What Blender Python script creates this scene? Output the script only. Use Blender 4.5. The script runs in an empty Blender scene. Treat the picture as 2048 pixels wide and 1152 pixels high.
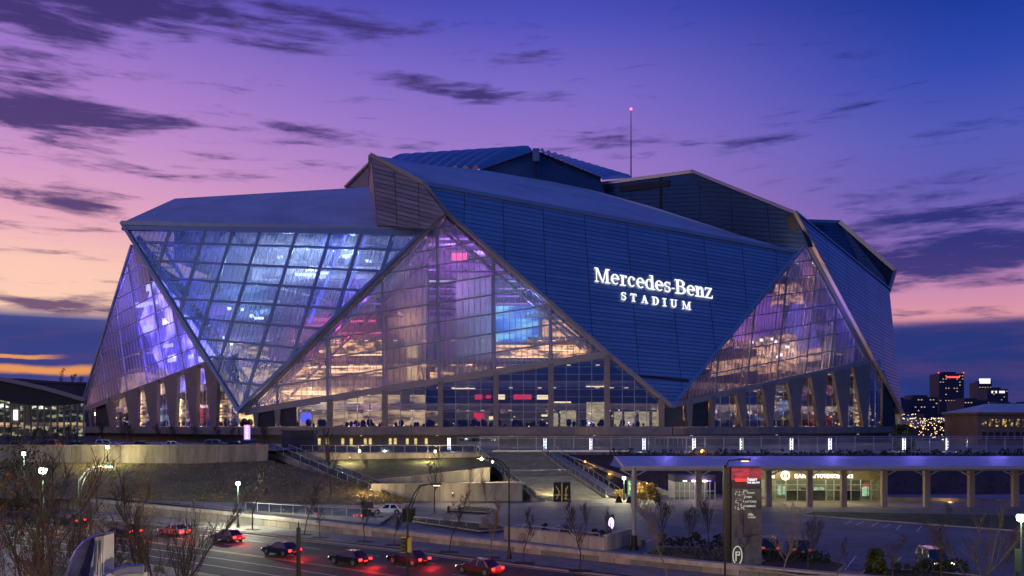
import bpy, math, random
from mathutils import Vector, Matrix
random.seed(7)
SC = bpy.context.scene
COL = SC.collection
# ------------------------------------------------------------------ camera
FPX, CX, HY, EYE = 1774.0, 1024.0, 848.0, 14.0      # focal length and horizon of the photograph, eye height in metres
cam = bpy.data.cameras.new('camera'); cam.sensor_width = 36; cam.lens = 36*FPX/2048
cam.shift_y = (HY-576)/2048; cam.clip_start = .5; cam.clip_end = 6000
co = bpy.data.objects.new('camera', cam); COL.objects.link(co); SC.camera = co
co.location = (0, 0, EYE); co.rotation_euler = (math.pi/2, 0, 0)
# ------------------------------------------------------------------ view
SC.view_settings.view_transform = 'Standard'; SC.view_settings.look = 'None'
SC.view_settings.exposure = 0.0; SC.view_settings.gamma = 1; SC.view_settings.use_curve_mapping = False
SC.render.engine = 'CYCLES'
cy = SC.cycles
cy.use_denoising = True; cy.denoising_prefilter = 'ACCURATE'; cy.max_bounces = 6; cy.diffuse_bounces = 2; cy.glossy_bounces = 3
cy.transmission_bounces = 4; cy.transparent_max_bounces = 14; cy.sample_clamp_indirect = 4
cy.caustics_reflective = False; cy.caustics_refractive = False; cy.use_light_tree = True

def lin(c):
    return tuple(((v/255)/12.92 if v/255 <= .04045 else ((v/255+.055)/1.055)**2.4) for v in c)
# ------------------------------------------------------------------ world: dusk sky
W = bpy.data.worlds.new('World'); SC.world = W; W.use_nodes = True
nt = W.node_tree; nt.nodes.clear()
def N(t, **k):
    n = nt.nodes.new(t)
    for a, b in k.items(): setattr(n, a, b)
    return n
def L(a, b): nt.links.new(a, b)
def M(op, a, b=None, c=None, clamp=False):
    n = N('ShaderNodeMath', operation=op, use_clamp=clamp)
    for i, v in enumerate((a, b, c)):
        if v is None: continue
        if isinstance(v, (int, float)): n.inputs[i].default_value = v
        else: L(v, n.inputs[i])
    return n.outputs[0]
def MR(v, a, b, c=0.0, d=1.0, smooth=True):
    n = N('ShaderNodeMapRange', interpolation_type='SMOOTHSTEP' if smooth else 'LINEAR')
    L(v, n.inputs[0])
    for i, q in enumerate((a, b, c, d)): n.inputs[i+1].default_value = q
    return n.outputs[0]
def ramp(f, pts):
    n = N('ShaderNodeValToRGB'); L(f, n.inputs[0]); e = n.color_ramp.elements
    while len(e) < len(pts): e.new(.5)
    for i, (p, c) in enumerate(pts):
        e[i].position = p; e[i].color = (*lin(c), 1)
    return n.outputs[0]
def mixc(f, a, b):
    n = N('ShaderNodeMix', data_type='RGBA'); 
    if isinstance(f, (int, float)): n.inputs[0].default_value = f
    else: L(f, n.inputs[0])
    for i, v in ((6, a), (7, b)):
        if isinstance(v, tuple): n.inputs[i].default_value = (*v, 1)
        else: L(v, n.inputs[i])
    return n.outputs[2]
tc = N('ShaderNodeTexCoord'); sep = N('ShaderNodeSeparateXYZ'); L(tc.outputs['Generated'], sep.inputs[0])
dx, dy, dz = sep.outputs
el = M('ARCSINE', dz)                       # elevation, radians
az = M('ARCTAN2', dx, dy)                   # azimuth, 0 = camera axis, + to the right
el2 = M('MULTIPLY', el, 2.0, clamp=True)    # 0..1 for 0..28.6 degrees
def E2(py): return 2*math.atan((HY-py)/FPX)
left = ramp(el2, [(0, (40, 38, 84)), (E2(765), (66, 52, 104)), (E2(742), (72, 60, 112)), (E2(660), (60, 72, 140)), (E2(640), (252, 206, 180)), (E2(560), (252, 200, 184)), (E2(470), (230, 168, 190)),
                  (E2(380), (208, 152, 200)), (E2(260), (176, 130, 204)), (E2(130), (142, 110, 198)), (E2(0), (88, 74, 176)), (1, (50, 56, 150))])
right = ramp(el2, [(0, (38, 42, 92)), (E2(700), (36, 52, 120)), (E2(672), (52, 58, 128)), (E2(655), (222, 150, 164)), (E2(610), (204, 140, 176)), (E2(520), (128, 104, 182)), (E2(430), (98, 92, 180)),
                   (E2(330), (82, 90, 184)), (E2(200), (46, 72, 174)), (E2(60), (18, 54, 150)), (1, (8, 42, 130))])
back = ramp(el2, [(0, (30, 40, 92)), (.12, (26, 62, 140)), (.4, (20, 78, 168)), (1, (26, 70, 160))])
mid = ramp(el2, [(0, (60, 50, 100)), (E2(700), (70, 60, 120)), (E2(640), (230, 160, 165)), (E2(500), (190, 130, 186)), (E2(330), (156, 120, 200)), (E2(180), (124, 106, 200)), (E2(40), (80, 82, 188)), (1, (34, 52, 150))])
f1 = MR(az, -.50, .06); f2 = MR(az, .0, .50)
side = mixc(f2, mixc(f1, left, mid), right)
absaz = M('ABSOLUTE', M('SUBTRACT', az, -.35))
fb = MR(absaz, .95, 1.9)
sky = mixc(fb, side, back)
# clouds: noise stretched along the horizon, gathered round the places where the photograph has its banks
comb = N('ShaderNodeCombineXYZ'); L(M('MULTIPLY', az, 3.1), comb.inputs[0]); L(M('MULTIPLY', el, 21), comb.inputs[1])
nz = N('ShaderNodeTexNoise'); nz.inputs['Scale'].default_value = 2.1; nz.inputs['Detail'].default_value = 8; nz.inputs['Roughness'].default_value = .6; nz.inputs['Distortion'].default_value = .35
L(comb.outputs[0], nz.inputs['Vector'])
nz2 = N('ShaderNodeTexNoise'); nz2.inputs['Scale'].default_value = 5.2; nz2.inputs['Distortion'].default_value = .5; nz2.inputs['Detail'].default_value = 6; nz2.inputs['Roughness'].default_value = .62
L(comb.outputs[0], nz2.inputs['Vector'])
nsum = M('ADD', M('MULTIPLY', nz.outputs[0], .62), M('MULTIPLY', nz2.outputs[0], .38))
blobs = [(60, 200, 150, 62, .17), (170, 250, 120, 26, .15), (330, 18, 330, 40, .18), (0, 8, 160, 50, .2), (40, 390, 130, 30, .13), (165, 408, 70, 20, .14), (110, 455, 170, 12, .08), (90, 606, 170, 17, .22), (120, 505, 180, 10, .06),
         (850, 172, 150, 24, .12), (960, 185, 40, 18, .08), (1380, 285, 280, 26, .12), (1890, 425, 220, 36, .17), (1850, 500, 250, 28, .17), (1980, 535, 220, 28, .19), (1740, 378, 160, 16, .08),
         (540, 255, 160, 22, .10), (410, 303, 60, 14, .09), (410, 352, 100, 14, .07), (1900, 622, 90, 8, .09), (1890, 652, 70, 7, .09), (330, 248, 90, 12, .11), (1200, 100, 400, 26, .03), (700, 60, 260, 20, .05)]
acc = None
for bx_, by_, rx, ry, s in blobs:
    ax = math.atan((bx_-CX)/FPX); ey = math.atan((HY-by_)/FPX*math.cos(ax))
    u = M('MULTIPLY', M('SUBTRACT', az, ax), FPX/rx); v = M('MULTIPLY', M('SUBTRACT', el, ey), FPX/ry)
    r2 = M('ADD', M('MULTIPLY', u, u), M('MULTIPLY', v, v))
    g = M('MULTIPLY', M('EXPONENT', M('MULTIPLY', r2, -.8)), s)
    acc = g if acc is None else M('ADD', acc, g)
ccov = MR(M('ADD', nsum, acc), .545, .73)
warm = MR(el, math.atan(280/FPX), math.atan(150/FPX))   # lower clouds catch a little of the glow
cdark = mixc(f2, lin((54, 44, 106)), lin((30, 42, 116)))
cdark = mixc(M('MULTIPLY', warm, M('SUBTRACT', 1, f2)), cdark, lin((104, 66, 112)))
sky = mixc(M('MULTIPLY', ccov, .9), sky, cdark)
# the low bank: its ragged top edge and a slit of afterglow in it at the left
nb = N('ShaderNodeTexNoise'); nb.inputs['Scale'].default_value = 1.6; nb.inputs['Detail'].default_value = 6
cb = N('ShaderNodeCombineXYZ'); L(M('MULTIPLY', az, 6), cb.inputs[0]); L(M('MULTIPLY', el, 14), cb.inputs[1]); L(cb.outputs[0], nb.inputs['Vector'])
jit = M('MULTIPLY', M('SUBTRACT', nb.outputs[0], .5), .016)
elj = M('ADD', el, jit)
topb = math.atan(178/FPX)
bank = MR(elj, topb+.006, topb-.010)
bankc = mixc(f2, lin((48, 62, 132)), lin((38, 54, 122)))
bandn = MR(nz.outputs[0], .42, .66)
bankc = mixc(M('MULTIPLY', bandn, .45), bankc, lin((96, 66, 118)))
sky = mixc(M('MULTIPLY', bank, M('SUBTRACT', 1, fb)), sky, bankc)
slit = M('MULTIPLY', MR(elj, .048, .053), MR(elj, .0605, .0555))
slit2 = M('MULTIPLY', MR(elj, .0650, .0665), MR(elj, .0705, .0685))
slit = M('MAXIMUM', slit, M('MULTIPLY', slit2, MR(az, -.46, -.5)))
leftness = M('MULTIPLY', MR(az, -.36, -.44), MR(az, -1.1, -.8))
sky = mixc(M('MULTIPLY', M('MULTIPLY', slit, leftness), .85), sky, lin((246, 160, 84)))
nish = N('ShaderNodeTexSky', sky_type='NISHITA'); nish.sun_disc = False
nish.sun_elevation = math.radians(1.0); nish.sun_rotation = math.radians(-50)
bg = N('ShaderNodeBackground'); L(sky, bg.inputs[0]); bg.inputs[1].default_value = 1.0
bg2 = N('ShaderNodeBackground'); L(nish.outputs[0], bg2.inputs[0]); bg2.inputs[1].default_value = .002
ad = N('ShaderNodeAddShader'); L(bg.outputs[0], ad.inputs[0]); L(bg2.outputs[0], ad.inputs[1])
wo = N('ShaderNodeOutputWorld'); L(ad.outputs[0], wo.inputs[0])
# the afterglow: weak, soft and low, from the left
sd = bpy.data.lights.new('afterglow_sun', 'SUN'); sd.energy = .34; sd.angle = math.radians(40); sd.color = (1, .64, .42)
so = bpy.data.objects.new('afterglow_sun', sd); COL.objects.link(so)
so.rotation_euler = Vector((.80, .55, -.26)).to_track_quat('-Z', 'Y').to_euler()

# ------------------------------------------------------------------ projection helpers (pixel of the photograph + distance -> place in the world)
def P(px, py, d): return Vector(((px-CX)*d/FPX, d, EYE-(py-HY)*d/FPX))
def G(px, py, z=0.0):
    d = (EYE-z)*FPX/(py-HY); return Vector(((px-CX)*d/FPX, d, z))
class Plane:
    def __init__(s, a, b, c):
        s.p = a; s.n = (b-a).cross(c-a).normalized()
        if s.n.dot(a-Vector((0, 0, EYE))) > 0: s.n = -s.n      # towards the street
    def at(s, px, py, off=0.0):
        r = Vector(((px-CX)/FPX, 1, -(py-HY)/FPX)); o = Vector((0, 0, EYE))
        q = o + r*(s.n.dot(s.p-o)/s.n.dot(r)); return q + s.n*off
# ------------------------------------------------------------------ materials
def mat(name, col, rough=.7, metal=0.0, var=0.0, scale=1.0, bump=0.0, bscale=None, col2=None, spec=.5, stretch=(1, 1, 1), detail=6, coat=0.0):
    m = bpy.data.materials.new(name); m.use_nodes = True; t = m.node_tree; b = t.nodes['Principled BSDF']
    b.inputs['Base Color'].default_value = (*col, 1); b.inputs['Roughness'].default_value = rough; b.inputs['Metallic'].default_value = metal
    b.inputs['Specular IOR Level'].default_value = spec; b.inputs['Coat Weight'].default_value = coat
    if var or bump:
        g = t.nodes.new('ShaderNodeNewGeometry'); mp = t.nodes.new('ShaderNodeMapping'); mp.inputs['Scale'].default_value = stretch
        t.links.new(g.outputs['Position'], mp.inputs[0])
        n = t.nodes.new('ShaderNodeTexNoise'); n.inputs['Scale'].default_value = scale; n.inputs['Detail'].default_value = detail; n.inputs['Roughness'].default_value = .62
        t.links.new(mp.outputs[0], n.inputs['Vector'])
        if var:
            r = t.nodes.new('ShaderNodeMapRange'); r.inputs[1].default_value = .32; r.inputs[2].default_value = .68
            t.links.new(n.outputs[0], r.inputs[0])
            x = t.nodes.new('ShaderNodeMix'); x.data_type = 'RGBA'; t.links.new(r.outputs[0], x.inputs[0])
            c2 = col2 if col2 else tuple(c*(1+var) for c in col)
            c1 = col if col2 else tuple(c*(1-var) for c in col)
            x.inputs[6].default_value = (*c1, 1); x.inputs[7].default_value = (*c2, 1)
            t.links.new(x.outputs[2], b.inputs['Base Color'])
        if bump:
            n2 = t.nodes.new('ShaderNodeTexNoise'); n2.inputs['Scale'].default_value = bscale or scale*4; n2.inputs['Detail'].default_value = 4
            t.links.new(mp.outputs[0], n2.inputs['Vector'])
            bp = t.nodes.new('ShaderNodeBump'); bp.inputs['Strength'].default_value = 1; bp.inputs['Distance'].default_value = bump
            t.links.new(n2.outputs[0], bp.inputs['Height']); t.links.new(bp.outputs[0], b.inputs['Normal'])
    return m
def emis(name, col, s):
    m = bpy.data.materials.new(name); m.use_nodes = True; t = m.node_tree; b = t.nodes['Principled BSDF']
    b.inputs['Base Color'].default_value = (.05, .05, .05, 1); b.inputs['Emission Color'].default_value = (*col, 1); b.inputs['Emission Strength'].default_value = s
    return m
def emis_pattern(name, c1, c2, s, scale=(1, 1, 1), th=(.4, .65)):
    "a lit surface whose brightness varies in bands (screens, lit rooms)"
    m = emis(name, c1, s); t = m.node_tree; b = t.nodes['Principled BSDF']
    g = t.nodes.new('ShaderNodeNewGeometry'); mp = t.nodes.new('ShaderNodeMapping'); mp.inputs['Scale'].default_value = scale
    t.links.new(g.outputs['Position'], mp.inputs[0]); n = t.nodes.new('ShaderNodeTexNoise'); n.inputs['Scale'].default_value = 1; n.inputs['Detail'].default_value = 5
    t.links.new(mp.outputs[0], n.inputs['Vector'])
    r = t.nodes.new('ShaderNodeMapRange'); r.inputs[1].default_value = th[0]; r.inputs[2].default_value = th[1]; t.links.new(n.outputs[0], r.inputs[0])
    x = t.nodes.new('ShaderNodeMix'); x.data_type = 'RGBA'; t.links.new(r.outputs[0], x.inputs[0]); x.inputs[6].default_value = (*c1, 1); x.inputs[7].default_value = (*c2, 1)
    t.links.new(x.outputs[2], b.inputs['Emission Color'])
    return m
def glass(name, tint=(.75, .8, .85), refl=.3, rough=.03, diffuse=0.0, stripes=None, dcol=(.8, .8, .82), wav=0.0):
    "sheet glass or foil: a share of clear view, a share of sky reflection, and a frosted share that glows with the light behind it"
    m = bpy.data.materials.new(name); m.use_nodes = True; t = m.node_tree; t.nodes.clear()
    n = t.nodes.new; K = t.links.new
    out = n('ShaderNodeOutputMaterial'); tr = n('ShaderNodeBsdfTransparent'); tr.inputs[0].default_value = (*tint, 1)
    gl = n('ShaderNodeBsdfGlossy'); gl.inputs['Roughness'].default_value = rough; gl.inputs['Color'].default_value = (.9, .93, 1, 1)
    last = tr.outputs[0]
    if diffuse:
        tl = n('ShaderNodeBsdfTranslucent'); tl.inputs[0].default_value = (*dcol, 1)
        df = n('ShaderNodeBsdfDiffuse'); df.inputs[0].default_value = (*dcol, 1)
        md = n('ShaderNodeMixShader'); md.inputs[0].default_value = .35; K(tl.outputs[0], md.inputs[1]); K(df.outputs[0], md.inputs[2])
        mx = n('ShaderNodeMixShader'); K(last, mx.inputs[1]); K(md.outputs[0], mx.inputs[2]); mx.inputs[0].default_value = diffuse
        if stripes:
            h, period, lo, hi = stripes
            g = n('ShaderNodeNewGeometry'); dt = n('ShaderNodeVectorMath'); dt.operation = 'DOT_PRODUCT'; dt.inputs[1].default_value = h
            K(g.outputs['Position'], dt.inputs[0])
            a = n('ShaderNodeMath'); a.operation = 'MULTIPLY'; a.inputs[1].default_value = 2*math.pi/period; K(dt.outputs['Value'], a.inputs[0])
            s = n('ShaderNodeMath'); s.operation = 'SINE'; K(a.outputs[0], s.inputs[0])
            r = n('ShaderNodeMapRange'); r.inputs[1].default_value = -.1; r.inputs[2].default_value = .75; r.inputs[3].default_value = lo; r.inputs[4].default_value = hi
            K(s.outputs[0], r.inputs[0])
            nn = n('ShaderNodeTexNoise'); nn.inputs['Scale'].default_value = .12; nn.inputs['Detail'].default_value = 5; K(g.outputs['Position'], nn.inputs['Vector'])
            q = n('ShaderNodeMath'); q.operation = 'MULTIPLY_ADD'; q.inputs[1].default_value = .35; q.inputs[2].default_value = -.17; K(nn.outputs[0], q.inputs[0])
            ad = n('ShaderNodeMath'); ad.operation = 'ADD'; ad.use_clamp = True; K(r.outputs[0], ad.inputs[0]); K(q.outputs[0], ad.inputs[1]); K(ad.outputs[0], mx.inputs[0])
        last = mx.outputs[0]
    if wav:
        g2 = n('ShaderNodeNewGeometry'); n2 = n('ShaderNodeTexNoise'); n2.inputs['Scale'].default_value = .35; K(g2.outputs['Position'], n2.inputs['Vector'])
        bp = n('ShaderNodeBump'); bp.inputs['Distance'].default_value = wav; K(n2.outputs[0], bp.inputs['Height']); K(bp.outputs[0], gl.inputs['Normal'])
    fr = n('ShaderNodeLayerWeight'); fr.inputs[0].default_value = .35
    mr = n('ShaderNodeMapRange'); mr.inputs[3].default_value = refl; mr.inputs[4].default_value = min(1, refl+.25); K(fr.outputs['Fresnel'], mr.inputs[0])
    m2 = n('ShaderNodeMixShader'); K(mr.outputs[0], m2.inputs[0]); K(last, m2.inputs[1]); K(gl.outputs[0], m2.inputs[2]); K(m2.outputs[0], out.inputs[0])
    return m
def paved(name, col, rough, joints=None, crack=.5, var=.3, scale=.1, spec=.3):
    "ground surface: broad stains, fine grain, hairline cracks and, where asked, sawn joints"
    m = mat(name, col, rough, 0, var=var, scale=scale, bump=.006, bscale=9, spec=spec, detail=9); t = m.node_tree; b = t.nodes['Principled BSDF']; n = t.nodes.new; K = t.links.new
    src = b.inputs['Base Color'].links[0].from_socket; g = n('ShaderNodeNewGeometry')
    def mul(fac, c2, src):
        x = n('ShaderNodeMix'); x.data_type = 'RGBA'; x.blend_type = 'MULTIPLY'; K(fac, x.inputs[0]); K(src, x.inputs[6]); x.inputs[7].default_value = (*c2, 1); return x.outputs[2]
    n3 = n('ShaderNodeTexNoise'); n3.inputs['Scale'].default_value = 3.5; n3.inputs['Detail'].default_value = 8; K(g.outputs['Position'], n3.inputs['Vector'])
    r3 = n('ShaderNodeMapRange'); r3.inputs[1].default_value = .5; r3.inputs[2].default_value = .72; K(n3.outputs[0], r3.inputs[0]); src = mul(r3.outputs[0], (.62, .6, .58), src)
    mp = n('ShaderNodeVectorMath'); mp.operation = 'ADD'; nz_ = n('ShaderNodeTexNoise'); nz_.inputs['Scale'].default_value = .5; K(g.outputs['Position'], nz_.inputs['Vector'])
    sc_ = n('ShaderNodeVectorMath'); sc_.operation = 'SCALE'; sc_.inputs[3].default_value = 2.5; K(nz_.outputs['Color'], sc_.inputs[0]); K(g.outputs['Position'], mp.inputs[0]); K(sc_.outputs[0], mp.inputs[1])
    v = n('ShaderNodeTexVoronoi'); v.feature = 'DISTANCE_TO_EDGE'; v.inputs['Scale'].default_value = .16; K(mp.outputs[0], v.inputs['Vector'])
    r = n('ShaderNodeMapRange'); r.inputs[1].default_value = .004; r.inputs[2].default_value = .018; r.inputs[3].default_value = crack; r.inputs[4].default_value = 0; K(v.outputs['Distance'], r.inputs[0]); src = mul(r.outputs[0], (.2, .2, .2), src)
    if joints:
        br = n('ShaderNodeTexBrick'); br.inputs['Scale'].default_value = 1; br.inputs['Brick Width'].default_value = joints; br.inputs['Row Height'].default_value = joints; br.inputs['Mortar Size'].default_value = .035; br.inputs['Mortar Smooth'].default_value = .2; br.offset = 0
        mp2 = n('ShaderNodeMapping'); mp2.inputs['Rotation'].default_value = (0, 0, -.6); K(g.outputs['Position'], mp2.inputs[0]); K(mp2.outputs[0], br.inputs['Vector'])
        br.inputs['Color1'].default_value = (1, 1, 1, 1); br.inputs['Color2'].default_value = (.84, .84, .84, 1); br.inputs['Mortar'].default_value = (.35, .35, .35, 1)
        x = n('ShaderNodeMix'); x.data_type = 'RGBA'; x.blend_type = 'MULTIPLY'; x.inputs[0].default_value = 1; K(src, x.inputs[6]); K(br.outputs[0], x.inputs[7]); src = x.outputs[2]
    K(src, b.inputs['Base Color']); return m
MT = {}
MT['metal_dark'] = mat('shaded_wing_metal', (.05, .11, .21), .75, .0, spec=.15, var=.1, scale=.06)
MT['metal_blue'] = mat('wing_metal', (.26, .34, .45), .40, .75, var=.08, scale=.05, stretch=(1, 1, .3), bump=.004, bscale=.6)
MT['metal_grey'] = mat('grey_metal', (.34, .35, .38), .42, .7, var=.1, scale=.1)
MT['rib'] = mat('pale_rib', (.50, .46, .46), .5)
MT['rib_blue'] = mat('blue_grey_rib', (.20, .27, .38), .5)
MT['metal_tan'] = mat('tan_metal', (.25, .225, .225), .5, .1, var=.12, scale=.2)
MT['wing_core'] = mat('dark_wing_core', (.03, .035, .045), .6, .3)
MT['roof'] = mat('roof_membrane', (.55, .56, .62), .62, .1, var=.16, scale=.09, bump=.03, bscale=1.2)
MT['cushion'] = mat('foil_cushion', (.42, .46, .55), .32, .2, var=.06, scale=.1)
MT['beam'] = mat('edge_beam_paint', (.42, .34, .27), .5, .1, var=.08, scale=.3)
MT['beam_blue'] = mat('blue_grey_steel', (.22, .30, .42), .4, .4, var=.08, scale=.3)
MT['steel'] = mat('painted_steel', (.42, .40, .42), .45, .2, var=.06, scale=.5)
MT['concrete'] = mat('concrete', (.32, .275, .21), .85, 0, var=.34, scale=.7, stretch=(1, 1, .22), bump=.01, bscale=6)
MT['concrete_light'] = mat('light_concrete', (.38, .335, .27), .85, 0, var=.3, scale=.8, stretch=(1, 1, .25), bump=.01, bscale=6)
MT['concrete_dark'] = mat('stained_shade_concrete', (.20, .19, .17), .88, 0, var=.3, scale=.5, bump=.012, bscale=5)
MT['pier'] = mat('pier_concrete', (.30, .24, .19), .8, 0, var=.14, scale=.3, bump=.01)
MT['podium'] = mat('podium_panel', (.25, .21, .18), .7, 0, var=.15, scale=.4)
MT['dark_panel'] = mat('dark_cladding', (.05, .05, .06), .6, .2, var=.2, scale=.5)
MT['louvre'] = mat('dark_louvre', (.02, .022, .028), .7)
MT['inner'] = mat('interior_concrete', (.42, .40, .38), .8, 0, var=.25, scale=.12)
MT['inner_dark'] = mat('interior_dark', (.10, .10, .12), .8, 0, var=.3, scale=.15)
MT['inner_mid'] = mat('interior_slab', (.26, .26, .3), .7, 0, var=.2, scale=.1)
MT['asphalt'] = paved('asphalt', (.046, .038, .034), .78, None, .8, .35, .09)
MT['patch'] = mat('asphalt_patch', (.026, .024, .024), .7, 0, var=.3, scale=1)
MT['lot'] = paved('parking_concrete', (.18, .17, .175), .74, 5.4, .6, .25, .12)
MT['walk'] = paved('pavement_concrete', (.27, .24, .21), .78, 1.8, .3, .2, .4)
MT['soil'] = mat('mulch', (.045, .030, .020), .95, 0, var=.5, scale=2.2, bump=.05, bscale=9)
MT['mound'] = mat('dry_grass_bank', (.30, .19, .085), .95, 0, var=1, scale=.16, bump=.25, bscale=1.8, col2=(.10, .12, .035), detail=9)
MT['lawn'] = mat('lawn', (.075, .085, .026), .95, 0, var=.5, scale=.5, bump=.08, bscale=4)
MT['ground'] = mat('ground_soil', (.03, .03, .028), .95, 0, var=.4, scale=.02)
MT['kerb'] = mat('kerb_stone', (.26, .22, .18), .85, 0, var=.2, scale=1)
MT['white_paint'] = mat('white_road_paint', (.62, .60, .56), .6, 0, var=.15, scale=3)
MT['yellow_paint'] = mat('yellow_road_paint', (.62, .34, .05), .6, 0, var=.15, scale=3)
MT['black'] = mat('black_paint', (.012, .012, .014), .38, .3)
MT['pole_green'] = mat('dark_green_paint', (.012, .03, .024), .4, .2)
MT['pole_grey'] = mat('galvanised_steel', (.30, .30, .30), .45, .6)
MT['bark'] = mat('bark', (.060, .045, .035), .9, 0, var=.4, scale=4)
MT['bark_pale'] = mat('pale_bark', (.20, .15, .10), .85, 0, var=.35, scale=4)
MT['leaf_orange'] = mat('orange_leaves', (.12, .035, .008), .8, 0, var=.5, scale=3)
MT['leaf_green'] = mat('green_leaves', (.05, .07, .012), .8, 0, var=.5, scale=3)
MT['leaf_dark'] = mat('dark_shrub_leaves', (.020, .030, .012), .8, 0, var=.5, scale=3)
MT['leaf_gold'] = mat('gold_leaves', (.25, .15, .035), .8, 0, var=.5, scale=3)
MT['far_dark'] = mat('far_facade', (.035, .038, .06), .7, 0, var=.2, scale=.02)
MT['brick'] = mat('beige_masonry', (.20, .14, .10), .85, 0, var=.18, scale=.3)
MT['rail'] = mat('rail_steel', (.34, .35, .38), .4, .6)
MT['sign_white'] = emis('white_sign_light', (1, .98, 1), 1.25)
MT['warm_lamp'] = emis('warm_lamp', (1, .78, .45), 14)
MT['white_lamp'] = emis('white_lamp', (.95, 1, .86), 16)
MT['led_white'] = emis('cool_led', (.82, .86, 1), 2.4)
MT['lit_cream'] = emis_pattern('cream_lit_room', (.95, .72, .36), (.55, .38, .16), 1.0, (.5, .5, 1.4))
MT['lit_warm'] = emis('warm_strip', (1, .70, .36), 2.6)
MT['lit_pink'] = emis('pink_strip', (1, .12, .35), 1.9)
MT['lit_red'] = emis('red_strip', (1, .03, .06), 1.5)
MT['lit_blue'] = emis('blue_strip', (.12, .14, 1), 2.2)
MT['lit_violet'] = emis('violet_strip', (.5, .25, 1), 1.6)
MT['lit_cyan'] = emis_pattern('cyan_screen', (.01, .10, .55), (.25, .75, 1), 1.5, (.12, .12, .5), (.42, .62))
MT['lit_greenish'] = emis('greenish_interior_light', (.62, .66, .34), 1.0)
MT['amber'] = emis('amber_light', (1, .38, .05), 9)
MT['tail'] = emis('tail_light', (1, .02, .015), 7)
MT['head'] = emis('head_light', (1, .85, .6), 3)
MT['red_beacon'] = emis('red_beacon', (1, .05, .12), 10)
MT['tyre'] = mat('tyre', (.015, .015, .015), .85)
MT['rim'] = mat('rim', (.25, .25, .27), .35, .8)
MT['auto_glass'] = mat('car_glass', (.01, .012, .018), .06, 0, spec=.8)
MT['clear'] = glass('clear_glass', (.72, .78, .84), .12)
MT['lower_glass'] = glass('curtain_glass', (.72, .76, .84), .18, .02, wav=.02)
MT['booth_glass'] = glass('shopfront_glass', (.75, .8, .72), .08)

def tone_vary(m, lo, hi):
    "each sheet of cladding has its own slight tone"
    t = m.node_tree; b = t.nodes['Principled BSDF']; src = b.inputs['Base Color'].links[0].from_socket
    oi = t.nodes.new('ShaderNodeObjectInfo'); r = t.nodes.new('ShaderNodeMapRange'); r.inputs[3].default_value = lo; r.inputs[4].default_value = hi; t.links.new(oi.outputs['Random'], r.inputs[0])
    x = t.nodes.new('ShaderNodeVectorMath'); x.operation = 'SCALE'; t.links.new(src, x.inputs[0]); t.links.new(r.outputs[0], x.inputs[3]); t.links.new(x.outputs[0], b.inputs['Base Color'])
tone_vary(MT['metal_blue'], .89, 1.08); tone_vary(MT['metal_tan'], .8, 1.2); tone_vary(MT['concrete'], .85, 1.12); tone_vary(MT['concrete_light'], .88, 1.1)
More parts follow.
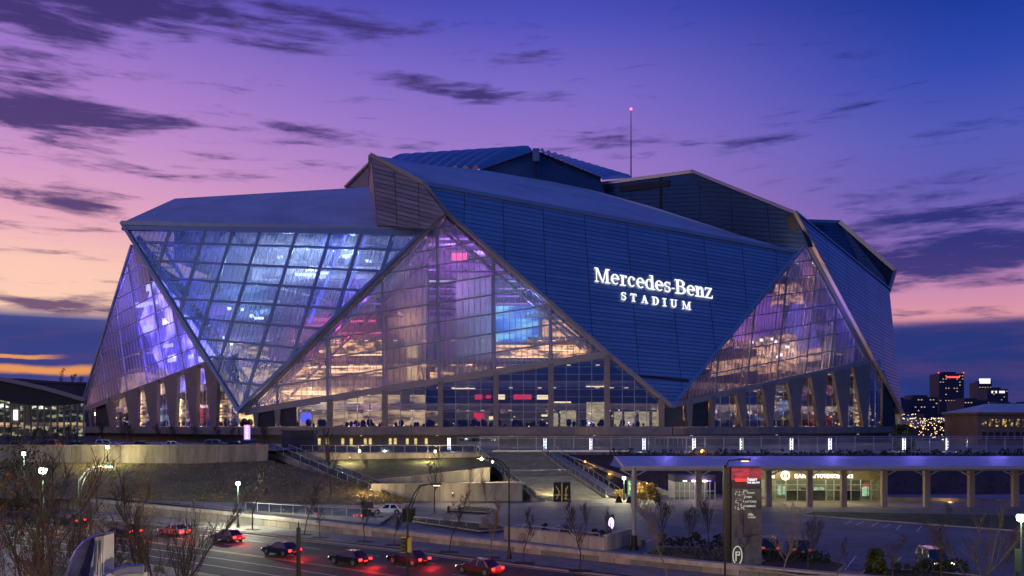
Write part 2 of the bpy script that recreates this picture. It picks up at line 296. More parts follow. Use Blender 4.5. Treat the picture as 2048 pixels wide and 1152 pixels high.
# ------------------------------------------------------------------ object helpers
WL = {}
def wloc(o):
    v = Vector((0, 0, 0))
    while o is not None: v += o.location; o = o.parent
    return v
def link(o, parent=None):
    COL.objects.link(o)
    if parent is not None: o.parent = parent
    return o
def tag(o, label=None, cat=None, group=None, kind=None):
    if label: o['label'] = label
    if cat: o['category'] = cat
    if group: o['group'] = group
    if kind: o['kind'] = kind
    return o
def thing(name, label, cat, loc=(0, 0, 0), rz=0.0, group=None):
    o = bpy.data.objects.new(name, None); link(o); o.location = loc; o.rotation_euler = (0, 0, rz)
    return tag(o, label, cat, group)
class MB:
    "collects faces, then links them as one mesh object"
    def __init__(s): s.v = []; s.f = []; s.mi = []; s.cur = 0
    def add(s, vs, fs):
        b = len(s.v); s.v += [Vector(v) for v in vs]
        for f in fs: s.f.append([b+i for i in f]); s.mi.append(s.cur)
        return s
    def box(s, c, sz, rz=0.0):
        c = Vector(c); hx, hy, hz = sz[0]/2, sz[1]/2, sz[2]/2; cs, sn = math.cos(rz), math.sin(rz)
        vs = [c+Vector((x*cs-y*sn, x*sn+y*cs, z)) for z in (-hz, hz) for x, y in ((-hx, -hy), (hx, -hy), (hx, hy), (-hx, hy))]
        return s.add(vs, [(3, 2, 1, 0), (4, 5, 6, 7), (0, 1, 5, 4), (1, 2, 6, 5), (2, 3, 7, 6), (3, 0, 4, 7)])
    def bar(s, a, b, w, h, up=(0, 0, 1)):
        "rectangular bar from a to b, w across, h along up"
        a, b, up = Vector(a), Vector(b), Vector(up); d = (b-a)
        if d.length < 1e-5: return s
        d.normalize(); sx = d.cross(up)
        if sx.length < 1e-4: sx = d.cross(Vector((1, 0, 0)))
        sx.normalize(); uy = sx.cross(d).normalized()
        vs = [p+sx*i*w/2+uy*j*h/2 for p in (a, b) for i, j in ((-1, -1), (1, -1), (1, 1), (-1, 1))]
        return s.add(vs, [(3, 2, 1, 0), (4, 5, 6, 7), (0, 1, 5, 4), (1, 2, 6, 5), (2, 3, 7, 6), (3, 0, 4, 7)])
    def tube(s, pts, rad, n=6, caps=True):
        pts = [Vector(p) for p in pts]; rad = rad if isinstance(rad, (list, tuple)) else [rad]*len(pts)
        vs = []; prev = None
        for i, p in enumerate(pts):
            d = (pts[min(i+1, len(pts)-1)]-pts[max(i-1, 0)]).normalized()
            a = Vector((0, 0, 1)) if abs(d.z) < .9 else Vector((1, 0, 0))
            x = d.cross(a).normalized() if prev is None else (prev-d*prev.dot(d)).normalized()
            prev = x; y = d.cross(x)
            vs += [p+(x*math.cos(2*math.pi*k/n)+y*math.sin(2*math.pi*k/n))*rad[i] for k in range(n)]
        fs = []
        for i in range(len(pts)-1):
            for k in range(n):
                fs.append((i*n+k, i*n+(k+1) % n, (i+1)*n+(k+1) % n, (i+1)*n+k))
        if caps: fs.append(tuple(reversed(range(n)))); fs.append(tuple(range((len(pts)-1)*n, len(pts)*n)))
        return s.add(vs, fs)
    def lathe(s, c, prof, n=12):
        "profile of (radius, z) about the vertical through c"
        c = Vector(c); vs = []
        for r, z in prof: vs += [c+Vector((r*math.cos(2*math.pi*k/n), r*math.sin(2*math.pi*k/n), z)) for k in range(n)]
        fs = [(i*n+k, i*n+(k+1) % n, (i+1)*n+(k+1) % n, (i+1)*n+k) for i in range(len(prof)-1) for k in range(n)]
        return s.add(vs, fs)
    def prism(s, poly, vec):
        "polygon and its copy moved by vec, closed all round"
        n = len(poly); vec = Vector(vec); vs = [Vector(p) for p in poly]+[Vector(p)+vec for p in poly]
        fs = [tuple(range(n)), tuple(reversed(range(n, 2*n)))]+[(i, n+i, n+(i+1) % n, (i+1) % n) for i in range(n)]
        return s.add(vs, fs)
    def blob(s, c, r, sq=1.0, n=6):
        prof = [(r*.05, -r*sq), (r*.7, -r*sq*.7), (r, 0), (r*.7, r*sq*.7), (r*.05, r*sq)]
        return s.lathe(c, prof, n)
    def build(s, name, m, parent=None, smooth=False, recentre=False):
        off = wloc(parent) if parent is not None else Vector((0, 0, 0))
        loc = Vector((0, 0, 0))
        if recentre and s.v:
            lo = Vector([min(v[i] for v in s.v) for i in range(3)]); hi = Vector([max(v[i] for v in s.v) for i in range(3)])
            loc = Vector(((lo.x+hi.x)/2, (lo.y+hi.y)/2, lo.z))
        me = bpy.data.meshes.new(name); me.from_pydata([tuple(v-off-loc) for v in s.v], [], s.f)
        ms = m if isinstance(m, (list, tuple)) else [m]
        for q in ms: me.materials.append(MT[q] if isinstance(q, str) else q)
        if len(ms) > 1: me.polygons.foreach_set('material_index', s.mi)
        if smooth: me.polygons.foreach_set('use_smooth', [True]*len(me.polygons))
        me.update()
        o = bpy.data.objects.new(name, me); link(o, parent); o.location = loc
        return o
def struct(name, mb, m, label=None, smooth=False):
    o = mb.build(name, m, None, smooth); o['kind'] = 'structure'
    if label: o['label'] = label
    return o
def copy_tree(o, parent=None):
    c = o.copy(); COL.objects.link(c); c.parent = parent
    for ch in [x for x in KIDS.get(o.name, [])]: copy_tree(ch, c)
    return c
KIDS = {}
def learn(root):
    "remember the children of a finished prototype so that copies need no scene search"
    for o in bpy.data.objects:
        if o.parent is not None and o not in KIDS.setdefault(o.parent.name, []): KIDS[o.parent.name].append(o)
def lamp(name, loc, power, col, parent=None, radius=.25, spot=None, target=None):
    l = bpy.data.lights.new(name, 'SPOT' if spot else 'POINT'); l.energy = power; l.color = col; l.shadow_soft_size = radius
    o = bpy.data.objects.new(name, l); link(o, parent); o.location = Vector(loc)-(wloc(parent) if parent is not None else Vector((0, 0, 0)))
    if spot:
        l.spot_size = math.radians(spot); l.spot_blend = .7
        o.rotation_euler = (Vector(target)-Vector(loc)).to_track_quat('-Z', 'Y').to_euler()
    return o
def area(name, loc, target, size, power, col, parent=None):
    l = bpy.data.lights.new(name, 'AREA'); l.energy = power; l.color = col; l.shape = 'RECTANGLE'; l.size, l.size_y = size
    o = bpy.data.objects.new(name, l); link(o, parent); o.location = Vector(loc)-(wloc(parent) if parent is not None else Vector((0, 0, 0)))
    o.rotation_euler = (Vector(target)-Vector(loc)).to_track_quat('-Z', 'Y').to_euler()
    return o
def text_obj(name, s, m, origin, xdir, up, size, depth=.05, parent=None, align='LEFT', sx=1.0):
    c = bpy.data.curves.new('txt', 'FONT'); c.body = s; c.size = size; c.extrude = depth; c.align_x = align; c.offset = size*.012; c.resolution_u = 2
    t = bpy.data.objects.new('txt', c); COL.objects.link(t)
    dg = bpy.context.evaluated_depsgraph_get(); me = bpy.data.meshes.new_from_object(t.evaluated_get(dg)); bpy.data.objects.remove(t)
    x = Vector(xdir).normalized(); y = Vector(up).normalized(); z = x.cross(y).normalized(); o0 = Vector(origin)
    off = wloc(parent) if parent is not None else Vector((0, 0, 0))
    for v in me.vertices: q = v.co.copy(); v.co = o0+x*q.x*sx+y*q.y+z*q.z-off
    me.materials.clear(); me.materials.append(MT[m] if isinstance(m, str) else m)
    o = bpy.data.objects.new(name, me); link(o, parent); return o
# ---- cutting a facet into panes along the seams seen in the photograph
def side(p, a, b): return (b[0]-a[0])*(p[1]-a[1])-(b[1]-a[1])*(p[0]-a[0])
def split(poly, a, b):
    A, B = [], []
    n = len(poly)
    for i in range(n):
        p, q = poly[i], poly[(i+1) % n]; sp, sq = side(p, a, b), side(q, a, b)
        if sp >= 0: A.append(p)
        if sp <= 0: B.append(p)
        if sp*sq < 0:
            t = sp/(sp-sq); r = (p[0]+(q[0]-p[0])*t, p[1]+(q[1]-p[1])*t); A.append(r); B.append(r)
    return A, B
def parea(p): return abs(sum(p[i][0]*p[(i+1) % len(p)][1]-p[(i+1) % len(p)][0]*p[i][1] for i in range(len(p))))/2
def cells(poly, lines, amin=3.0):
    cs = [poly]
    for a, b in lines:
        out = []
        for c in cs:
            for h in split(c, a, b):
                if len(h) > 2 and parea(h) > amin: out.append(h)
        cs = out
    return cs
def clipline(poly, a, b):
    "the stretch of the line a-b inside the convex polygon"
    hits = []
    n = len(poly)
    for i in range(n):
        p, q = poly[i], poly[(i+1) % n]; sp, sq = side(p, a, b), side(q, a, b)
        if sp*sq < 0:
            t = sp/(sp-sq); hits.append((p[0]+(q[0]-p[0])*t, p[1]+(q[1]-p[1])*t))
    return (hits[0], hits[1]) if len(hits) >= 2 else None
def pane(cell, pl, off, thick, gap):
    pts = []
    for x, y in cell:
        q = pl.at(x, y, off)
        if not pts or (q-pts[-1]).length > .02: pts.append(q)
    if (pts[0]-pts[-1]).length < .02: pts.pop()
    n = len(pts); c = sum(pts, Vector((0, 0, 0)))/n; out = []
    for i in range(n):
        e0 = (pts[i]-pts[i-1]).normalized(); e1 = (pts[(i+1) % n]-pts[i]).normalized()
        n0 = pl.n.cross(e0); n1 = pl.n.cross(e1)
        if n0.dot(c-pts[i]) < 0: n0 = -n0
        if n1.dot(c-pts[i]) < 0: n1 = -n1
        m = (n0+n1)/max(.35, 1+n0.dot(n1)); d = m*gap; mx_ = (c-pts[i]).length*.5
        if d.length > mx_: d = d.normalized()*mx_
        out.append(pts[i]+d)
    # keep the winding facing out
    nn = (out[1]-out[0]).cross(out[2]-out[1])
    if nn.dot(pl.n) < 0: out.reverse()
    return MB().prism(out, -pl.n*thick)
def panel_parts(name, poly, pl, lines, m, parent, off=.15, thick=.12, gap=.05, amin=3.0, maxn=300, stuffname=None):
    cs = sorted(cells(poly, lines, amin), key=parea, reverse=True)
    for c in cs[:maxn]: pane(c, pl, off, thick, gap).build(name, m, parent)
    if len(cs) > maxn:
        mb = MB()
        for c in cs[maxn:]:
            q = pane(c, pl, off, thick, gap); mb.add(q.v, q.f)
        o = mb.build(stuffname or name+'s_small', m, parent); o['kind'] = 'stuff'
    return cs
# ================================================================== STADIUM
DECKZ, BASEZ = 8.0, 13.25
T0, T1, T2, T3 = Vector((-145.2, 300, 0)), Vector((-73.6, 240, 0)), Vector((43.2, 240, 0)), Vector((131.7, 300, 0))
BK = [Vector((146, 372, 0)), Vector((130, 440, 0)), Vector((-130, 440, 0)), Vector((-142, 372, 0))]
plan = [T0, T1, T2, T3]
def inset(pts, d):
    out = []
    for i, p in enumerate(pts):
        ns = []
        if i > 0: e = (pts[i]-pts[i-1]).normalized(); ns.append(Vector((-e.y, e.x, 0)))
        if i < len(pts)-1: e = (pts[i+1]-pts[i]).normalized(); ns.append(Vector((-e.y, e.x, 0)))
        n = sum(ns, Vector((0, 0, 0))).normalized(); k = d/max(.3, n.dot(ns[0])); out.append(p+n*k)
    return out
stad = thing('stadium', 'huge faceted stadium with folded metal wings and glowing translucent walls above the plaza deck', 'stadium', (0, 300, DECKZ))
PA = Plane(P(480, 823, 240), P(857, 461, 246), P(247, 449, 263))
PB = Plane(P(1343, 812, 240), P(848, 368, 245), P(1592, 505, 265))
PCn = Plane(P(1590, 425, 275), P(1778, 580, 360), P(1803, 825, 300))
PT = Plane(P(490, 823, 240.6), P(893, 428, 246), P(1213, 707, 240.6))          # centre upright triangle
PR = Plane(P(1345, 810, 241), P(1612, 490, 272.5), P(1735, 722, 289))            # right upright triangle
PL = Plane(P(162, 822, 300), P(265, 490, 279), P(414, 726, 252.5))               # left upright triangle
def fascia(name, plx, a, b, w, h, off, m, parent):
    return MB().bar(plx.at(*a, off), plx.at(*b, off), w, h, plx.n).build(name, m, parent)
def stripe_axis(plx, a, b):
    v = (plx.at(*b)-plx.at(*a)).normalized(); return tuple(plx.n.cross(v).normalized())
def glazed(name, poly, plx, vl, hl, m, mull_m, mw=.5, mh=.35, label=None, pane_name='foil_pane', ribs=None):
    "a glazed facet: panes in a frame of mullions and transoms"
    f = MB()
    n = len(poly)
    for i in range(n): f.bar(plx.at(*poly[i], -.3), plx.at(*poly[(i+1) % n], -.3), mw*1.4, mh*2, plx.n)
    o = f.build(name, mull_m, stad)
    if label: o['label'] = label
    for nm, ls, w in (('mullion', vl, mw), ('transom', hl, mw*.62)):
        for a, b in ls:
            c = clipline(poly, a, b)
            if c: MB().bar(plx.at(*c[0], .05 if nm == 'mullion' else .01), plx.at(*c[1], .05 if nm == 'mullion' else .01), w, mh, plx.n).build(nm, mull_m, o)
    panel_parts(pane_name, poly, plx, vl+hl, m, o, off=-.12, thick=.08, gap=.02, amin=6)
    if ribs:
        step, sl, w = ribs; rb = MB(); x = 100
        while x < 2000:
            c = clipline(poly, (x, 400), (x-sl*450, 850))
            if c: rb.bar(plx.at(*c[0], -.05), plx.at(*c[1], -.05), w, .08, plx.n)
            x += step
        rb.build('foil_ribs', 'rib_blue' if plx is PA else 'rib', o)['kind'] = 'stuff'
    return o
# ---- left glass wing (A)
polyA = [(247, 449), (857, 461), (480, 823)]
vA = [((x, 452), (x-.315*420+.02*(x-500), 872)) for x in (343, 415, 470, 525, 598, 666, 727, 791)]
hA = [((275, 484), (775, 499)), ((300, 521), (775, 543)), ((324, 557), (736, 582)), ((345, 597), (688, 618)), ((367, 636), (658, 658)), ((397, 677), (619, 699)), ((420, 714), (588, 727)), ((439, 761), (541, 773))]
MT['foil_A'] = glass('foil_blue', (.70, .78, .94), .13, .06, .30, (stripe_axis(PA, (599, 463), (497, 790)), 1.0, .24, .34), (.50, .56, .72))
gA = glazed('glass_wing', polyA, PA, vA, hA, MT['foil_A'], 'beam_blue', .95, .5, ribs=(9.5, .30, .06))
# big truss chords behind the left glass wing, running down to its tip
tr = MB()
def chord(pts, plx, off, r, mb): mb.tube([plx.at(*p, off) for p in pts], r, 6)
chord([(262, 462), (492, 800)], PA, -4, .8, tr); chord([(300, 470), (500, 790)], PA, -7, .6, tr)
for k in range(11):
    t0 = k/11; t1 = (k+.5)/11; t2 = (k+1)/11
    a = (262+230*t0, 462+338*t0); b = (300+200*t1, 470+320*t1); c = (262+230*t2, 462+338*t2)
    tr.tube([PA.at(*a, -4), PA.at(*b, -7)], .28, 5); tr.tube([PA.at(*b, -7), PA.at(*c, -4)], .28, 5)
chord([(845, 470), (492, 806)], PA, -5, .8, tr); chord([(300, 470), (830, 478)], PA, -6, .7, tr)
for k in range(12):
    t0 = k/12; t1 = (k+.5)/12; t2 = (k+1)/12
    tr.tube([PA.at(300+530*t0, 470+8*t0, -6), PA.at(320+500*t1, 497+8*t1, -8)], .22, 5); tr.tube([PA.at(320+500*t1, 497+8*t1, -8), PA.at(300+530*t2, 470+8*t2, -6)], .22, 5)
tr.build('roof_truss', 'beam_blue', stad)
# ---- centre upright triangle
polyT = [(893, 430), (1211, 707), (492, 822)]
vT = [((x, 400), (x+dx_, 830)) for x, dx_ in ((514, 1), (552, 2), (652, 3), (762, 6), (871, 9), (985, 3), (1099, 1))]
hT = [((877, y), (877+400, y-s*400)) for y, s in ((458, .20), (497, .18), (530, .16), (568, .155), (606, .15), (644, .15), (683, .15), (722, .155))]
MT['foil_T'] = glass('foil_clear', (.86, .83, .88), .06, .08, .12, (stripe_axis(PT, (877, 450), (877, 750)), 1.55, .13, .20), (.50, .46, .50))
gT = glazed('glass_gable', polyT, PT, vT, hT, MT['foil_T'], 'steel', .55, .45, ribs=(11.6, -.01, .12))
tr = MB()
chord([(880, 452), (1195, 702)], PT, -3.2, .45, tr); chord([(898, 452), (1165, 690)], PT, -5.4, .35, tr)
chord([(870, 462), (520, 805)], PT, -3.2, .5, tr); chord([(860, 500), (560, 796)], PT, -5.5, .4, tr)
for k in range(14):
    t0 = k/14; t1 = (k+.5)/14; t2 = (k+1)/14
    for (a0, a1), (b0, b1) in ((((880, 452), (1195, 702)), ((898, 452), (1165, 690))), (((870, 462), (520, 805)), ((860, 500), (560, 796)))):
        pa = (a0[0]+(a1[0]-a0[0])*t0, a0[1]+(a1[1]-a0[1])*t0); pb = (b0[0]+(b1[0]-b0[0])*t1, b0[1]+(b1[1]-b0[1])*t1); pc = (a0[0]+(a1[0]-a0[0])*t2, a0[1]+(a1[1]-a0[1])*t2)
        tr.tube([PT.at(*pa, -3.2), PT.at(*pb, -5.4)], .16, 4); tr.tube([PT.at(*pb, -5.4), PT.at(*pc, -3.2)], .16, 4)
for xb, yt in ((552, 770), (652, 672), (762, 566), (871, 462), (985, 522), (1099, 612)):        # vertical ladder trusses
    yb = 822-(xb-490)*.16
    tr.tube([PT.at(xb+4, yt, -2.4), PT.at(xb+6, yb, -2.4)], .2, 5); tr.tube([PT.at(xb+3, yt, -.5), PT.at(xb+5, yb, -.5)], .2, 5)
    n_ = max(2, int((yb-yt)/22))
    for k in range(n_):
        y0 = yt+(yb-yt)*k/n_; y1 = yt+(yb-yt)*(k+1)/n_
        tr.tube([PT.at(xb+4, y0, -2.4), PT.at(xb+4, y1, -.5)], .1, 4)
tr.build('gable_truss', 'steel', stad)
# ---- right upright triangle
polyR = [(1611, 492), (1734, 722), (1347, 809)]
vR = [((b, 830), (b+.105*340, 490)) for b in (1374, 1425, 1487, 1545, 1601, 1648, 1694)]
hR = [((1592, 524), (1635, 519)), ((1569, 556), (1647, 548)), ((1540, 593), (1663, 577)), ((1510, 631), (1677, 608)), ((1472, 672), (1694, 636)), ((1435, 706), (1708, 662)), ((1400, 752), (1724, 690))]
MT['foil_R'] = glass('foil_smoky', (.74, .68, .74), .07, .10, .22, (stripe_axis(PR, (1620, 620), (1600, 754)), .95, .10, .17), (.34, .28, .28))
gR = glazed('glass_gable', polyR, PR, vR, hR, MT['foil_R'], 'steel', .5, .4, ribs=(7.2, .10, .06))
tr = MB()
for b in (1425, 1487, 1545, 1601, 1648, 1694):
    for o_ in (-1.5, -4):
        c = clipline(polyR, (b+8, 830), (b+8+.105*340, 490))
        if c: tr.tube([PR.at(*c[0], o_), PR.at(*c[1], o_)], .22, 5)
    c = clipline(polyR, (b+8, 830), (b+8+.105*340, 490))
    if c:
        for k in range(12):
            p = [c[0][i]+(c[1][i]-c[0][i])*k/12 for i in (0, 1)]; q = [c[0][i]+(c[1][i]-c[0][i])*(k+1)/12 for i in (0, 1)]
            tr.tube([PR.at(*p, -1.5 if k % 2 else -4), PR.at(*q, -4 if k % 2 else -1.5)], .14, 4)
tr.build('gable_truss', 'steel', stad)
# ---- left upright triangle
polyL = [(265, 492), (412, 727), (163, 821)]
vL = [((235, 633), (256, 790)), ((270, 612), (297, 772)), ((306, 590), (334, 755)), ((350, 640), (372, 745)), ((202, 706), (215, 806))]
hL = [((225, 634), (324, 584)), ((212, 673), (339, 612)), ((202, 706), (355, 641)), ((190, 739), (372, 667)), ((178, 779), (393, 694)), ((244, 593), (310, 560)), ((258, 545), (295, 525))]
MT['foil_L'] = glass('foil_frosted', (.72, .70, .84), .03, .14, .30, (stripe_axis(PL, (270, 612), (292, 740)), .9, .14, .24), (.24, .21, .25))
gL = glazed('glass_gable', polyL, PL, vL, hL, MT['foil_L'], 'steel', .42, .35, ribs=(6.2, -.15, .06))
# ---- sills under the upright triangles, edge beams
fascia('sill_beam', PT, (490, 824), (1216, 708), 1.7, 1.4, -.2, 'beam', stad)
fascia('sill_beam', PR, (1343, 811), (1737, 723), 1.6, 1.2, -.2, 'beam', stad)
fascia('sill_beam', PL, (160, 823), (416, 727), 1.5, 1.2, -.2, 'beam', stad)
fascia('edge_beam', PL, (160, 823), (264, 490), .7, .7, .1, 'beam_blue', stad)
fascia('edge_beam', PA, (244, 446), (480, 825), .9, 1.0, .3, 'beam_blue', stad)
fascia('edge_beam', PA, (892, 426), (481, 824), .8, 1.3, 1.2, 'beam_blue', stad)
fascia('edge_beam', PT, (893, 428), (484, 824), 1.0, 1.0, .5, 'beam', stad)
fascia('edge_beam', PA, (246, 456), (868, 468), 1.6, .9, .2, 'beam_blue', stad)
# ---- front metal wing (B): thick dark core, metal cassettes in front
polyB = [(848, 369), (893, 425), (1213, 705), (1343, 811), (1591, 506)]
core = MB().prism([PB.at(*p, 0) for p in polyB], -PB.n*3.2).build('metal_wing', 'wing_core', stad)
vB = [((930, 350), (925, 560)), ((1005, 380), (1012, 640)), ((1085, 400), (1097, 720)), ((1168, 425), (1193, 800)), ((1252, 440), (1279, 756)), ((1332, 455), (1362, 763)), ((1406, 470), (1430, 700)), ((1483, 484), (1496, 650)), ((1551, 495), (1556, 590))]
hB = []
for k in range(1, 46):
    t = k/46; y0 = 368+(812-368)*t**.98; sl = .184*(1-t)+.05*t
    yc = 452+(806-452)*t                      # height at x = 1300
    hB.append(((800, yc-sl*500), (1650, yc+sl*350)))
panel_parts('metal_panel', polyB, PB, vB+hB, 'metal_blue', core, off=.16, thick=.14, gap=.085, amin=10, maxn=300)
MB().bar(PB.at(1280, 753, .22), PB.at(1377, 762, .22), .7, .12, PB.n).build('shadow_joint', 'louvre', core)
for a, b in (((846, 366), (894, 426)), ((894, 426), (1214, 706)), ((1214, 706), (1343, 813))):
    MB().bar(PB.at(*a, .2), PB.at(*b, .2), 1.0, .9, PB.n).build('edge_beam', 'beam', core)
MB().bar(PB.at(1343, 813, .2), PB.at(1592, 505, .2), .7, .8, PB.n).build('edge_beam', 'metal_blue', core)
MB().bar(PB.at(846, 368, .2), PB.at(1592, 505, .2), 1.2, .8, PB.n).build('edge_beam', 'metal_grey', core)
# ---- right metal wing (C)
polyC = [(1592, 428), (1612, 440), (1778, 580), (1802, 822), (1737, 722)]
coreC = MB().prism([PCn.at(*p, 0) for p in [(1590, 425), (1778, 580), (1803, 825)]], -PCn.n*3.5).build('metal_wing', 'wing_core', stad)
polyC = [(1590, 425), (1778, 580), (1803, 825)]
vC = [((1590+188*t, 425+155*t), (1590+213*min(1, t*1.0+.12), 425+400*min(1, t+.12))) for t in (.16, .32, .48, .64, .8)]
vC = [((1650, 440), (1668, 700)), ((1690, 470), (1706, 760)), ((1726, 500), (1742, 800)), ((1756, 530), (1772, 830))]
hC = [((1590, 425+400*k/44), (1850, 425+400*k/44+260*(.80*(1-k/44)+.16*(k/44)))) for k in range(1, 48)]
hC = [((1590-200, 425+400*k/44-200*(.80*(1-k/44)+.16*(k/44))), b_) for k, (a_, b_) in enumerate(hC, 1)]
panel_parts('metal_panel', polyC, PCn, vC+hC, 'metal_blue', coreC, off=.2, thick=.16, gap=.13, amin=10, maxn=260)
MB().bar(PCn.at(1589, 424, .2), PCn.at(1804, 827, .2), 1.3, 1.0, PCn.n).build('edge_beam', 'beam', coreC)
MB().bar(PCn.at(1589, 424, .2), PCn.at(1779, 579, .2), .8, .8, PCn.n).build('edge_beam', 'metal_grey', coreC)
# ---- folded tan facets at the shoulder
p742, p755, p850, p893, p848, p738 = P(742, 312, 262), P(755, 452, 249), P(856, 460, 246.3), P(893, 427, 246), P(848, 369, 245.2), P(737, 374, 268)
PF = Plane(p742, p755, p848)
MB().prism([p742+Vector((0, .3, 0)), p755+Vector((0, .3, 0)), p850+Vector((0, .3, 0)), p893+Vector((0, .3, 0)), p848+Vector((0, .3, 0))], (0, 2.5, 0)).build('shoulder_wall', 'metal_tan', stad)
sw = [o for o in stad.children if o.name.startswith('shoulder_wall')][0] if False else None
shoulder = bpy.data.objects['shoulder_wall']
polyF = [(744, 316), (756, 451), (856, 459), (891, 427), (847, 371)]
hF = [((700, y-14), (900, y+36)) for y in range(330, 480, 9)]
vF = [((790, 330), (796, 480)), ((838, 360), (840, 480))]
panel_parts('shingle', polyF, PF, hF+vF, 'metal_tan', shoulder, off=.25, thick=.15, gap=.10, amin=8)
MB().prism([p742, p738, p755], (1.2, 1.2, 0)).build('shoulder_return', 'metal_tan', stad)
MB().bar(p742+Vector((0, -.3, .2)), p848+Vector((0, -.3, .2)), 1.2, 1.0, (0, -1, 0)).build('edge_beam', 'beam', stad)
MB().bar(p742+Vector((-.3, -.2, .2)), P(739, 372, 268), .8, .8, (0, -1, 0)).build('edge_beam', 'beam', stad)
# ---- roofs of the wings
def roof(name, pts, m='roof', th=1.0): return MB().prism(pts, (0, 0, -th)).build(name, m, stad)
roof('wing_roof', [P(244, 445, 263), P(350, 397, 300), P(736, 374, 300), P(756, 451, 250), P(850, 460, 247)])
MB().bar(P(244, 446, 262.7), P(852, 461, 246.6), 1.3, 1.2, (0, 0, 1)).build('roof_edge', 'beam_blue', stad)
rB = roof('wing_roof', [p742+Vector((0, 0, .4)), p848+Vector((0, 0, .6)), P(1592, 503, 265.5), P(1480, 470, 292), P(1300, 412, 308), P(1150, 371, 322), P(970, 341, 300), P(850, 329, 284)])
MB().bar(P(960, 393, 250), P(1575, 502, 267), .5, .5, (0, 0, 1)).build('roof_gutter', 'metal_grey', stad)
# ---- inner (rear) wings seen over the front one
def facet(name, poly, plx, hs, vs, m='metal_dark', core_t=2.0, amin=12, label=None):
    c = MB().prism([plx.at(*p, 0) for p in poly], -plx.n*core_t).build(name, 'wing_core', stad)
    mb = MB()
    for cl in cells(poly, hs+vs, amin):
        q = pane(cl, plx, .2, .16, .11); mb.add(q.v, q.f)
    o = mb.build('cladding_panels', m, c); o['kind'] = 'stuff'
    return c
PD1 = Plane(P(1180, 372, 331), P(1385, 344, 310), P(1465, 482, 300))
PD2 = Plane(P(1385, 344, 310), P(1592, 426, 277), P(1465, 482, 300))
polyD1 = [(1150, 384), (1182, 372), (1385, 344), (1468, 484)]
polyD2 = [(1385, 344), (1590, 426), (1618, 494), (1592, 508), (1466, 484)]
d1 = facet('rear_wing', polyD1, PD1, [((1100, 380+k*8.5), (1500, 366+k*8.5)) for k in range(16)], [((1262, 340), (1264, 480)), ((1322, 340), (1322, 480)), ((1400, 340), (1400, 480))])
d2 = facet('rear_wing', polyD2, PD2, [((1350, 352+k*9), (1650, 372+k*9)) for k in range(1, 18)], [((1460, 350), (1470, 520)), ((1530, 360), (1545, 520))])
MB().prism([PD1.at(*p, .4) for p in ((1240, 373), (1340, 361), (1340, 373), (1240, 385))], PD1.n*.3).build('louvre_strip', 'louvre', d1)
MB().prism([PD1.at(*p, .4) for p in ((1184, 380), (1228, 374), (1228, 380), (1190, 385))], PD1.n*.3).build('louvre_strip', 'louvre', d1)
MB().bar(PD1.at(1322, 355, .5), PD1.at(1322, 428, .5), .5, .5, PD1.n).build('downpipe', 'louvre', d1)
MB().bar(P(1176, 371, 331), P(1386, 343, 310), 1.0, 1.2, (0, 0, 1)).build('roof_edge', 'metal_grey', stad)
MB().bar(P(1384, 342, 309), P(1592, 426, 275.5), 1.6, .8, (0, 0, 1)).build('roof_edge', 'metal_grey', stad)
# far right rear wing with its dark soffit
PE1 = Plane(P(1600, 443, 378), P(1680, 446, 390), P(1735, 560, 372))
PE2 = Plane(P(1680, 446, 390), P(1778, 582, 362), P(1735, 560, 370))
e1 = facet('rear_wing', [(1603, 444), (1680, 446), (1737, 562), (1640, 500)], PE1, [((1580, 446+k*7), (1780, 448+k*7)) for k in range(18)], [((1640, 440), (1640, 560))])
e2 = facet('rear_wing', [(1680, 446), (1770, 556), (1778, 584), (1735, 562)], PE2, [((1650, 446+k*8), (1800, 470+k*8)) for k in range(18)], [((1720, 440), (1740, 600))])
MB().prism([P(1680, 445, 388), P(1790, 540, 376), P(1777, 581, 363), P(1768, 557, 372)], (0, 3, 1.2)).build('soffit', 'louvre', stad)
MB().bar(P(1612, 442, 382), P(1680, 444, 389), 1, 1.4, (0, 0, 1)).build('roof_edge', 'metal_grey', stad)
MB().bar(P(1680, 444, 388), P(1791, 541, 375), 1.5, 1.5, (0, 0, 1)).build('roof_edge', 'metal_grey', stad)
MB().bar(P(1791, 541, 375), P(1778, 582, 362), 1.2, 1.2, (0, 0, 1)).build('roof_edge', 'metal_grey', stad)
MB().prism([PE1.at(*p, .5) for p in ((1616, 452), (1645, 452), (1645, 462), (1616, 462))], PE1.n*.3).build('louvre_strip', 'louvre', e1)
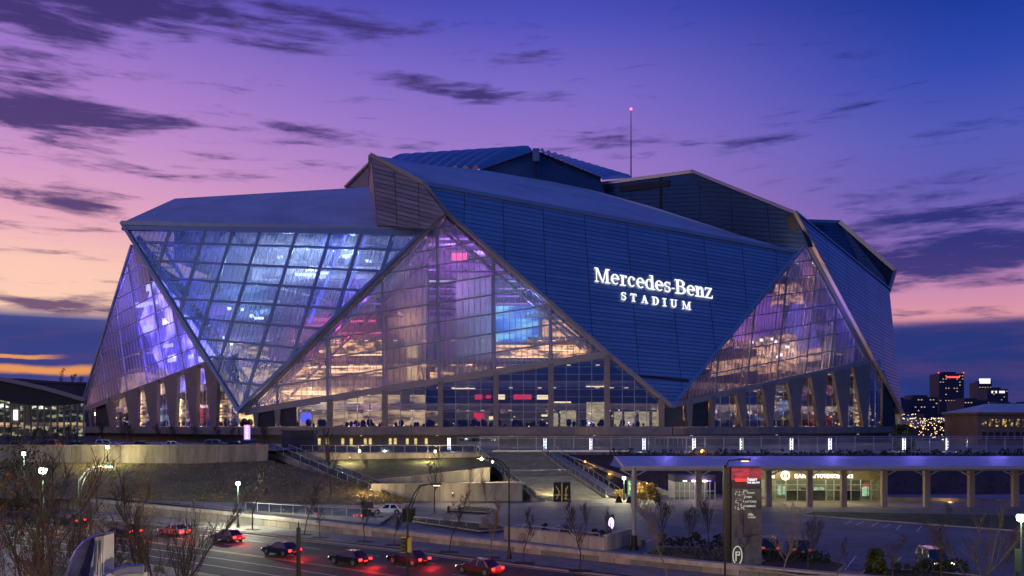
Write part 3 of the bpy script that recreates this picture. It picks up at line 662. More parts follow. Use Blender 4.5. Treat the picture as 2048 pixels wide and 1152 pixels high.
# ---- central petals of the moving roof: foil cushions and their gable wall
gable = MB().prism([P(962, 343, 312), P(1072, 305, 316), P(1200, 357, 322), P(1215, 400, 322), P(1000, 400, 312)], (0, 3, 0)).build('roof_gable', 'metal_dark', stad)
MB().bar(P(960, 342, 311), P(1072, 303, 315), .5, .7, (0, 0, 1)).build('roof_edge', 'louvre', stad)
MB().bar(P(1072, 303, 315), P(1202, 357, 321), .5, .7, (0, 0, 1)).build('roof_edge', 'louvre', stad)
MB().box(P(1072, 310, 314), (2.4, 1.2, 4.5)).build('ridge_post', 'metal_grey', stad)
MB().bar(P(1072, 316, 314.6), P(1072, 372, 314.6), .5, .5, (0, -1, 0)).build('gable_joint', 'louvre', stad)
def cushions(Sa, Sb, Ea, Eb, n, bulge, name='foil_cushion'):
    for k in range(n):
        s0, s1 = Sa.lerp(Sb, k/n), Sa.lerp(Sb, (k+1)/n); e0, e1_ = Ea.lerp(Eb, k/n), Ea.lerp(Eb, (k+1)/n)
        nn = (s1-s0).cross(e0-s0).normalized()
        if nn.z < 0: nn = -nn
        vs, fs = [], []; NU, NV = 8, 7
        for j in range(NV+1):
            for i in range(NU+1):
                u, v = i/NU, j/NV; p = s0.lerp(s1, u).lerp(e0.lerp(e1_, u), v)
                h = math.sin(math.pi*u)**.7*bulge*(.35+.65*math.sin(math.pi*min(1, max(0, v))*.9+.2)); vs.append(p+nn*h+Vector((0, 0, .3*bulge*math.sin(math.pi*u))))
        for j in range(NV):
            for i in range(NU): a = j*(NU+1)+i; fs.append((a, a+1, a+NU+2, a+NU+1))
        MB().add(vs, fs).build(name, 'cushion', stad, smooth=True)
cushions(P(812, 320, 392), P(1066, 303, 372), P(748, 352, 300), P(962, 344, 313), 10, 3.4)
cushions(P(1078, 304, 372), P(1262, 356, 372), P(1075, 306, 316), P(1204, 360, 322), 13, 1.6)
MB().prism([P(690, 374, 340), P(738, 322, 330), P(738, 376, 330)], (0, 4, 0)).build('rear_wing', 'metal_tan', stad)
MB().bar(P(690, 374, 339), P(741, 324, 329), .8, .8, (0, 0, 1)).build('roof_edge', 'beam', stad)
# closing volume: main roof deck and far walls
MB().prism([P(350, 400, 300), P(735, 378, 300), P(1150, 376, 324), P(1480, 474, 292), P(1565, 506, 285), Vector((128, 392, 66)), Vector((130, 440, 72)), Vector((-130, 440, 80)), Vector((-142, 372, 84))], (0, 0, -1.5)).build('main_roof', 'roof', stad)
apL, apR = PL.at(265, 490, 0), P(1778, 580, 360)
for a, b in zip(BK[:-1], BK[1:]): MB().prism([Vector((a.x, a.y, DECKZ)), Vector((b.x, b.y, DECKZ)), Vector((b.x, b.y, 76)), Vector((a.x, a.y, 76))], (0, -.6, 0)).build('rear_wall', 'metal_grey', stad)
MB().prism([Vector((T3.x, T3.y, DECKZ)), Vector((140, 374, DECKZ)), apR+Vector((-3, 4, -2)), Vector((T3.x, T3.y, 17))], (-.6, .2, 0)).build('rear_wall', 'metal_grey', stad)
MB().prism([Vector((T0.x, T0.y, DECKZ)), Vector((-142, 372, DECKZ)), Vector((-142, 372, 76)), apL, Vector((T0.x, T0.y, 17))], (.6, .2, 0)).build('rear_wall', 'metal_grey', stad)
# ---- lower curtain wall, columns and podium
PW = Plane(Vector((-73.6, 241.2, 10)), Vector((43.2, 241.2, 10)), Vector((0, 241.2, 30)))
n2 = (T3-T2).normalized(); inR = Vector((-n2.y, n2.x, 0)); n0 = (T1-T0).normalized(); inL = Vector((-n0.y, n0.x, 0))
PWR = Plane(T2+inR*1.2, T3+inR*1.2, T2+inR*1.2+Vector((0, 0, 20)))
PWL = Plane(T0+inL*1.2, T1+inL*1.2, T0+inL*1.2+Vector((0, 0, 20)))
YB = 853.4
def sillT(x): return 823-(x-490)*.1604+3
wall = MB().bar(Vector((-73, 241.3, 13.05)), Vector((43, 241.3, 13.05)), .5, .3).build('curtain_wall', 'steel', stad)
cols_front = [(593, 600), (660, 9), (770, 10), (881, 9), (992, 9), (1102, 9), (1214, 10), (1323, 10)]
bays = [(596, 654), (665, 765), (776, 876), (886, 987), (997, 1097), (1107, 1209), (1220, 1318)]
def soffB(x): return 712+(x-1219)*.83
for bi, (x0, x1) in enumerate(bays):
    if x1 < 1215: poly = [(x0, sillT(x0)), (x1, sillT(x1)), (x1, YB), (x0, YB)]
    else: poly = [(x0, soffB(x0)+3), (x1, soffB(x1)+3), (x1, YB), (x0, YB)]
    nx = 2 if bi == 0 else 4
    vs_ = [((x0+(x1-x0)*k/nx, 650), (x0+(x1-x0)*k/nx, 900)) for k in range(1, nx)]
    hs_ = [((500, y), (1500, y)) for y in (838.3, 823.5, 808.5, 793.5, 778.5, 763.5, 748.5, 733.5)]
    panel_parts('window_pane', poly, PW, vs_+hs_, 'lower_glass', wall, off=0, thick=.06, gap=.05, amin=4)
    for a, b in vs_:
        c = clipline(poly, a, b)
        if c: MB().bar(PW.at(*c[0], .05), PW.at(*c[1], .05), .14, .2, PW.n).build('mullion', 'steel', wall)
    for a, b in hs_:
        c = clipline(poly, a, b)
        if c: MB().bar(PW.at(*c[0], .02), PW.at(*c[1], .02), .10, .12, PW.n).build('transom', 'steel', wall)
for x, w in ((660, 10.5), (770, 10.5), (881, 10), (992, 10), (1102, 10), (1214, 10), (1323, 10)):
    yt = sillT(x) if x < 1220 else 800
    a, b = P(x, yt, 240.2), P(x, YB, 240.2)
    MB().box((a+b)/2+Vector((0, 0, 0)), (w*240/FPX, 1.5, (a-b).length)).build('column', 'pier', stad)
for x0, x1, yt in ((517, 551, 819), (562, 594, 812)): 
    MB().prism([PW.at(x0, yt, .4), PW.at(x1, yt, .4), PW.at(x1, YB, .4), PW.at(x0, YB, .4)], -PW.n*.4).build('solid_bay', 'dark_panel', stad)
for x0, x1 in ((509, 517), (552, 561)): 
    MB().prism([PW.at(x0-2, 820, 1), PW.at(x1+2, 814, 1), PW.at(x1, YB, 1), PW.at(x0+2, YB, 1)], -PW.n*1.4).build('column', 'pier', stad)
MB().prism([PW.at(1328, 815, .4), PW.at(1365, 815, .4), PW.at(1365, YB, .4), PW.at(1328, YB, .4)], -PW.n*.4).build('solid_bay', 'dark_panel', stad)
for x0, x1, yt in ((1345, 1364, 812), (1378, 1416, 806)):
    MB().prism([PWR.at(max(x0, 1348), yt, .2), PWR.at(x1, yt-3, .2), PWR.at(x1, YB, .2), PWR.at(max(x0, 1348), YB, .2)], -PWR.n*.4).build('solid_bay', 'dark_panel', stad)
# tapering piers on the right flank and on the left flank, with glazing between them
def sillR(x): return 811-(x-1343)*.2234
def sillL(x): return 823-(x-160)*.375
def pier(plx, tl, tr_, yt1, yt2, bl, br, m='pier'):
    a, b, c, d = plx.at(tl, yt1, 1.6), plx.at(tr_, yt2, 1.6), plx.at(br, YB, 1.6), plx.at(bl, YB, 1.6)
    MB().prism([a, b, c, d], -plx.n*1.1).build('tapered_pier', m, stad)
piersR = [(1463, 1484, 1478, 1484), (1517, 1543, 1529, 1538), (1567, 1599, 1580, 1590), (1614, 1647, 1629, 1639), (1658, 1694, 1677, 1686), (1698, 1734, 1719, 1727)]
for tl, t_r, bl, br in [(1364, 1378, 1368, 1375), (1416, 1424, 1413, 1421)]+piersR:
    pier(PWR, tl, t_r, sillR(tl)-1, sillR(t_r)-1, bl, br)
wallR = MB().bar(PWR.at(1420, YB+1, .1), PWR.at(1740, YB+1, .1), .3, .3).build('curtain_wall', 'steel', stad)
xs = [1422]+[v for p in piersR for v in (p[2]-6, p[3]+2)]+[1760]
bx = [(1422, 1478), (1484, 1530), (1538, 1581), (1590, 1630), (1639, 1678), (1686, 1720), (1727, 1762)]
for x0, x1 in bx:
    poly = [(x0, sillR(x0)+1), (x1, sillR(x1)+1), (x1, YB), (x0, YB)]
    vs_ = [((x0+(x1-x0)*k/3, 650), (x0+(x1-x0)*k/3, 900)) for k in (1, 2)]; hs_ = [((500, y), (1800, y)) for y in (838.3, 823.5, 808.5, 793.5, 778.5, 763.5, 748.5, 733.5)]
    panel_parts('window_pane', poly, PWR, vs_+hs_, 'lower_glass', wallR, off=0, thick=.06, gap=.05, amin=4)
    for nm, ls, w in (('mullion', vs_, .13), ('transom', hs_, .1)):
        for a, b in ls:
            c = clipline(poly, a, b)
            if c: MB().bar(PWR.at(*c[0], .05), PWR.at(*c[1], .05), w, .15, PWR.n).build(nm, 'steel', wallR)
MB().prism([PWR.at(1764, 742, .5), PWR.at(1786, 790, .5), PWR.at(1788, YB, .5), PWR.at(1762, YB, .5)], -PWR.n*.8).build('solid_bay', 'dark_panel', stad)
piersL = [(200, 210, 206, 211), (219, 232, 230, 236), (258, 285, 271, 283), (297, 325, 311, 323), (337, 365, 350, 361), (377, 405, 392, 403), (417, 446, 432, 442)]
for tl, t_r, bl, br in [(183, 190, 190, 193)]+piersL[1:]:
    pier(PWL, tl, t_r, sillL(tl)-1, sillL(t_r)-1, bl, br)
MB().prism([PWL.at(193, 812, .3), PWL.at(230, 800, .3), PWL.at(232, YB, .3), PWL.at(193, YB, .3)], -PWL.n*.4).build('solid_bay', 'dark_panel', stad)
wallL = MB().bar(PWL.at(165, YB+1, .1), PWL.at(480, YB+1, .1), .3, .3).build('curtain_wall', 'steel', stad)
for x0, x1 in [(166, 190), (234, 270), (284, 310), (324, 349), (362, 391), (404, 432), (443, 478)]:
    poly = [(x0, sillL(x0)+1), (x1, sillL(x1)+1), (x1, YB), (x0, YB)]
    vs_ = [((x0+(x1-x0)*k/3, 650), (x0+(x1-x0)*k/3, 900)) for k in (1, 2)]; hs_ = [((100, y), (600, y)) for y in (842, 830, 818, 806, 794, 782, 770, 758, 746)]
    panel_parts('window_pane', poly, PWL, vs_+hs_, 'lower_glass', wallL, off=0, thick=.06, gap=.05, amin=4)
    for nm, ls, w in (('mullion', vs_, .13), ('transom', hs_, .1)):
        for a, b in ls:
            c = clipline(poly, a, b)
            if c: MB().bar(PWL.at(*c[0], .05), PWL.at(*c[1], .05), w, .15, PWL.n).build(nm, 'steel', wallL)
# podium: a projecting band of panels and a recessed wall with doors under it
pod = [T0, T1, T2, T3]
band = MB()
for a, b, in zip(pod[:-1], pod[1:]):
    band.bar(Vector((a.x, a.y+.4, 12.1)), Vector((b.x, b.y+.4, 12.1)), 1.6, 2.1)
bandO = band.build('podium_band', 'podium', stad)
for a, b in zip(pod[:-1], pod[1:]):
    L_ = (b-a).length; n = int(L_/3.7); d = (b-a).normalized(); out = Vector((d.y, -d.x, 0))
    for k in range(n):
        c = a+(b-a)*((k+.5)/n)
        MB().box(Vector((c.x, c.y, 12.15))+out*.52, (L_/n-.06, .12, 1.98), math.atan2(d.y, d.x)).build('band_panel', 'podium' if k % 4 else 'pier', bandO)
lowA = inset(pod, 5)
lw = MB()
for a, b in zip(lowA[:-1], lowA[1:]): lw.bar(Vector((a.x, a.y, 9.5)), Vector((b.x, b.y, 9.5)), .6, 3.0)
lwo = lw.build('podium_wall', 'podium', stad)
sof = MB()
for a, b, c, d in zip(pod[:-1], pod[1:], lowA[1:], lowA[:-1]): sof.prism([Vector((p.x, p.y, 11.0)) for p in (a, b, c, d)], (0, 0, .1))
sof.build('podium_soffit', 'podium', stad)
def podwin(px0, px1, m, y0=873, y1=890, nm='door', d=244.6):
    a, b = P(px0, y0, d), P(px1, y1, d)
    b.z = max(b.z, DECKZ+.02)
    MB().box(((a.x+b.x)/2, d, (a.z+b.z)/2), (b.x-a.x, .2, a.z-b.z)).build(nm, m, lwo)
for x in (636, 652, 683, 700, 728, 738, 778, 788, 812, 829, 850): podwin(x, x+5, 'lit_cream', 877, 889)
for x in (600, 617, 668, 715, 755, 800, 840, 862, 918, 1013): podwin(x, x+7, 'inner_mid', 875, 891)
podwin(915, 993, 'louvre', 878, 889, 'kiosk_opening'); podwin(1310, 1384, 'inner_dark', 877, 890, 'entrance_glazing')
for k in range(9): podwin(1310+k*9, 1311.2+k*9, 'steel', 875, 891, 'mullion', 244.3)
podwin(1308, 1386, 'steel', 874, 876, 'mullion', 244.3)
for x in (1133, 1190, 1240): podwin(x, x+8, 'inner_mid', 876, 891)
# ---- sign letters on the front wing: serif capitals and small letters cut from strokes
Sx, Sy = 1/7.06, .1455/7.06*1.0
def tp(u, v, off=.55):        # u along the baseline, v up, in zoomed-pixel units
    px = 1160+(205+u)/7.06; py = 520+(312+u*.1475-v)/7.06
    px -= v*.045/7.06
    return PB.at(px, py, off)
def glyph_letter(parts, u0, v0, parent):
    mb = MB()
    for i, pts in enumerate(parts):
        if abs(sum(pts[j][0]*pts[(j+1) % len(pts)][1]-pts[(j+1) % len(pts)][0]*pts[j][1] for j in range(len(pts)))) < 1: continue
        o_ = .55+.006*i
        mb.prism([tp(u0+x, v0+y, o_) for x, y in pts], -PB.n*.15)
    return mb.build('letter', 'sign_white', parent)
def R4(x0, y0, x1, y1): return [[(x0, y0), (x1, y0), (x1, y1), (x0, y1)]]
def ring(cx, cy_, rx, ry, tx, ty, a0, a1, n=14):
    out = []
    for k in range(n):
        t0, t1 = math.radians(a0+(a1-a0)*k/n), math.radians(a0+(a1-a0)*(k+1)/n)
        o = lambda t, q: (cx+(rx-q*tx)*math.cos(t), cy_+(ry-q*ty)*math.sin(t))
        out.append([o(t0, 0), o(t1, 0), o(t1, 1), o(t0, 1)])
    return out
def G_e(w=120, h=146): return ring(w/2, h/2, w/2, h/2, 30, 12, 0, 312, 18)+R4(26, h*.5, w-1, h*.5+13)
def G_c(w=107, h=146): return ring(w/2+4, h/2, w/2+2, h/2, 30, 12, 42, 318, 16)+[[(w-30, h*.66), (w-4, h*.66), (w-4, h*.86), (w-30, h*.92)]]
def G_s(w, h, k=1.0):
    w = w*.9
    t = 24*k; r = h*.27
    return ring(w/2, h-r, w/2-3, r, t, 12*k, 35, 270, 12)+ring(w/2, r+h*.0, w/2-1, r+4, t, 12*k, -145, 92, 12)+R4(w-12*k, h*.68, w-4*k, h*.98)+R4(3*k, 2, 11*k, h*.34)
def G_M(w, h, k=1.0):
    s = 30*k; th = 11*k; ser = 12*k
    return (R4(20*k, 0, 20*k+th, h)+R4(w-24*k-s, 0, w-24*k, h)+[[(14*k, h), (14*k+s+6*k, h), (w*.52+8*k, 0), (w*.52-8*k, 0)], [(w*.52-8*k, 0), (w*.52+8*k, 0), (w-24*k-s+9*k, h), (w-24*k-s-3*k, h)]]
            + R4(0, 0, 54*k, ser)+R4(0, h-ser, 30*k, h)+R4(w-76*k, 0, w, ser)+R4(w-40*k, h-ser, w, h))
def G_r(): return R4(26, 0, 56, 146)+R4(0, 0, 84, 12)+R4(4, 134, 50, 146)+ring(78, 98, 34, 46, 10, 14, 60, 180, 7)+[[(74, 112), (101, 112), (101, 140), (80, 144)]]
def G_n(): return R4(22, 0, 52, 146)+R4(0, 0, 72, 12)+R4(2, 134, 44, 146)+ring(82, 100, 36, 46, 30, 13, 0, 175, 9)+R4(88, 0, 118, 102)+R4(74, 0, 132, 12)
def G_d(): return ring(58, 73, 58, 73, 30, 12, 20, 340, 18)+R4(84, 0, 114, 200)+R4(62, 188, 104, 200)+R4(104, 0, 136, 12)
def G_z(): return R4(4, 134, 100, 146)+R4(0, 0, 106, 12)+[[(4, 12), (36, 12), (100, 134), (68, 134)]]+R4(4, 108, 14, 134)+R4(96, 12, 106, 42)
def G_B(): return R4(24, 0, 56, 197)+R4(0, 0, 70, 12)+R4(0, 185, 70, 197)+ring(74, 148, 66, 49, 32, 12, -90, 90, 12)+ring(74, 54, 80, 54, 34, 12, -90, 90, 12)+R4(54, 96, 78, 108)+R4(54, 185, 78, 197)+R4(54, 0, 78, 12)
def G_hy(): return R4(2, 58, 42, 70)
sign = bpy.data.objects.new('wall_sign', None); link(sign, None)
sign.location = PB.at(1305, 580, 0)
tag(sign, 'illuminated white serif lettering fixed to the blue metal wing of the stadium', 'sign')
for g, u in ((G_M(215, 197), 0), (G_e(), 227), (G_r(), 352), (G_c(), 463), (G_e(), 585), (G_d(), 710), (G_e(), 850), (G_s(98, 146), 978), (G_hy(), 1082), (G_B(), 1130), (G_e(), 1296), (G_n(), 1412), (G_z(), 1552)):
    glyph_letter(g, u, 0, sign)
k_ = .56
def C_T(): return R4(30, 0, 52, 110)+R4(14, 0, 68, 8)+R4(0, 100, 84, 110)+R4(0, 78, 8, 100)+R4(76, 78, 84, 100)
def C_A(): return [[(14, 0), (22, 0), (56, 110), (42, 110)], [(42, 110), (56, 110), (90, 0), (62, 0)]]+R4(26, 36, 66, 44)+R4(0, 0, 36, 8)+R4(56, 0, 98, 8)
def C_D(): return R4(16, 0, 38, 110)+R4(0, 0, 48, 8)+R4(0, 102, 48, 110)+ring(46, 55, 52, 55, 24, 9, -90, 90, 12)
def C_I(): return R4(20, 0, 42, 110)+R4(2, 0, 60, 8)+R4(2, 102, 60, 110)
def C_U(): return R4(14, 36, 36, 110)+R4(74, 36, 84, 110)+ring(49, 38, 35, 38, 20, 11, 180, 360, 12)+R4(0, 102, 50, 110)+R4(60, 102, 98, 110)
for g, u in ((G_s(78, 110, .78), 360), (C_T(), 495), (C_A(), 643), (C_D(), 795), (C_I(), 943), (C_U(), 1055), (G_M(125, 110, .6), 1222)):
    glyph_letter(g, u, -205-0*u, sign)
# ---- antenna mast
mast = thing('antenna_mast', 'thin dark mast with a red beacon rising behind the stadium roof', 'mast', P(1262, 400, 345))
MB().tube([P(1262, 400, 345), P(1262, 300, 345), P(1262, 221, 345)], [.28, .22, .12], 8).build('mast_tube', 'black', mast)
MB().blob(P(1262, 218, 345), .45, 1, 8).build('beacon', 'red_beacon', mast)
# ================================================================== INSIDE THE STADIUM (seen through its glass)
inn = thing('stadium_interior', 'lit concourse floors, seating bowl and stair cores seen through the stadium glass', 'interior', (0, 290, 13))
levels = [13.2, 19.0, 25.5, 32.0, 39.0, 46.5, 54.0]
def offs(z): return 11+max(0, z-13)*.12
rng = random.Random(3)
def seg_pt(pl_, i, t): return pl_[i].lerp(pl_[i+1], t)
for li, z in enumerate(levels):
    o1, o2 = offs(z) if li else 1.8, 40
    A_, B_ = inset(plan, o1), inset(plan, o2)
    mb = MB()
    for i in range(3):
        t0, t1 = (0, 1)
        if li >= 4 and i == 1: continue
        if li >= 3 and i != 1: t0, t1 = (.15, .95) if i == 2 else (.1, 1)
        a, b = A_[i].lerp(A_[i+1], t0), A_[i].lerp(A_[i+1], t1); c, d = B_[i].lerp(B_[i+1], t1), B_[i].lerp(B_[i+1], t0)
        mb.prism([Vector((p.x, p.y, z-.02*i)) for p in (a, b, c, d)], (0, 0, -.9))
    if li >= 4:
        a, b = A_[1], A_[2]; c, d = B_[2], B_[1]
        for t0, t1 in ((0.02, .33), (.68, .98)):
            q = [a.lerp(b, t0), a.lerp(b, t1), d.lerp(c, t1), d.lerp(c, t0)]
            mb.prism([Vector((p.x, p.y, z)) for p in q], (0, 0, -.9))
    mb.build('floor_slab', 'inner_mid', inn)
    # slab edges: pale upstand and rail
    rb = MB()
    for i in range(3):
        a, b = A_[i], A_[i+1]
        if li >= 4: b = a.lerp(b, .33) if i == 1 else b
        rb.bar(Vector((a.x, a.y-.1, z+.45)), Vector((b.x, b.y-.1, z+.45)), .15, .9)
    if li: rb.build('balustrade', 'inner', inn)
# rear wall of the concourses, with lit rooms set in it
Bw = inset(plan, 26)
for i in range(3):
    a, b = Bw[i], Bw[i+1]; d = (b-a).normalized()
    MB().prism([Vector((a.x, a.y, 13.3)), Vector((b.x, b.y, 13.3)), Vector((b.x, b.y, 46)), Vector((a.x, a.y, 46))], (0, 1, 0)).build('bowl_wall', 'inner_mid', inn)
# seating bowl beyond: stepped rake and far side
bowl = MB()
for k in range(10):
    A_, B_ = inset(plan, 30+k*2.4), inset(plan, 33+k*2.4)
    z = 62-k*2.0
    A_[0], B_[0], A_[3], B_[3] = A_[0].lerp(A_[1], .4), B_[0].lerp(B_[1], .4), A_[3].lerp(A_[2], .4), B_[3].lerp(B_[2], .4)
    for i in range(3): bowl.prism([Vector((p.x, p.y, z)) for p in (A_[i], A_[i+1], B_[i+1], B_[i])], (0, 0, -1.4))
bowl.build('seating_bowl', 'inner_mid', inn)
MB().prism([Vector((-150, 400, 13)), Vector((150, 400, 13)), Vector((150, 400, 80)), Vector((-150, 400, 80))], (0, 1, 0)).build('far_bowl', 'inner_dark', inn)
cei = inset(plan, 10); cei[0] = cei[0].lerp(cei[1], .5); cei[3] = cei[3].lerp(cei[2], .55)
MB().prism([Vector((cei[0].x, cei[0].y, 68)), Vector((cei[1].x, cei[1].y+10, 67)), Vector((cei[2].x, cei[2].y+10, 63)), Vector((cei[3].x, cei[3].y, 62)), Vector((110, 398, 64)), Vector((-120, 398, 74))], (0, 0, .6)).build('ceiling', 'inner_mid', inn)
# the two big stair cores
for x0, x1, yt, d in ((775, 852, 455, 262), (911, 981, 548, 262)):
    a, b = P(x0, yt, d), P(x1, 852, d); MB().box(((a.x+b.x)/2, d+5, (a.z+13.3)/2), (b.x-a.x, 10, a.z-13.3)).build('stair_core', 'inner', inn)
def strip(px0, px1, py, d, h, m, tilt=0.0, nm='light_strip', depth=.4):
    a, b = P(px0, py, d), P(px1, py+tilt, d)
    MB().bar(a, b, depth, h).build(nm, m, inn)
def pn(px0, px1, y0, y1, d, m, nm='screen'):
    a, b = P(px0, y0, d), P(px1, y1, d)
    return MB().box(((a.x+b.x)/2, d, (a.z+b.z)/2), (b.x-a.x, .4, a.z-b.z)).build(nm, m, inn)
MT['warm_rooms'] = emis_pattern('warm_rooms', (.05, .03, .015), (1, .56, .24), 2.2, (.30, .3, 1.3), (.45, .60))
MT['warm_rooms2'] = emis_pattern('warm_rooms_soft', (.10, .06, .04), (1, .60, .28), 1.5, (.16, .2, .55), (.38, .62))
MT['cool_rooms'] = emis_pattern('cool_rooms', (.02, .03, .12), (.72, .82, 1), .9, (.10, .1, .5), (.47, .66))
MT['violet_haze'] = emis_pattern('violet_wall', (.10, .03, .30), (.52, .20, .95), 1.05, (.05, .05, .12), (.36, .68))
MT['blue_haze'] = emis_pattern('blue_wall', (.01, .01, .06), (.34, .27, 1), 8.0, (.16, .16, .09), (.44, .66))
MT['people'] = mat('dark_plants_and_crowd', (.012, .012, .012), .9)
# warm concourse walls behind the lower floors (front)
pn(560, 765, 775, 815, 262, 'warm_rooms2', 'lit_wall'); pn(600, 880, 822, 851, 262, 'warm_rooms2', 'lit_wall')
pn(600, 764, 725, 752, 262.5, 'warm_rooms', 'lit_wall'); pn(640, 770, 683, 706, 262.5, 'warm_rooms', 'lit_wall')
pn(988, 1180, 690, 732, 262, 'warm_rooms', 'lit_wall'); pn(1085, 1170, 640, 684, 263, 'warm_rooms2', 'lit_wall')
pn(860, 908, 745, 760, 262, 'warm_rooms', 'lit_wall'); pn(815, 835, 690, 760, 261.5, 'lit_cream', 'lit_wall')
pn(985, 1078, 612, 684, 264, 'lit_cyan', 'video_board')
pn(903, 934, 506, 521, 262, 'lit_pink', 'video_board')
pn(856, 1085, 470, 640, 286, 'violet_haze', 'lit_wall'); pn(600, 775, 560, 690, 288, 'violet_haze', 'lit_wall')
for y, x0, x1 in ((478, 862, 965), (489, 858, 950), (507, 868, 900), (540, 850, 872)): strip(x0, x1, y, 270, .5, 'lit_violet')
for y, x0, x1, t in ((640, 610, 700, 3), (652, 600, 690, -3), (643, 670, 752, -1), (668, 640, 765, -2), (672, 600, 680, 2), (636, 618, 662, 1)): strip(x0, x1, y, 264, .55, 'lit_pink', t)
for y, x0, x1 in ((711, 655, 765), (735, 560, 770), (745, 660, 770), (758, 560, 640), (773, 520, 640), (772, 665, 765), (788, 530, 700), (797, 520, 600), (783, 560, 650), (805, 620, 760), (716, 1000, 1090), (699, 1085, 1150), (735, 992, 1060)):
    strip(x0, x1, y+rng.uniform(-1, 1), 258+rng.uniform(-2, 3), .42, 'lit_warm', rng.uniform(-3, 2))
# lamps under the slabs: small fittings in rows
dots = MB()
for li, z in enumerate(levels[1:5]):
    for i in range(3):
        A_ = inset(plan, 15+rng.uniform(-2, 2)); n = 26
        for k in range(n):
            if rng.random() < .45: continue
            p = A_[i].lerp(A_[i+1], (k+.5)/n); dots.box((p.x, p.y, z-1.15), (1.1, .5, .16))
dots.cur = 0
o = dots.build('ceiling_fittings', 'lit_warm', inn); o['kind'] = 'stuff'
# left wing: white sweep of the upper tier and bright spots
MT['white_sweep'] = emis_pattern('white_sweep', (.03, .05, .20), (.80, .88, 1), 1.7, (.07, .07, .3), (.36, .62))
sw_ = MB()
for k in range(14):
    t0, t1 = k/14, (k+1)/14
    def cv(t): 
        a = math.pi*(1.0+.62*t); return Vector((-18+math.cos(a)*66, 322+math.sin(a)*42, 0))
    a, b = cv(t0), cv(t1)
    sw_.prism([Vector((a.x, a.y, 59-2*t0)), Vector((b.x, b.y, 59-2*t1)), Vector((b.x, b.y+4, 62.5-2*t1)), Vector((a.x, a.y+4, 62.5-2*t0))], (0, .5, -.2))
sw_.build('upper_tier', 'white_sweep', inn)
pn(505, 700, 538, 562, 285, 'white_sweep', 'lit_wall'); pn(500, 770, 500, 530, 292, 'cool_rooms', 'lit_wall'); pn(690, 800, 492, 525, 276, 'cool_rooms', 'lit_wall')
pn(470, 560, 590, 660, 280, 'cool_rooms', 'lit_wall'); pn(430, 620, 690, 716, 276, 'warm_rooms', 'lit_wall'); pn(450, 600, 735, 800, 262, 'warm_rooms', 'lit_wall'); pn(420, 660, 600, 690, 292, 'violet_haze', 'lit_wall')
MT['core_shade'] = emis('spot_lamp', (.9, .97, 1), 5)
for x, y, w in ((508, 632, 16), (518, 636, 18), (459, 617, 8), (690, 512, 26), (560, 514, 10), (735, 522, 14), (610, 549, 40), (650, 546, 24), (484, 619, 6), (445, 675, 6), (463, 688, 6), (705, 541, 18)):
    strip(x-w/2, x+w/2, y, 262, .8, 'core_shade')
for px_ in ((640, 470, 612, 640),):     # the blue-lit mast lines
    a, b = PA.at(px_[0]+48, px_[1]-8, -2.2), PA.at(px_[2], px_[3], -2.2); MB().bar(a, b, 1.7, .4).build('blue_light_line', 'lit_blue', inn)
a, b = PA.at(727, 466, -2.2), PA.at(665, 640, -2.2); MB().bar(a, b, .45, .4).build('blue_light_line', 'lit_blue', inn)
# left flank: blue wall of light behind the frosted gable
q = [PL.at(258, 540, -9), PL.at(390, 700, -9), PL.at(385, 752, -9), PL.at(290, 790, -9), PL.at(225, 640, -9)]
MB().prism(q, PL.n*-.3).build('lit_wall', 'blue_haze', inn)
q = [PL.at(192, 748, -9), PL.at(282, 735, -9), PL.at(292, 780, -9), PL.at(185, 815, -9)]
MB().prism(q, PL.n*-.3).build('lit_wall', 'warm_rooms2', inn)
for x, y, w in ((263, 572, 12), (247, 607, 26), (270, 603, 20), (296, 640, 14), (330, 632, 12), (308, 716, 16), (345, 712, 10), (370, 717, 18), (260, 655, 20), (300, 690, 18)):
    a, b = PL.at(x-w/2, y, -6), PL.at(x+w/2, y-3, -6); MB().bar(a, b, .3, 1.1+.5*((x*7) % 3)).build('light_strip', 'led_white', inn)
# right flank
def prw(pts, m, off=-9): MB().prism([PR.at(*p, off) for p in pts], PR.n*-.3).build('lit_wall', m, inn)
prw([(1600, 560), (1650, 560), (1655, 600), (1590, 605)], 'warm_rooms'); prw([(1585, 505), (1640, 505), (1655, 545), (1580, 550)], 'cool_rooms')
MT['blue_soft'] = emis_pattern('soft_blue_wall', (.01, .01, .08), (.16, .14, .9), 1.0, (.12, .12, .10), (.38, .7)); prw([(1650, 590), (1676, 600), (1705, 690), (1640, 715), (1632, 640)], 'blue_soft', -12); prw([(1440, 650), (1500, 630), (1505, 690), (1445, 700)], 'warm_rooms2'); prw([(1560, 670), (1640, 660), (1640, 735), (1565, 745)], 'warm_rooms')
prw([(1480, 720), (1700, 690), (1700, 715), (1480, 750)], 'warm_rooms2', -11); prw([(1540, 590), (1640, 570), (1640, 680), (1540, 690)], 'violet_haze', -14)
for x, y in ((1582, 674), (1588, 679), (1592, 710), (1598, 706), (1560, 676), (1540, 680), (1612, 690)):
    a = PR.at(x-3, y, -7); b = PR.at(x+3, y, -7); MB().bar(a, b, .3, .8).build('light_strip', 'core_shade', inn)
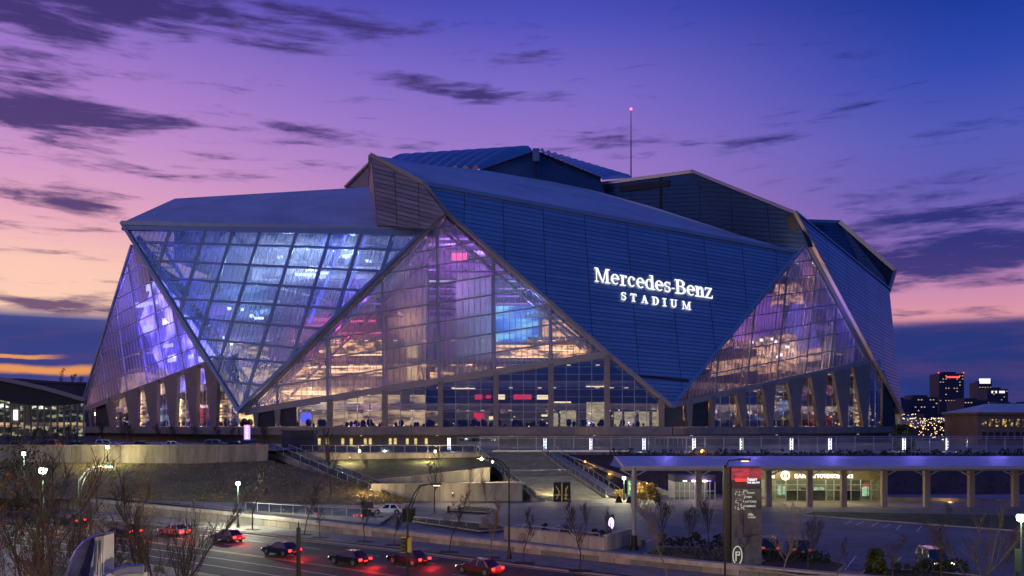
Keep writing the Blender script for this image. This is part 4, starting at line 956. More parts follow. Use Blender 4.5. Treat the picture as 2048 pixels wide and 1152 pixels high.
# ground concourse behind the curtain wall
def room(px0, px1, y0, m, d=249): pn(px0, px1, y0, 852.5, d, m, 'lit_room')
room(1121, 1152, 821, 'lit_cream'); room(1173, 1212, 804, 'lit_cream'); room(1098, 1116, 826, 'led_dim' if 'led_dim' in MT else 'lit_cream')
for x0, x1 in ((1228, 1244), (1249, 1270), (1278, 1298), (1305, 1319)): room(x0, x1, 823.5, 'lit_cream', 245)
for x0, x1, y0, y1 in ((948, 968, 826, 836), (955, 962, 834, 842), (1027, 1063, 789, 799), (950, 965, 789, 799), (972, 982, 790, 797), (942, 985, 811, 814)): pn(x0, x1, y0, y1, 252, 'lit_red', 'sign_light')
for x0, x1, y0, y1 in ((995, 1010, 789, 799), (1074, 1096, 790, 799), (1083, 1095, 829, 833), (978, 986, 833, 840), (905, 950, 776, 778), (1108, 1142, 803, 806), (1172, 1213, 772, 774), (1250, 1290, 814, 816)): pn(x0, x1, y0, y1, 252, 'lit_warm', 'light_strip')
pn(602, 622, 826, 846, 246, 'lit_blue', 'screen')
for x0, x1 in ((665, 695), (727, 764), (776, 800), (820, 850)): pn(x0, x1, 790, 851, 258, 'warm_rooms2', 'lit_wall')
for x0, x1, m, y0 in ((240, 268, 'warm_rooms', 800), (290, 312, 'cool_rooms', 810), (328, 350, 'warm_rooms', 800), (366, 392, 'lit_red2', 815), (408, 430, 'warm_rooms', 800), (446, 476, 'warm_rooms2', 780), (168, 188, 'lit_cream', 836)):
    mm = MT[m] if m in MT else emis_pattern('red_room', (.08, .0, .01), (.9, .04, .07), .8, (.5, .5, 1.2), (.45, .6)); MT[m] = mm
    q = [PWL.at(x0, y0, -5), PWL.at(x1, y0, -5), PWL.at(x1, 852, -5), PWL.at(x0, 852, -5)]; MB().prism(q, PWL.n*-.2).build('lit_room', mm, inn)
for x0, x1, m, y0, y1 in ((1560, 1590, 'warm_rooms', 790, 812), (1610, 1640, 'lit_pinkr', 780, 800), (1655, 1690, 'lit_pinkr', 770, 790), (1500, 1560, 'cool_rooms', 832, 852), (1640, 1690, 'lit_red2', 835, 852), (1735, 1760, 'warm_rooms', 760, 852), (1585, 1625, 'cool_rooms', 800, 830)):
    if m not in MT: MT[m] = emis_pattern('pink_room', (.10, .02, .10), (1, .35, .3), .8, (.5, .5, 1.2), (.45, .6))
    q = [PWR.at(x0, y0, -5), PWR.at(x1, y0, -5), PWR.at(x1, y1, -5), PWR.at(x0, y1, -5)]; MB().prism(q, PWR.n*-.2).build('lit_room', MT[m], inn)
# indoor planting and small lights along the ground concourse
pl_ = MB(); dl = MB()
for i in range(3):
    A_ = inset(plan, 3.2)
    n = int((A_[i+1]-A_[i]).length/1.1)
    for k in range(n):
        p = A_[i].lerp(A_[i+1], (k+rng.random())/n); h = rng.uniform(.6, 2.4)
        if rng.random() < .75: pl_.blob((p.x+rng.uniform(-.4, .4), p.y+rng.uniform(0, 2), 13.3+h*.5), h*.42, 1.2, 5)
        if rng.random() < .5: dl.box((p.x+rng.uniform(-.5, .5), p.y+rng.uniform(3, 9), 13.4+rng.random()**2*4.5), (.35, .2, .35))
o = pl_.build('indoor_planting', 'people', inn); o['kind'] = 'stuff'
o = dl.build('small_lamps', 'lit_warm', inn); o['kind'] = 'stuff'
# the lamps that light the inside
def il(px, py, d, pw, col, r=.35): lamp('interior_lamp', P(px, py, d), pw, col, inn, r)
warm, viol, blue, white = (1, .58, .27), (.55, .30, 1), (.12, .10, 1), (.85, .92, 1)
for x, y, d, pw in ((620, 790, 252, 9000), (700, 770, 252, 9000), (740, 815, 250, 6000), (660, 720, 253, 5000), (560, 800, 250, 5000), (1040, 720, 251, 4000), (1130, 700, 250, 3500), (830, 740, 252, 4000), (820, 640, 254, 2500), (940, 730, 252, 2000),
                    (470, 770, 252, 3000), (1000, 840, 250, 1200), (1130, 840, 250, 1200), (1260, 840, 249, 1200)): il(x, y, d+3, pw*.6, warm)
for x, y, d, pw in ((900, 480, 266, 8000), (900, 580, 258, 2600), (960, 520, 264, 3600), (1020, 580, 258, 3000), (700, 620, 262, 2500)): il(x, y, d, pw, viol)
for x, y, d, pw in ((1030, 640, 255, 5000),): il(x, y, d-3, pw*1.6, (.12, .5, 1))
for x, y, d, pw, c in ((680, 660, 247, 1600, (1, .05, .22)), (610, 690, 246.5, 1100, (1, .10, .25)), (720, 590, 248, 1800, (.35, .12, 1)), (1060, 600, 248, 1400, (.35, .2, 1)), (900, 540, 249, 2200, (.62, .15, 1)), (500, 622, 256, 2600, (.4, .95, 1)), (600, 540, 256, 3000, (.8, .9, 1)), (700, 510, 254, 2600, (.75, .85, 1)), (660, 500, 252, 1500, (.08, .1, 1)), (430, 640, 262, 1400, (.4, .4, 1)), (480, 710, 250, 1500, (1, .7, .4))): il(x, y, d, pw, c)
for x, y, d, pw in ((690, 520, 262, 13000), (560, 550, 268, 12000), (510, 630, 262, 6000), (620, 540, 268, 10000), (760, 500, 262, 5000)): il(x, y, d, pw, white)
for (x, y), pw in (((262, 590), 9000), ((290, 640), 16000), ((330, 660), 15000), ((310, 710), 15000), ((350, 710), 13000), ((375, 725), 7000)):
    lamp('interior_lamp', PL.at(x, y, -5), pw, blue, inn, .3)
lamp('interior_lamp', PL.at(240, 770, -5), 1600, warm, inn, .3); lamp('interior_lamp', PL.at(275, 745, -4), 1500, warm, inn, .3)
for (x, y), pw, c in (((1685, 655), 9000, blue), ((1665, 610), 3500, blue), ((1590, 700), 3500, (1, .85, .6)), ((1490, 680), 2500, warm), ((1620, 560), 3500, warm), ((1610, 620), 3500, viol), ((1540, 720), 2500, warm), ((1650, 700), 3500, (1, .9, .6))):
    lamp('interior_lamp', PR.at(x, y, -6), pw, c, inn, .3)

# lamps of the ground concourse all round
for i, (n, pw) in enumerate(((7, 4500), (9, 3000), (7, 2600))):
    A_ = inset(plan, 7)
    for k in range(n):
        if i == 1 and k > 2: pw = 300
        p = A_[i].lerp(A_[i+1], (k+.5)/n); lamp('interior_lamp', (p.x, p.y, 17.5), pw, (1, .7, .38) if (i+k) % 3 else (1, .5, .4), inn, .6)
# ================================================================== GROUND, ROAD, TERRACES
def sheet(name, pts, m, label=None, z=None):
    return struct(name, MB().add([(p[0], p[1], p[2] if z is None else z) for p in pts], [tuple(range(len(pts)))]), m, label)
sheet('ground', [(-3500, -300, -.35), (3500, -300, -.35), (3500, 5000, -.35), (-3500, 5000, -.35)], 'ground')
curb = [Vector(p) for p in ((150, -20, 0), (95, 25, 0), (45, 60, 0), (25, 70.5, 0), (6.4, 83.2, 0), (-11.6, 97.0, 0), (-35.3, 114.0, 0), (-59, 129.2, 0), (-76, 139.5, 0), (-110, 160, 0), (-170, 195, 0), (-300, 268, 0))]
def off(pts, w):
    "parallel line, w metres towards the camera side"
    out = []
    for i, p in enumerate(pts):
        a, b = pts[max(0, i-1)], pts[min(len(pts)-1, i+1)]; e = (b-a).normalized(); n = Vector((e.y, -e.x, 0))
        if n.y > 0: n = -n
        out.append(p+n*w)
    return out
def smooth(pts, n=5):
    out = []
    for i in range(len(pts)-1):
        p0, p1, p2, p3 = pts[max(0, i-1)], pts[i], pts[i+1], pts[min(len(pts)-1, i+2)]
        for k in range(n):
            t = k/n; out.append(.5*((2*p1)+(p2-p0)*t+(2*p0-5*p1+4*p2-p3)*t*t+(3*p1-p0-3*p2+p3)*t**3))
    return out+[pts[-1]]
curb = smooth(curb, 6)
def ribbon(name, a, b, z, m, label=None, thick=0):
    n = len(a); mb = MB()
    vs = [Vector((p.x, p.y, z)) for p in a]+[Vector((p.x, p.y, z)) for p in b]
    fs = [(i, i+1, n+i+1, n+i) for i in range(n-1)]
    mb.add(vs, fs)
    if thick:
        vs2 = [v-Vector((0, 0, thick)) for v in vs]
        mb.add([vs[i] for i in range(n)]+[vs2[i] for i in range(n)], [(i, n+i, n+i+1, i+1) for i in range(n-1)])
        mb.add([vs[n+i] for i in range(n)]+[vs2[n+i] for i in range(n)], [(i, i+1, n+i+1, n+i) for i in range(n-1)])
    return struct(name, mb, m, label)
ribbon('road', curb, off(curb, 22), 0, 'asphalt')
ribbon('kerb', off(curb, -.35), off(curb, 0), .14, 'kerb', thick=.14)
ribbon('kerb_apron', off(curb, -1.0), off(curb, -.35), .13, 'soil')
ribbon('pavement', off(curb, -6.6), off(curb, -1.0), .135, 'walk')
ribbon('near_kerb', off(curb, 22), off(curb, 22.35), .14, 'kerb', thick=.14)
ribbon('near_pavement', off(curb, 22.35), off(curb, 27.5), .13, 'walk')
ribbon('near_verge', off(curb, 27.5), off(curb, 60), .10, 'soil')
for w, m, z in ((.45, 'white_paint', .004), (11.35, 'yellow_paint', .004), (11.75, 'yellow_paint', .004), (21.3, 'yellow_paint', .004)):
    ribbon('lane_line', off(curb, w), off(curb, w+.16), z, m)
for w in (14.9, 18.1): ribbon('lane_line', off(curb, w), off(curb, w+.13), .004, 'white_paint')
for w in (4.0, 7.6):
    a, b = off(curb, w), off(curb, w+.13)
    for i in range(6, len(a)-8, 2): ribbon('lane_dash', [a[i], a[i].lerp(a[i+1], .5)], [b[i], b[i].lerp(b[i+1], .5)], .004, 'white_paint')
for x_, d_, w_, l_, m_, a_ in ((-30, 107, 3.2, 9, 'patch', -.62), (-52, 116, 2.6, 14, 'patch', -.57), (-12, 88, 2.2, 6, 'patch', -.66), (-20, 98, 1.6, 12, 'patch', -.62), (-40, 104, 3, 5, 'patch', -.6), (-3, 80, 2.5, 7, 'patch', -.7)):
    c, s_ = math.cos(a_), math.sin(a_); struct('asphalt_patch', MB().add([(x_+u*c-v*s_, d_+u*s_+v*c, .003) for u, v in ((-l_/2, -w_/2), (l_/2, -w_/2), (l_/2, w_/2), (-l_/2, w_/2))], [(0, 1, 2, 3)]), m_)
for x_, d_ in ((-26, 103), (-45, 113), (-8, 92), (-17, 91), (-58, 118)):
    struct('manhole_cover', MB().lathe((x_, d_, .006), [(0.01, .012), (.42, .012), (.45, 0)], 14), 'black')
# tree pits in the pavement
# ---- low wall along the pavement
lwl = off(curb, -6.7); lw2 = off(curb, -7.3)
low = thing('low_wall', 'long low concrete wall with a pale coping along the back of the pavement', 'wall', (0, 95, 0))
def wh(p): return .95+max(0, (-p.x-8))*.024
idx = [i for i, p in enumerate(lwl) if -150 < p.x < 60]
for a, b in zip(idx[:-1], idx[1:]):
    n = max(1, round((lwl[b]-lwl[a]).length/2.3))
    for k in range(n):
        p, q = lwl[a].lerp(lwl[b], k/n), lwl[a].lerp(lwl[b], (k+1)/n); h = (wh(p)+wh(q))/2; d = (q-p).normalized()
        MB().box(((p.x+q.x)/2, (p.y+q.y)/2, h*.5*.62+.1), ((q-p).length-.05, .5, h*.62), math.atan2(d.y, d.x)).build('wall_panel', 'concrete_dark' if (a+k) % 3 else 'concrete', low)
mb = MB()
for a, b in zip(idx[:-1], idx[1:]):
    p, q = lwl[a], lwl[b]; mb.bar(Vector((p.x, p.y+.15, wh(p)*.62+.1+.22)), Vector((q.x, q.y+.15, wh(q)*.62+.1+.22)), .95, .44)
mb.build('coping', 'concrete_light', low)
# ledge behind the wall up to the lot
LOTZ = .85
inner_ledge = [Vector((p.x, p.y, wh(p))) for p in off(curb, -7.2)]
ledge2 = off(curb, -10.5)
mb = MB(); n = len(curb)
for i in idx[:-1]:
    a, b = inner_ledge[i], inner_ledge[i+1]; c, d = ledge2[i+1], ledge2[i]
    mb.add([a, b, Vector((c.x, c.y, max(LOTZ, wh(c)-.2)+.02)), Vector((d.x, d.y, max(LOTZ, wh(d)-.2)+.02))], [(0, 1, 2, 3)])
struct('terrace_path', mb, 'walk')
# ---- parking lot sheet
le = off(curb, -7.2)
li_ = [p for p in le if -42 < p.x < 62]
lotpts = [Vector((62, 50, LOTZ))]+[Vector((p.x, p.y, LOTZ)) for p in li_]+[Vector((-45, 128, LOTZ)), Vector((-22, 151, LOTZ)), Vector((-20, 166, LOTZ)), Vector((200, 166, LOTZ)), Vector((200, 50, LOTZ))]
sheet('parking_lot', lotpts, 'lot')
# lot markings
def line(name, a, b, w, m, z):
    a, b = Vector((a.x, a.y, z)), Vector((b.x, b.y, z)); d = (b-a).normalized(); s = Vector((-d.y, d.x, 0))*w/2
    return struct(name, MB().add([a-s, b-s, b+s, a+s], [(0, 1, 2, 3)]), m)
for a, b in (((1271, 1092), (1316, 1074)), ((1383, 1087), (1400, 1080)), ((1001, 1060), (1040, 1049)), ((1085, 1060), (1120, 1051)), ((1572, 1110), (1590, 1101)), ((1637, 1117), (1652, 1107)),
             ((1743, 1053), (1757, 1044)), ((1767, 1055), (1781, 1048)), ((1793, 1059), (1802, 1049)), ((1834, 1063), (1843, 1052)), ((1872, 1064), (1879, 1054)), ((1712, 1050), (1728, 1043)), ((1690, 1048), (1704, 1041)),
             ((1680, 1152), (1712, 1112)), ((1772, 1150), (1802, 1114)), ((1848, 1130), (1852, 1118)), ((1912, 1148), (1922, 1125)), ((1848, 1130), (1790, 1160))):
    line('bay_line', G(*a, LOTZ), G(*b, LOTZ), .13, 'white_paint', LOTZ+.006)
for a, b in (((1440, 1110), (1760, 1010)), ((1080, 1072), (1500, 1030)), ((1300, 1020), (1200, 1075)), ((1690, 1120), (1800, 1080)), ((1520, 1040), (2040, 1090))):
    line('joint', G(*a, LOTZ), G(*b, LOTZ), .06, 'asphalt', LOTZ+.004)
# plaza paving at the foot of the stairs and in front of the building
sheet('plaza', [G(*p, LOTZ+.02) for p in ((1060, 1001), (1190, 994), (1350, 1004), (1352, 1009), (1120, 1013), (1050, 1012))], 'walk')
sheet('forecourt', [G(*p, LOTZ+.05) for p in ((1350, 1001), (2200, 1001), (2200, 1034), (1618, 1026), (1560, 1024), (1380, 1016))], 'walk')
# green strip beyond the lot
mb = MB(); q = [G(*p, LOTZ+.12) for p in ((1606, 1029), (1630, 1023), (2300, 1036), (2300, 1072), (2048, 1061), (1820, 1045))]
struct('lawn_strip', MB().prism(q, (0, 0, -.14)), 'lawn')
mb = MB()
for a, b in (((1606, 1030), (1820, 1046)), ((1820, 1046), (2048, 1062.5)), ((2048, 1062.5), (2300, 1075))): mb.bar(G(*a, LOTZ+.08), G(*b, LOTZ+.08), .3, .2)
struct('lawn_kerb', mb, 'concrete_light')
# ---- planting beds
def bed(name, px, z0, h=.12, m='soil'):
    q = [G(*p, z0+h) for p in px]; o = struct(name, MB().prism(q, (0, 0, -h)), m)
    kb = MB()
    for a, b in zip(q, q[1:]+q[:1]): kb.bar(a+Vector((0, 0, -.02)), b+Vector((0, 0, -.02)), .16, .16)
    struct('bed_kerb', kb, 'concrete')
bed('planting_bed', ((1288, 1108), (1320, 1094), (1420, 1096), (1520, 1108), (1528, 1122), (1455, 1128)), LOTZ)
bed('planting_bed', ((1465, 1131), (1530, 1106), (1620, 1114), (1692, 1128), (1666, 1152), (1600, 1151)), LOTZ)
bed('planting_bed', ((1718, 1152), (1735, 1136), (1830, 1140), (1960, 1152), (2050, 1168), (1900, 1200), (1720, 1180)), LOTZ)
bed('planting_bed', ((1040, 1068), (1060, 1060), (1200, 1070), (1212, 1074), (1190, 1082)), LOTZ+.2, .3)
bed('planting_bed', ((826, 1042), (850, 1038), (1000, 1050), (1015, 1058), (960, 1062)), LOTZ+.1, .2)
bed('planting_bed', ((900, 1020), (930, 1012), (985, 1016), (978, 1024)), LOTZ, .3)
# triangular raised planter with pale concrete faces
pl3 = thing('planter_wall', 'pale wedge-shaped concrete planter wall at the corner of the car park', 'planter', G(1211, 1100, LOTZ))
a, b, c = G(1010, 1078, LOTZ), G(1211, 1103, LOTZ), G(1261, 1088, LOTZ)
for p, q, h in ((a, b, 1.35), (b, c, 1.6)):
    n = 7 if h < 1.5 else 3
    for k in range(n):
        u, v = p.lerp(q, k/n), p.lerp(q, (k+1)/n); d = (v-u).normalized()
        MB().bar(u+d*.02+Vector((0, 0, h*.5)), v-d*.02+Vector((0, 0, h*.5)), .35, h).build('wall_panel', 'concrete_light', pl3)
for p, q, h in ((a, b, 1.35), (b, c, 1.6)): MB().bar(p+Vector((0, 0, h+.06)), q+Vector((0, 0, h+.06)), .5, .12).build('coping', 'concrete_light', pl3)
# ---- upper street, deck, terraces
UZ = 8.8
sheet('upper_street', [(-400, 173.2, UZ), (-46, 173.2, UZ), (-46, 188, UZ), (-60, 235, UZ), (-75, 250, UZ), (-400, 330, UZ)], 'lot')
deck = [(-46.5, 186.5, DECKZ), (240, 186.5, DECKZ), (240, 330, DECKZ), (120, 310, DECKZ), (-150, 310, DECKZ), (-75, 250, DECKZ)]
struct('plaza_deck', MB().prism([Vector(p) for p in deck], (0, 0, -1.1)), 'walk')
# retaining wall of the upper street
rw = thing('retaining_wall', 'long high concrete retaining wall below the upper street with parked cars', 'wall', (-110, 172, 6))
for k in range(14):
    x0 = -47.5-k*9.5; MB().box((x0-4.75, 172.6, 7.0), (9.44, .8, 5.6)).build('wall_panel', 'concrete', rw)
MB().box((-114, 172.5, 9.88), (133, 1.0, .16)).build('coping', 'concrete_light', rw)
# grass bank below it
mb = MB(); NU, NV = 90, 26
foot = [Vector(p) for p in ((-175, 150, 1.6), (-120, 150, 1.8), (-90, 146, 1.9), (-60, 140.5, 1.9), (-40, 138.5, 1.7), (-24, 140, 1.2), (-17, 147, .9))]
head_ = [Vector(p) for p in ((-175, 172.3, 6.7), (-120, 172.3, 6.6), (-90, 172.3, 6.6), (-62, 172.3, 6.3), (-47, 172.3, 6.9), (-31, 160, 4.0), (-19.5, 150, 1.4))]
def along(pts, t):
    s = t*(len(pts)-1); i = min(int(s), len(pts)-2); return pts[i].lerp(pts[i+1], s-i)
vs = []; rg = random.Random(5)
from mathutils import noise
for j in range(NV+1):
    for i in range(NU+1):
        a, b = along(foot, i/NU), along(head_, i/NU); v = j/NV; p = a.lerp(b, v)
        p.z += math.sin(math.pi*v)*(.7)*(1-.5*i/NU)+noise.fractal(Vector((p.x*.12, p.y*.12, 0)), 1, 2, 5)*.35*math.sin(math.pi*v)
        vs.append(p)
fs = [(j*(NU+1)+i, j*(NU+1)+i+1, (j+1)*(NU+1)+i+1, (j+1)*(NU+1)+i) for j in range(NV) for i in range(NU)]
bank = struct('grass_bank', MB().add(vs, fs), 'mound', smooth=True)
# path between bank and low wall, on the left
mb = MB()
fl = [along(foot, i/40) for i in range(41)]
nearl = [p for p in off(curb, -9.5)]
def near_at(x):
    for a, b in zip(nearl[:-1], nearl[1:]):
        if min(a.x, b.x) <= x <= max(a.x, b.x): return a.lerp(b, (x-a.x)/(b.x-a.x))
    return nearl[-1]
for a, b in zip(fl[:-1], fl[1:]):
    c, d = near_at(b.x), near_at(a.x)
    mb.add([a+Vector((0, .5, -.02)), b+Vector((0, .5, -.02)), Vector((c.x, c.y, wh(c)-.05)), Vector((d.x, d.y, wh(d)-.05))], [(0, 1, 2, 3)])
struct('lower_terrace', mb, 'concrete')
# grass tufts and dry clumps on the bank
MT['tuft'] = mat('dry_tufts', (.34, .22, .09), .95, 0, var=1, scale=.4, col2=(.20, .16, .06)); tf = MB()
for k in range(9000):
    i, j = rg.randrange(NU), rg.randrange(NV); p = vs[j*(NU+1)+i].lerp(vs[(j+1)*(NU+1)+i+1], rg.random())+Vector((rg.uniform(-.8, .8), rg.uniform(-.6, .6), 0))
    h = rg.uniform(.1, .28); w = rg.uniform(.12, .3); a = rg.uniform(0, 3.1); c, s = math.cos(a)*w, math.sin(a)*w
    tf.add([p+Vector((-c, -s, -.05)), p+Vector((c, s, -.05)), p+Vector((c*.4+rg.uniform(-.15, .15), s*.4, h))], [(0, 1, 2)])
o = tf.build('grass_tufts', 'tuft'); o['kind'] = 'stuff'; o['label'] = 'dry grass tufts over the slope below the retaining wall'; o['category'] = 'grass'
# ---- left stair with glass rails
def railing(parent, pts, h, step, glassy=True, m='rail', post_w=.07, base=0.0):
    "posts, top rail and infill along a 3D line"
    tot = sum((b-a).length for a, b in zip(pts[:-1], pts[1:])); n = max(1, int(tot/step))
    def at(s):
        for a, b in zip(pts[:-1], pts[1:]):
            l = (b-a).length
            if s <= l+1e-6: return a.lerp(b, s/l)
            s -= l
        return pts[-1]
    up = Vector((0, 0, h))
    for k in range(n+1):
        p = at(tot*k/n); MB().box(p+Vector((0, 0, h/2+base)), (post_w, post_w, h)).build('post', m, parent)
    mb = MB()
    for a, b in zip(pts[:-1], pts[1:]): mb.bar(a+up, b+up, .08, .08)
    mb.build('handrail', m, parent)
    if glassy:
        for k in range(n):
            a, b = at(tot*k/n), at(tot*(k+1)/n); d = (b-a)*.04
            MB().prism([a+d+Vector((0, 0, .1)), b-d+Vector((0, 0, .1)), b-d+up*.93, a+d+up*.93], (0, .02, 0)).build('glass_panel', 'clear', parent)
st = thing('terrace_stair', 'long straight concrete stair with glass balustrades descending beside the grass bank', 'stair', (-20, 147, 1))
tA, bA = Vector((-47.5, 178, 8.3)), Vector((-20.2, 148.2, 1.0))
wv = Vector((2.2, 2.0, 0))
ns = 42
for k in range(ns):
    t0, t1 = k/ns, (k+1)/ns; a, b = bA.lerp(tA, t0), bA.lerp(tA, t1)
    MB().prism([Vector((p.x, p.y, b.z)) for p in (a, b, b+wv, a+wv)], (0, 0, -.5)).build('step', 'concrete_light', st)
for o_ in (Vector((0, 0, 0)), wv):
    a, b = bA+o_, tA+o_; MB().prism([a+Vector((0, 0, -1.2)), b+Vector((0, 0, -1.2)), b+Vector((0, 0, .25)), a+Vector((0, 0, .25))], (.18, .18, 0)).build('stringer', 'concrete_light', st)
    railing(st, [a+Vector((0, 0, .25)), b+Vector((0, 0, .25))], 1.3, 3.2)
# terrace walls between stair and big steps
def wallrun(name, label, pts, bot, th=.5, m='concrete', cop=True, step=4.0, n0=None):
    t = thing(name, label, 'wall', Vector((pts[0].x, pts[0].y, bot)))
    for a, b in zip(pts[:-1], pts[1:]):
        n = max(1, int((b-a).length/step))
        for k in range(n):
            u, v = a.lerp(b, k/n), a.lerp(b, (k+1)/n); d = (v-u)*.006
            MB().prism([u+d, v-d, Vector((v.x, v.y, bot))-d, Vector((u.x, u.y, bot))+d], (0, th, 0)).build('wall_panel', m, t)
        if cop: MB().bar(a+Vector((0, th*.45, .06)), b+Vector((0, th*.45, .06)), th+.2, .14).build('coping', 'concrete_light', t)
    return t
wallrun('terrace_wall', 'pale lower terrace wall beside the foot of the broad steps', [P(742, 969, 150.5), P(880, 968, 150.5), P(1045, 967, 151)], LOTZ, m='concrete')
wallrun('terrace_wall', 'sloping terrace wall rising to the right behind the pale lower wall', [P(690, 967, 158), P(980, 936, 160)], 2.0, m='concrete')
wallrun('terrace_wall', 'upper wall carrying the edge of the plaza deck above the lawn', [P(575, 907, 186), P(970, 907, 186)], 2.5, m='concrete', cop=False)
mb = MB(); q = [P(600, 962, 160), P(690, 965, 158.6), P(980, 936, 160.6), P(985, 918, 185), P(600, 926, 185), P(520, 912, 184)]
struct('terrace_lawn', MB().add([P(640, 955, 162), P(692, 966, 158.6), P(982, 936.5, 160.6), P(990, 914, 185.4), P(560, 921, 185.4)], [(0, 1, 2, 3, 4)]), 'lawn')
struct('terrace_floor', MB().add([P(745, 970, 151), P(1050, 968, 151.5), P(1050, 962, 158.4), P(690, 968, 158.4)], [(0, 1, 2, 3)]), 'concrete')
# ---- broad steps up to the deck
bs = thing('broad_steps', 'wide flight of steps painted with yellow and green lines climbing to the plaza deck', 'steps', (8, 158, LOTZ))
MT['mural'] = mat('step_mural', (.07, .07, .055), .8, 0, var=1, scale=.8, col2=(.30, .28, .12), detail=9, stretch=(1, 1, 2))
tl, trr = P(958, 906.5, 185.5), P(1078, 906.5, 185.5); bl, br = G(1078, 1004, LOTZ), G(1206, 997, LOTZ)
ns = 42
def lvl(t): return t if t < .46 else (.46 if t < .52 else .46+(t-.52)*.54/.48)
for k in range(ns):
    t0, t1 = k/ns, (k+1)/ns
    z = LOTZ+(DECKZ-LOTZ)*lvl(t1)
    a, b = bl.lerp(tl, t0), br.lerp(trr, t0); c, d = br.lerp(trr, t1), bl.lerp(tl, t1)
    m_ = MB().prism([Vector((p.x, p.y, z)) for p in (a, b, c+Vector((0, .05, 0)), d+Vector((0, .05, 0)))], (0, 0, -.6)); m_.mi[2] = 1  # risers get a darker material that puts the step shadow into colour
    m_.build('step', ['mural', 'concrete_dark'], bs)
for a, b, w in ((bl, tl, -.5), (br, trr, .5)):
    pts = []
    for k in range(13):
        t = k/12; p = a.lerp(b, t); pts.append(Vector((p.x+w, p.y, LOTZ+(DECKZ-LOTZ)*lvl(t)+.35)))
    for u, v in zip(pts[:-1], pts[1:]):
        MB().prism([u, v, Vector((v.x, v.y, v.z-1.6)), Vector((u.x, u.y, u.z-1.6))], (.5, 0, 0)).build('side_wall', 'concrete', bs)
    railing(bs, pts, 1.15, 2.2)
    if w > 0: railing(bs, [p+Vector((2.6, 1.0, .2)) for p in pts], 1.2, 2.2, False)
mid_ = [bl.lerp(tl, .5), br.lerp(trr, .5)]; z = LOTZ+(DECKZ-LOTZ)*.47
railing(bs, [Vector((mid_[0].x, mid_[0].y, z)), Vector((mid_[1].x, mid_[1].y, z))], 1.0, 40, False)
MB().prism([Vector((br.x+1.2, br.y+.5, LOTZ)), Vector((trr.x+1.2, trr.y, LOTZ)), Vector((trr.x+1.2, trr.y, DECKZ)), Vector((br.x+1.2, br.y+.5, LOTZ+.4))], (2.5, 0, 0)).build('side_wall', 'concrete', bs)
# dark doorway boxes under the stair
kb = thing('stair_mural_box', 'black doorway box with golden line drawing at the foot of the broad steps', 'box', G(1125, 1003, LOTZ))
a = G(1125, 1003.5, LOTZ)
for x0, x1 in ((1107, 1123), (1125, 1141)):
    p, q = P(x0, 965, a.y), P(x1, 1003, a.y); MB().box(((p.x+q.x)/2, a.y+.6, (p.z+LOTZ)/2), (q.x-p.x, 1.2, p.z-LOTZ)).build('panel', 'louvre', kb)
MT['gold_line'] = emis('gold_line', (.8, .5, .08), .35)
for x0, y0, x1, y1 in ((1112, 972, 1119, 984), (1119, 984, 1113, 998), (1123.9, 966, 1123.9, 1002), (1128, 990, 1136, 990), (1132, 976, 1132, 1000), (1109, 990, 1121, 990), (1136, 972, 1131, 982), (1128, 996, 1138, 1000)):
    MB().bar(P(x0, y0, a.y-.05), P(x1, y1, a.y-.05), .12, .1, (0, -1, 0)).build('drawn_line', 'gold_line', kb)
# slope, ramp and shrubs right of the steps
struct('planted_slope', MB().add([Vector((trr.x+3.7, 184, DECKZ-.4)), Vector((250, 184, DECKZ-.4)), Vector((250, 166, LOTZ+.1)), Vector((br.x+4, 166, LOTZ+.1)), Vector((br.x+3.5, 159.5, LOTZ+.02))], [(0, 1, 2, 3, 4)]), 'soil')
wallrun('ramp_wall', 'long concrete ramp parapet with small lights descending the dark planted slope', [P(1128, 909, 184.5), P(1345, 987, 163)], LOTZ-.5, m='concrete', step=3.0)
rl = thing('ramp_lights', 'small warm step lights set in the sloping ramp parapet', 'lights', P(1181, 935, 176))
for x, y, d in ((1181, 935, 178.6), (1219, 948, 174.8), (1293, 967, 168), (1170, 923, 179.7)):
    MB().box(P(x, y, d-.3), (.3, .15, .22)).build('light', 'amber', rl); lamp('step_light', P(x, y, d-1), 40, (1, .6, .2), rl, .1)
# shrubs along the deck's front on the right
def shrubs(name, label, pts, m, group=None, seed=1, cat='shrubs'):
    r_ = random.Random(seed); mb = MB()
    for p, h, n in pts:
        for k in range(n):
            a = r_.uniform(0, 6.28); rr = h*.45*r_.random()**.5; z = r_.uniform(.05, 1)*h; c = p+Vector((math.cos(a)*rr*(1.1-z/h*.5), math.sin(a)*rr*(1.1-z/h*.5), z)); s = h*.16*r_.uniform(.5, 1.2)
            ax = Vector((r_.gauss(0, 1), r_.gauss(0, 1), r_.gauss(0, 1))).normalized(); bx_ = ax.orthogonal().normalized()*s; cx_ = ax.cross(bx_)
            mb.add([c-bx_, c+cx_*.7, c+bx_, c-cx_*.7], [(0, 1, 2, 3)])
    o = mb.build(name, m); tag(o, label, cat, group, 'stuff'); return o
rs = random.Random(11)
shrubs('deck_hedge', 'dark uneven hedge of shrubs along the front of the deck above the canopy', [(Vector((21+k*.85+rs.uniform(-.3, .3), 184.2+rs.uniform(-1, .6), 7.0)), rs.uniform(.9, 1.9), 34) for k in range(150)], 'leaf_dark')
shrubs('slope_planting', 'dark ground cover on the slope beside the ramp', [(Vector((18+rs.random()*70, 0, 0)), 0, 0)]+[(lambda x, t: Vector((x, 166+t*18, LOTZ+.1+t*6.6)))(16+rs.random()*110, rs.random()) and ((lambda x, t: Vector((x, 166+t*18, LOTZ+.1+t*6.6)))(17+rs.random()*120, rs.random()), rs.uniform(.5, 1.4), 16) for k in range(330)], 'leaf_dark')
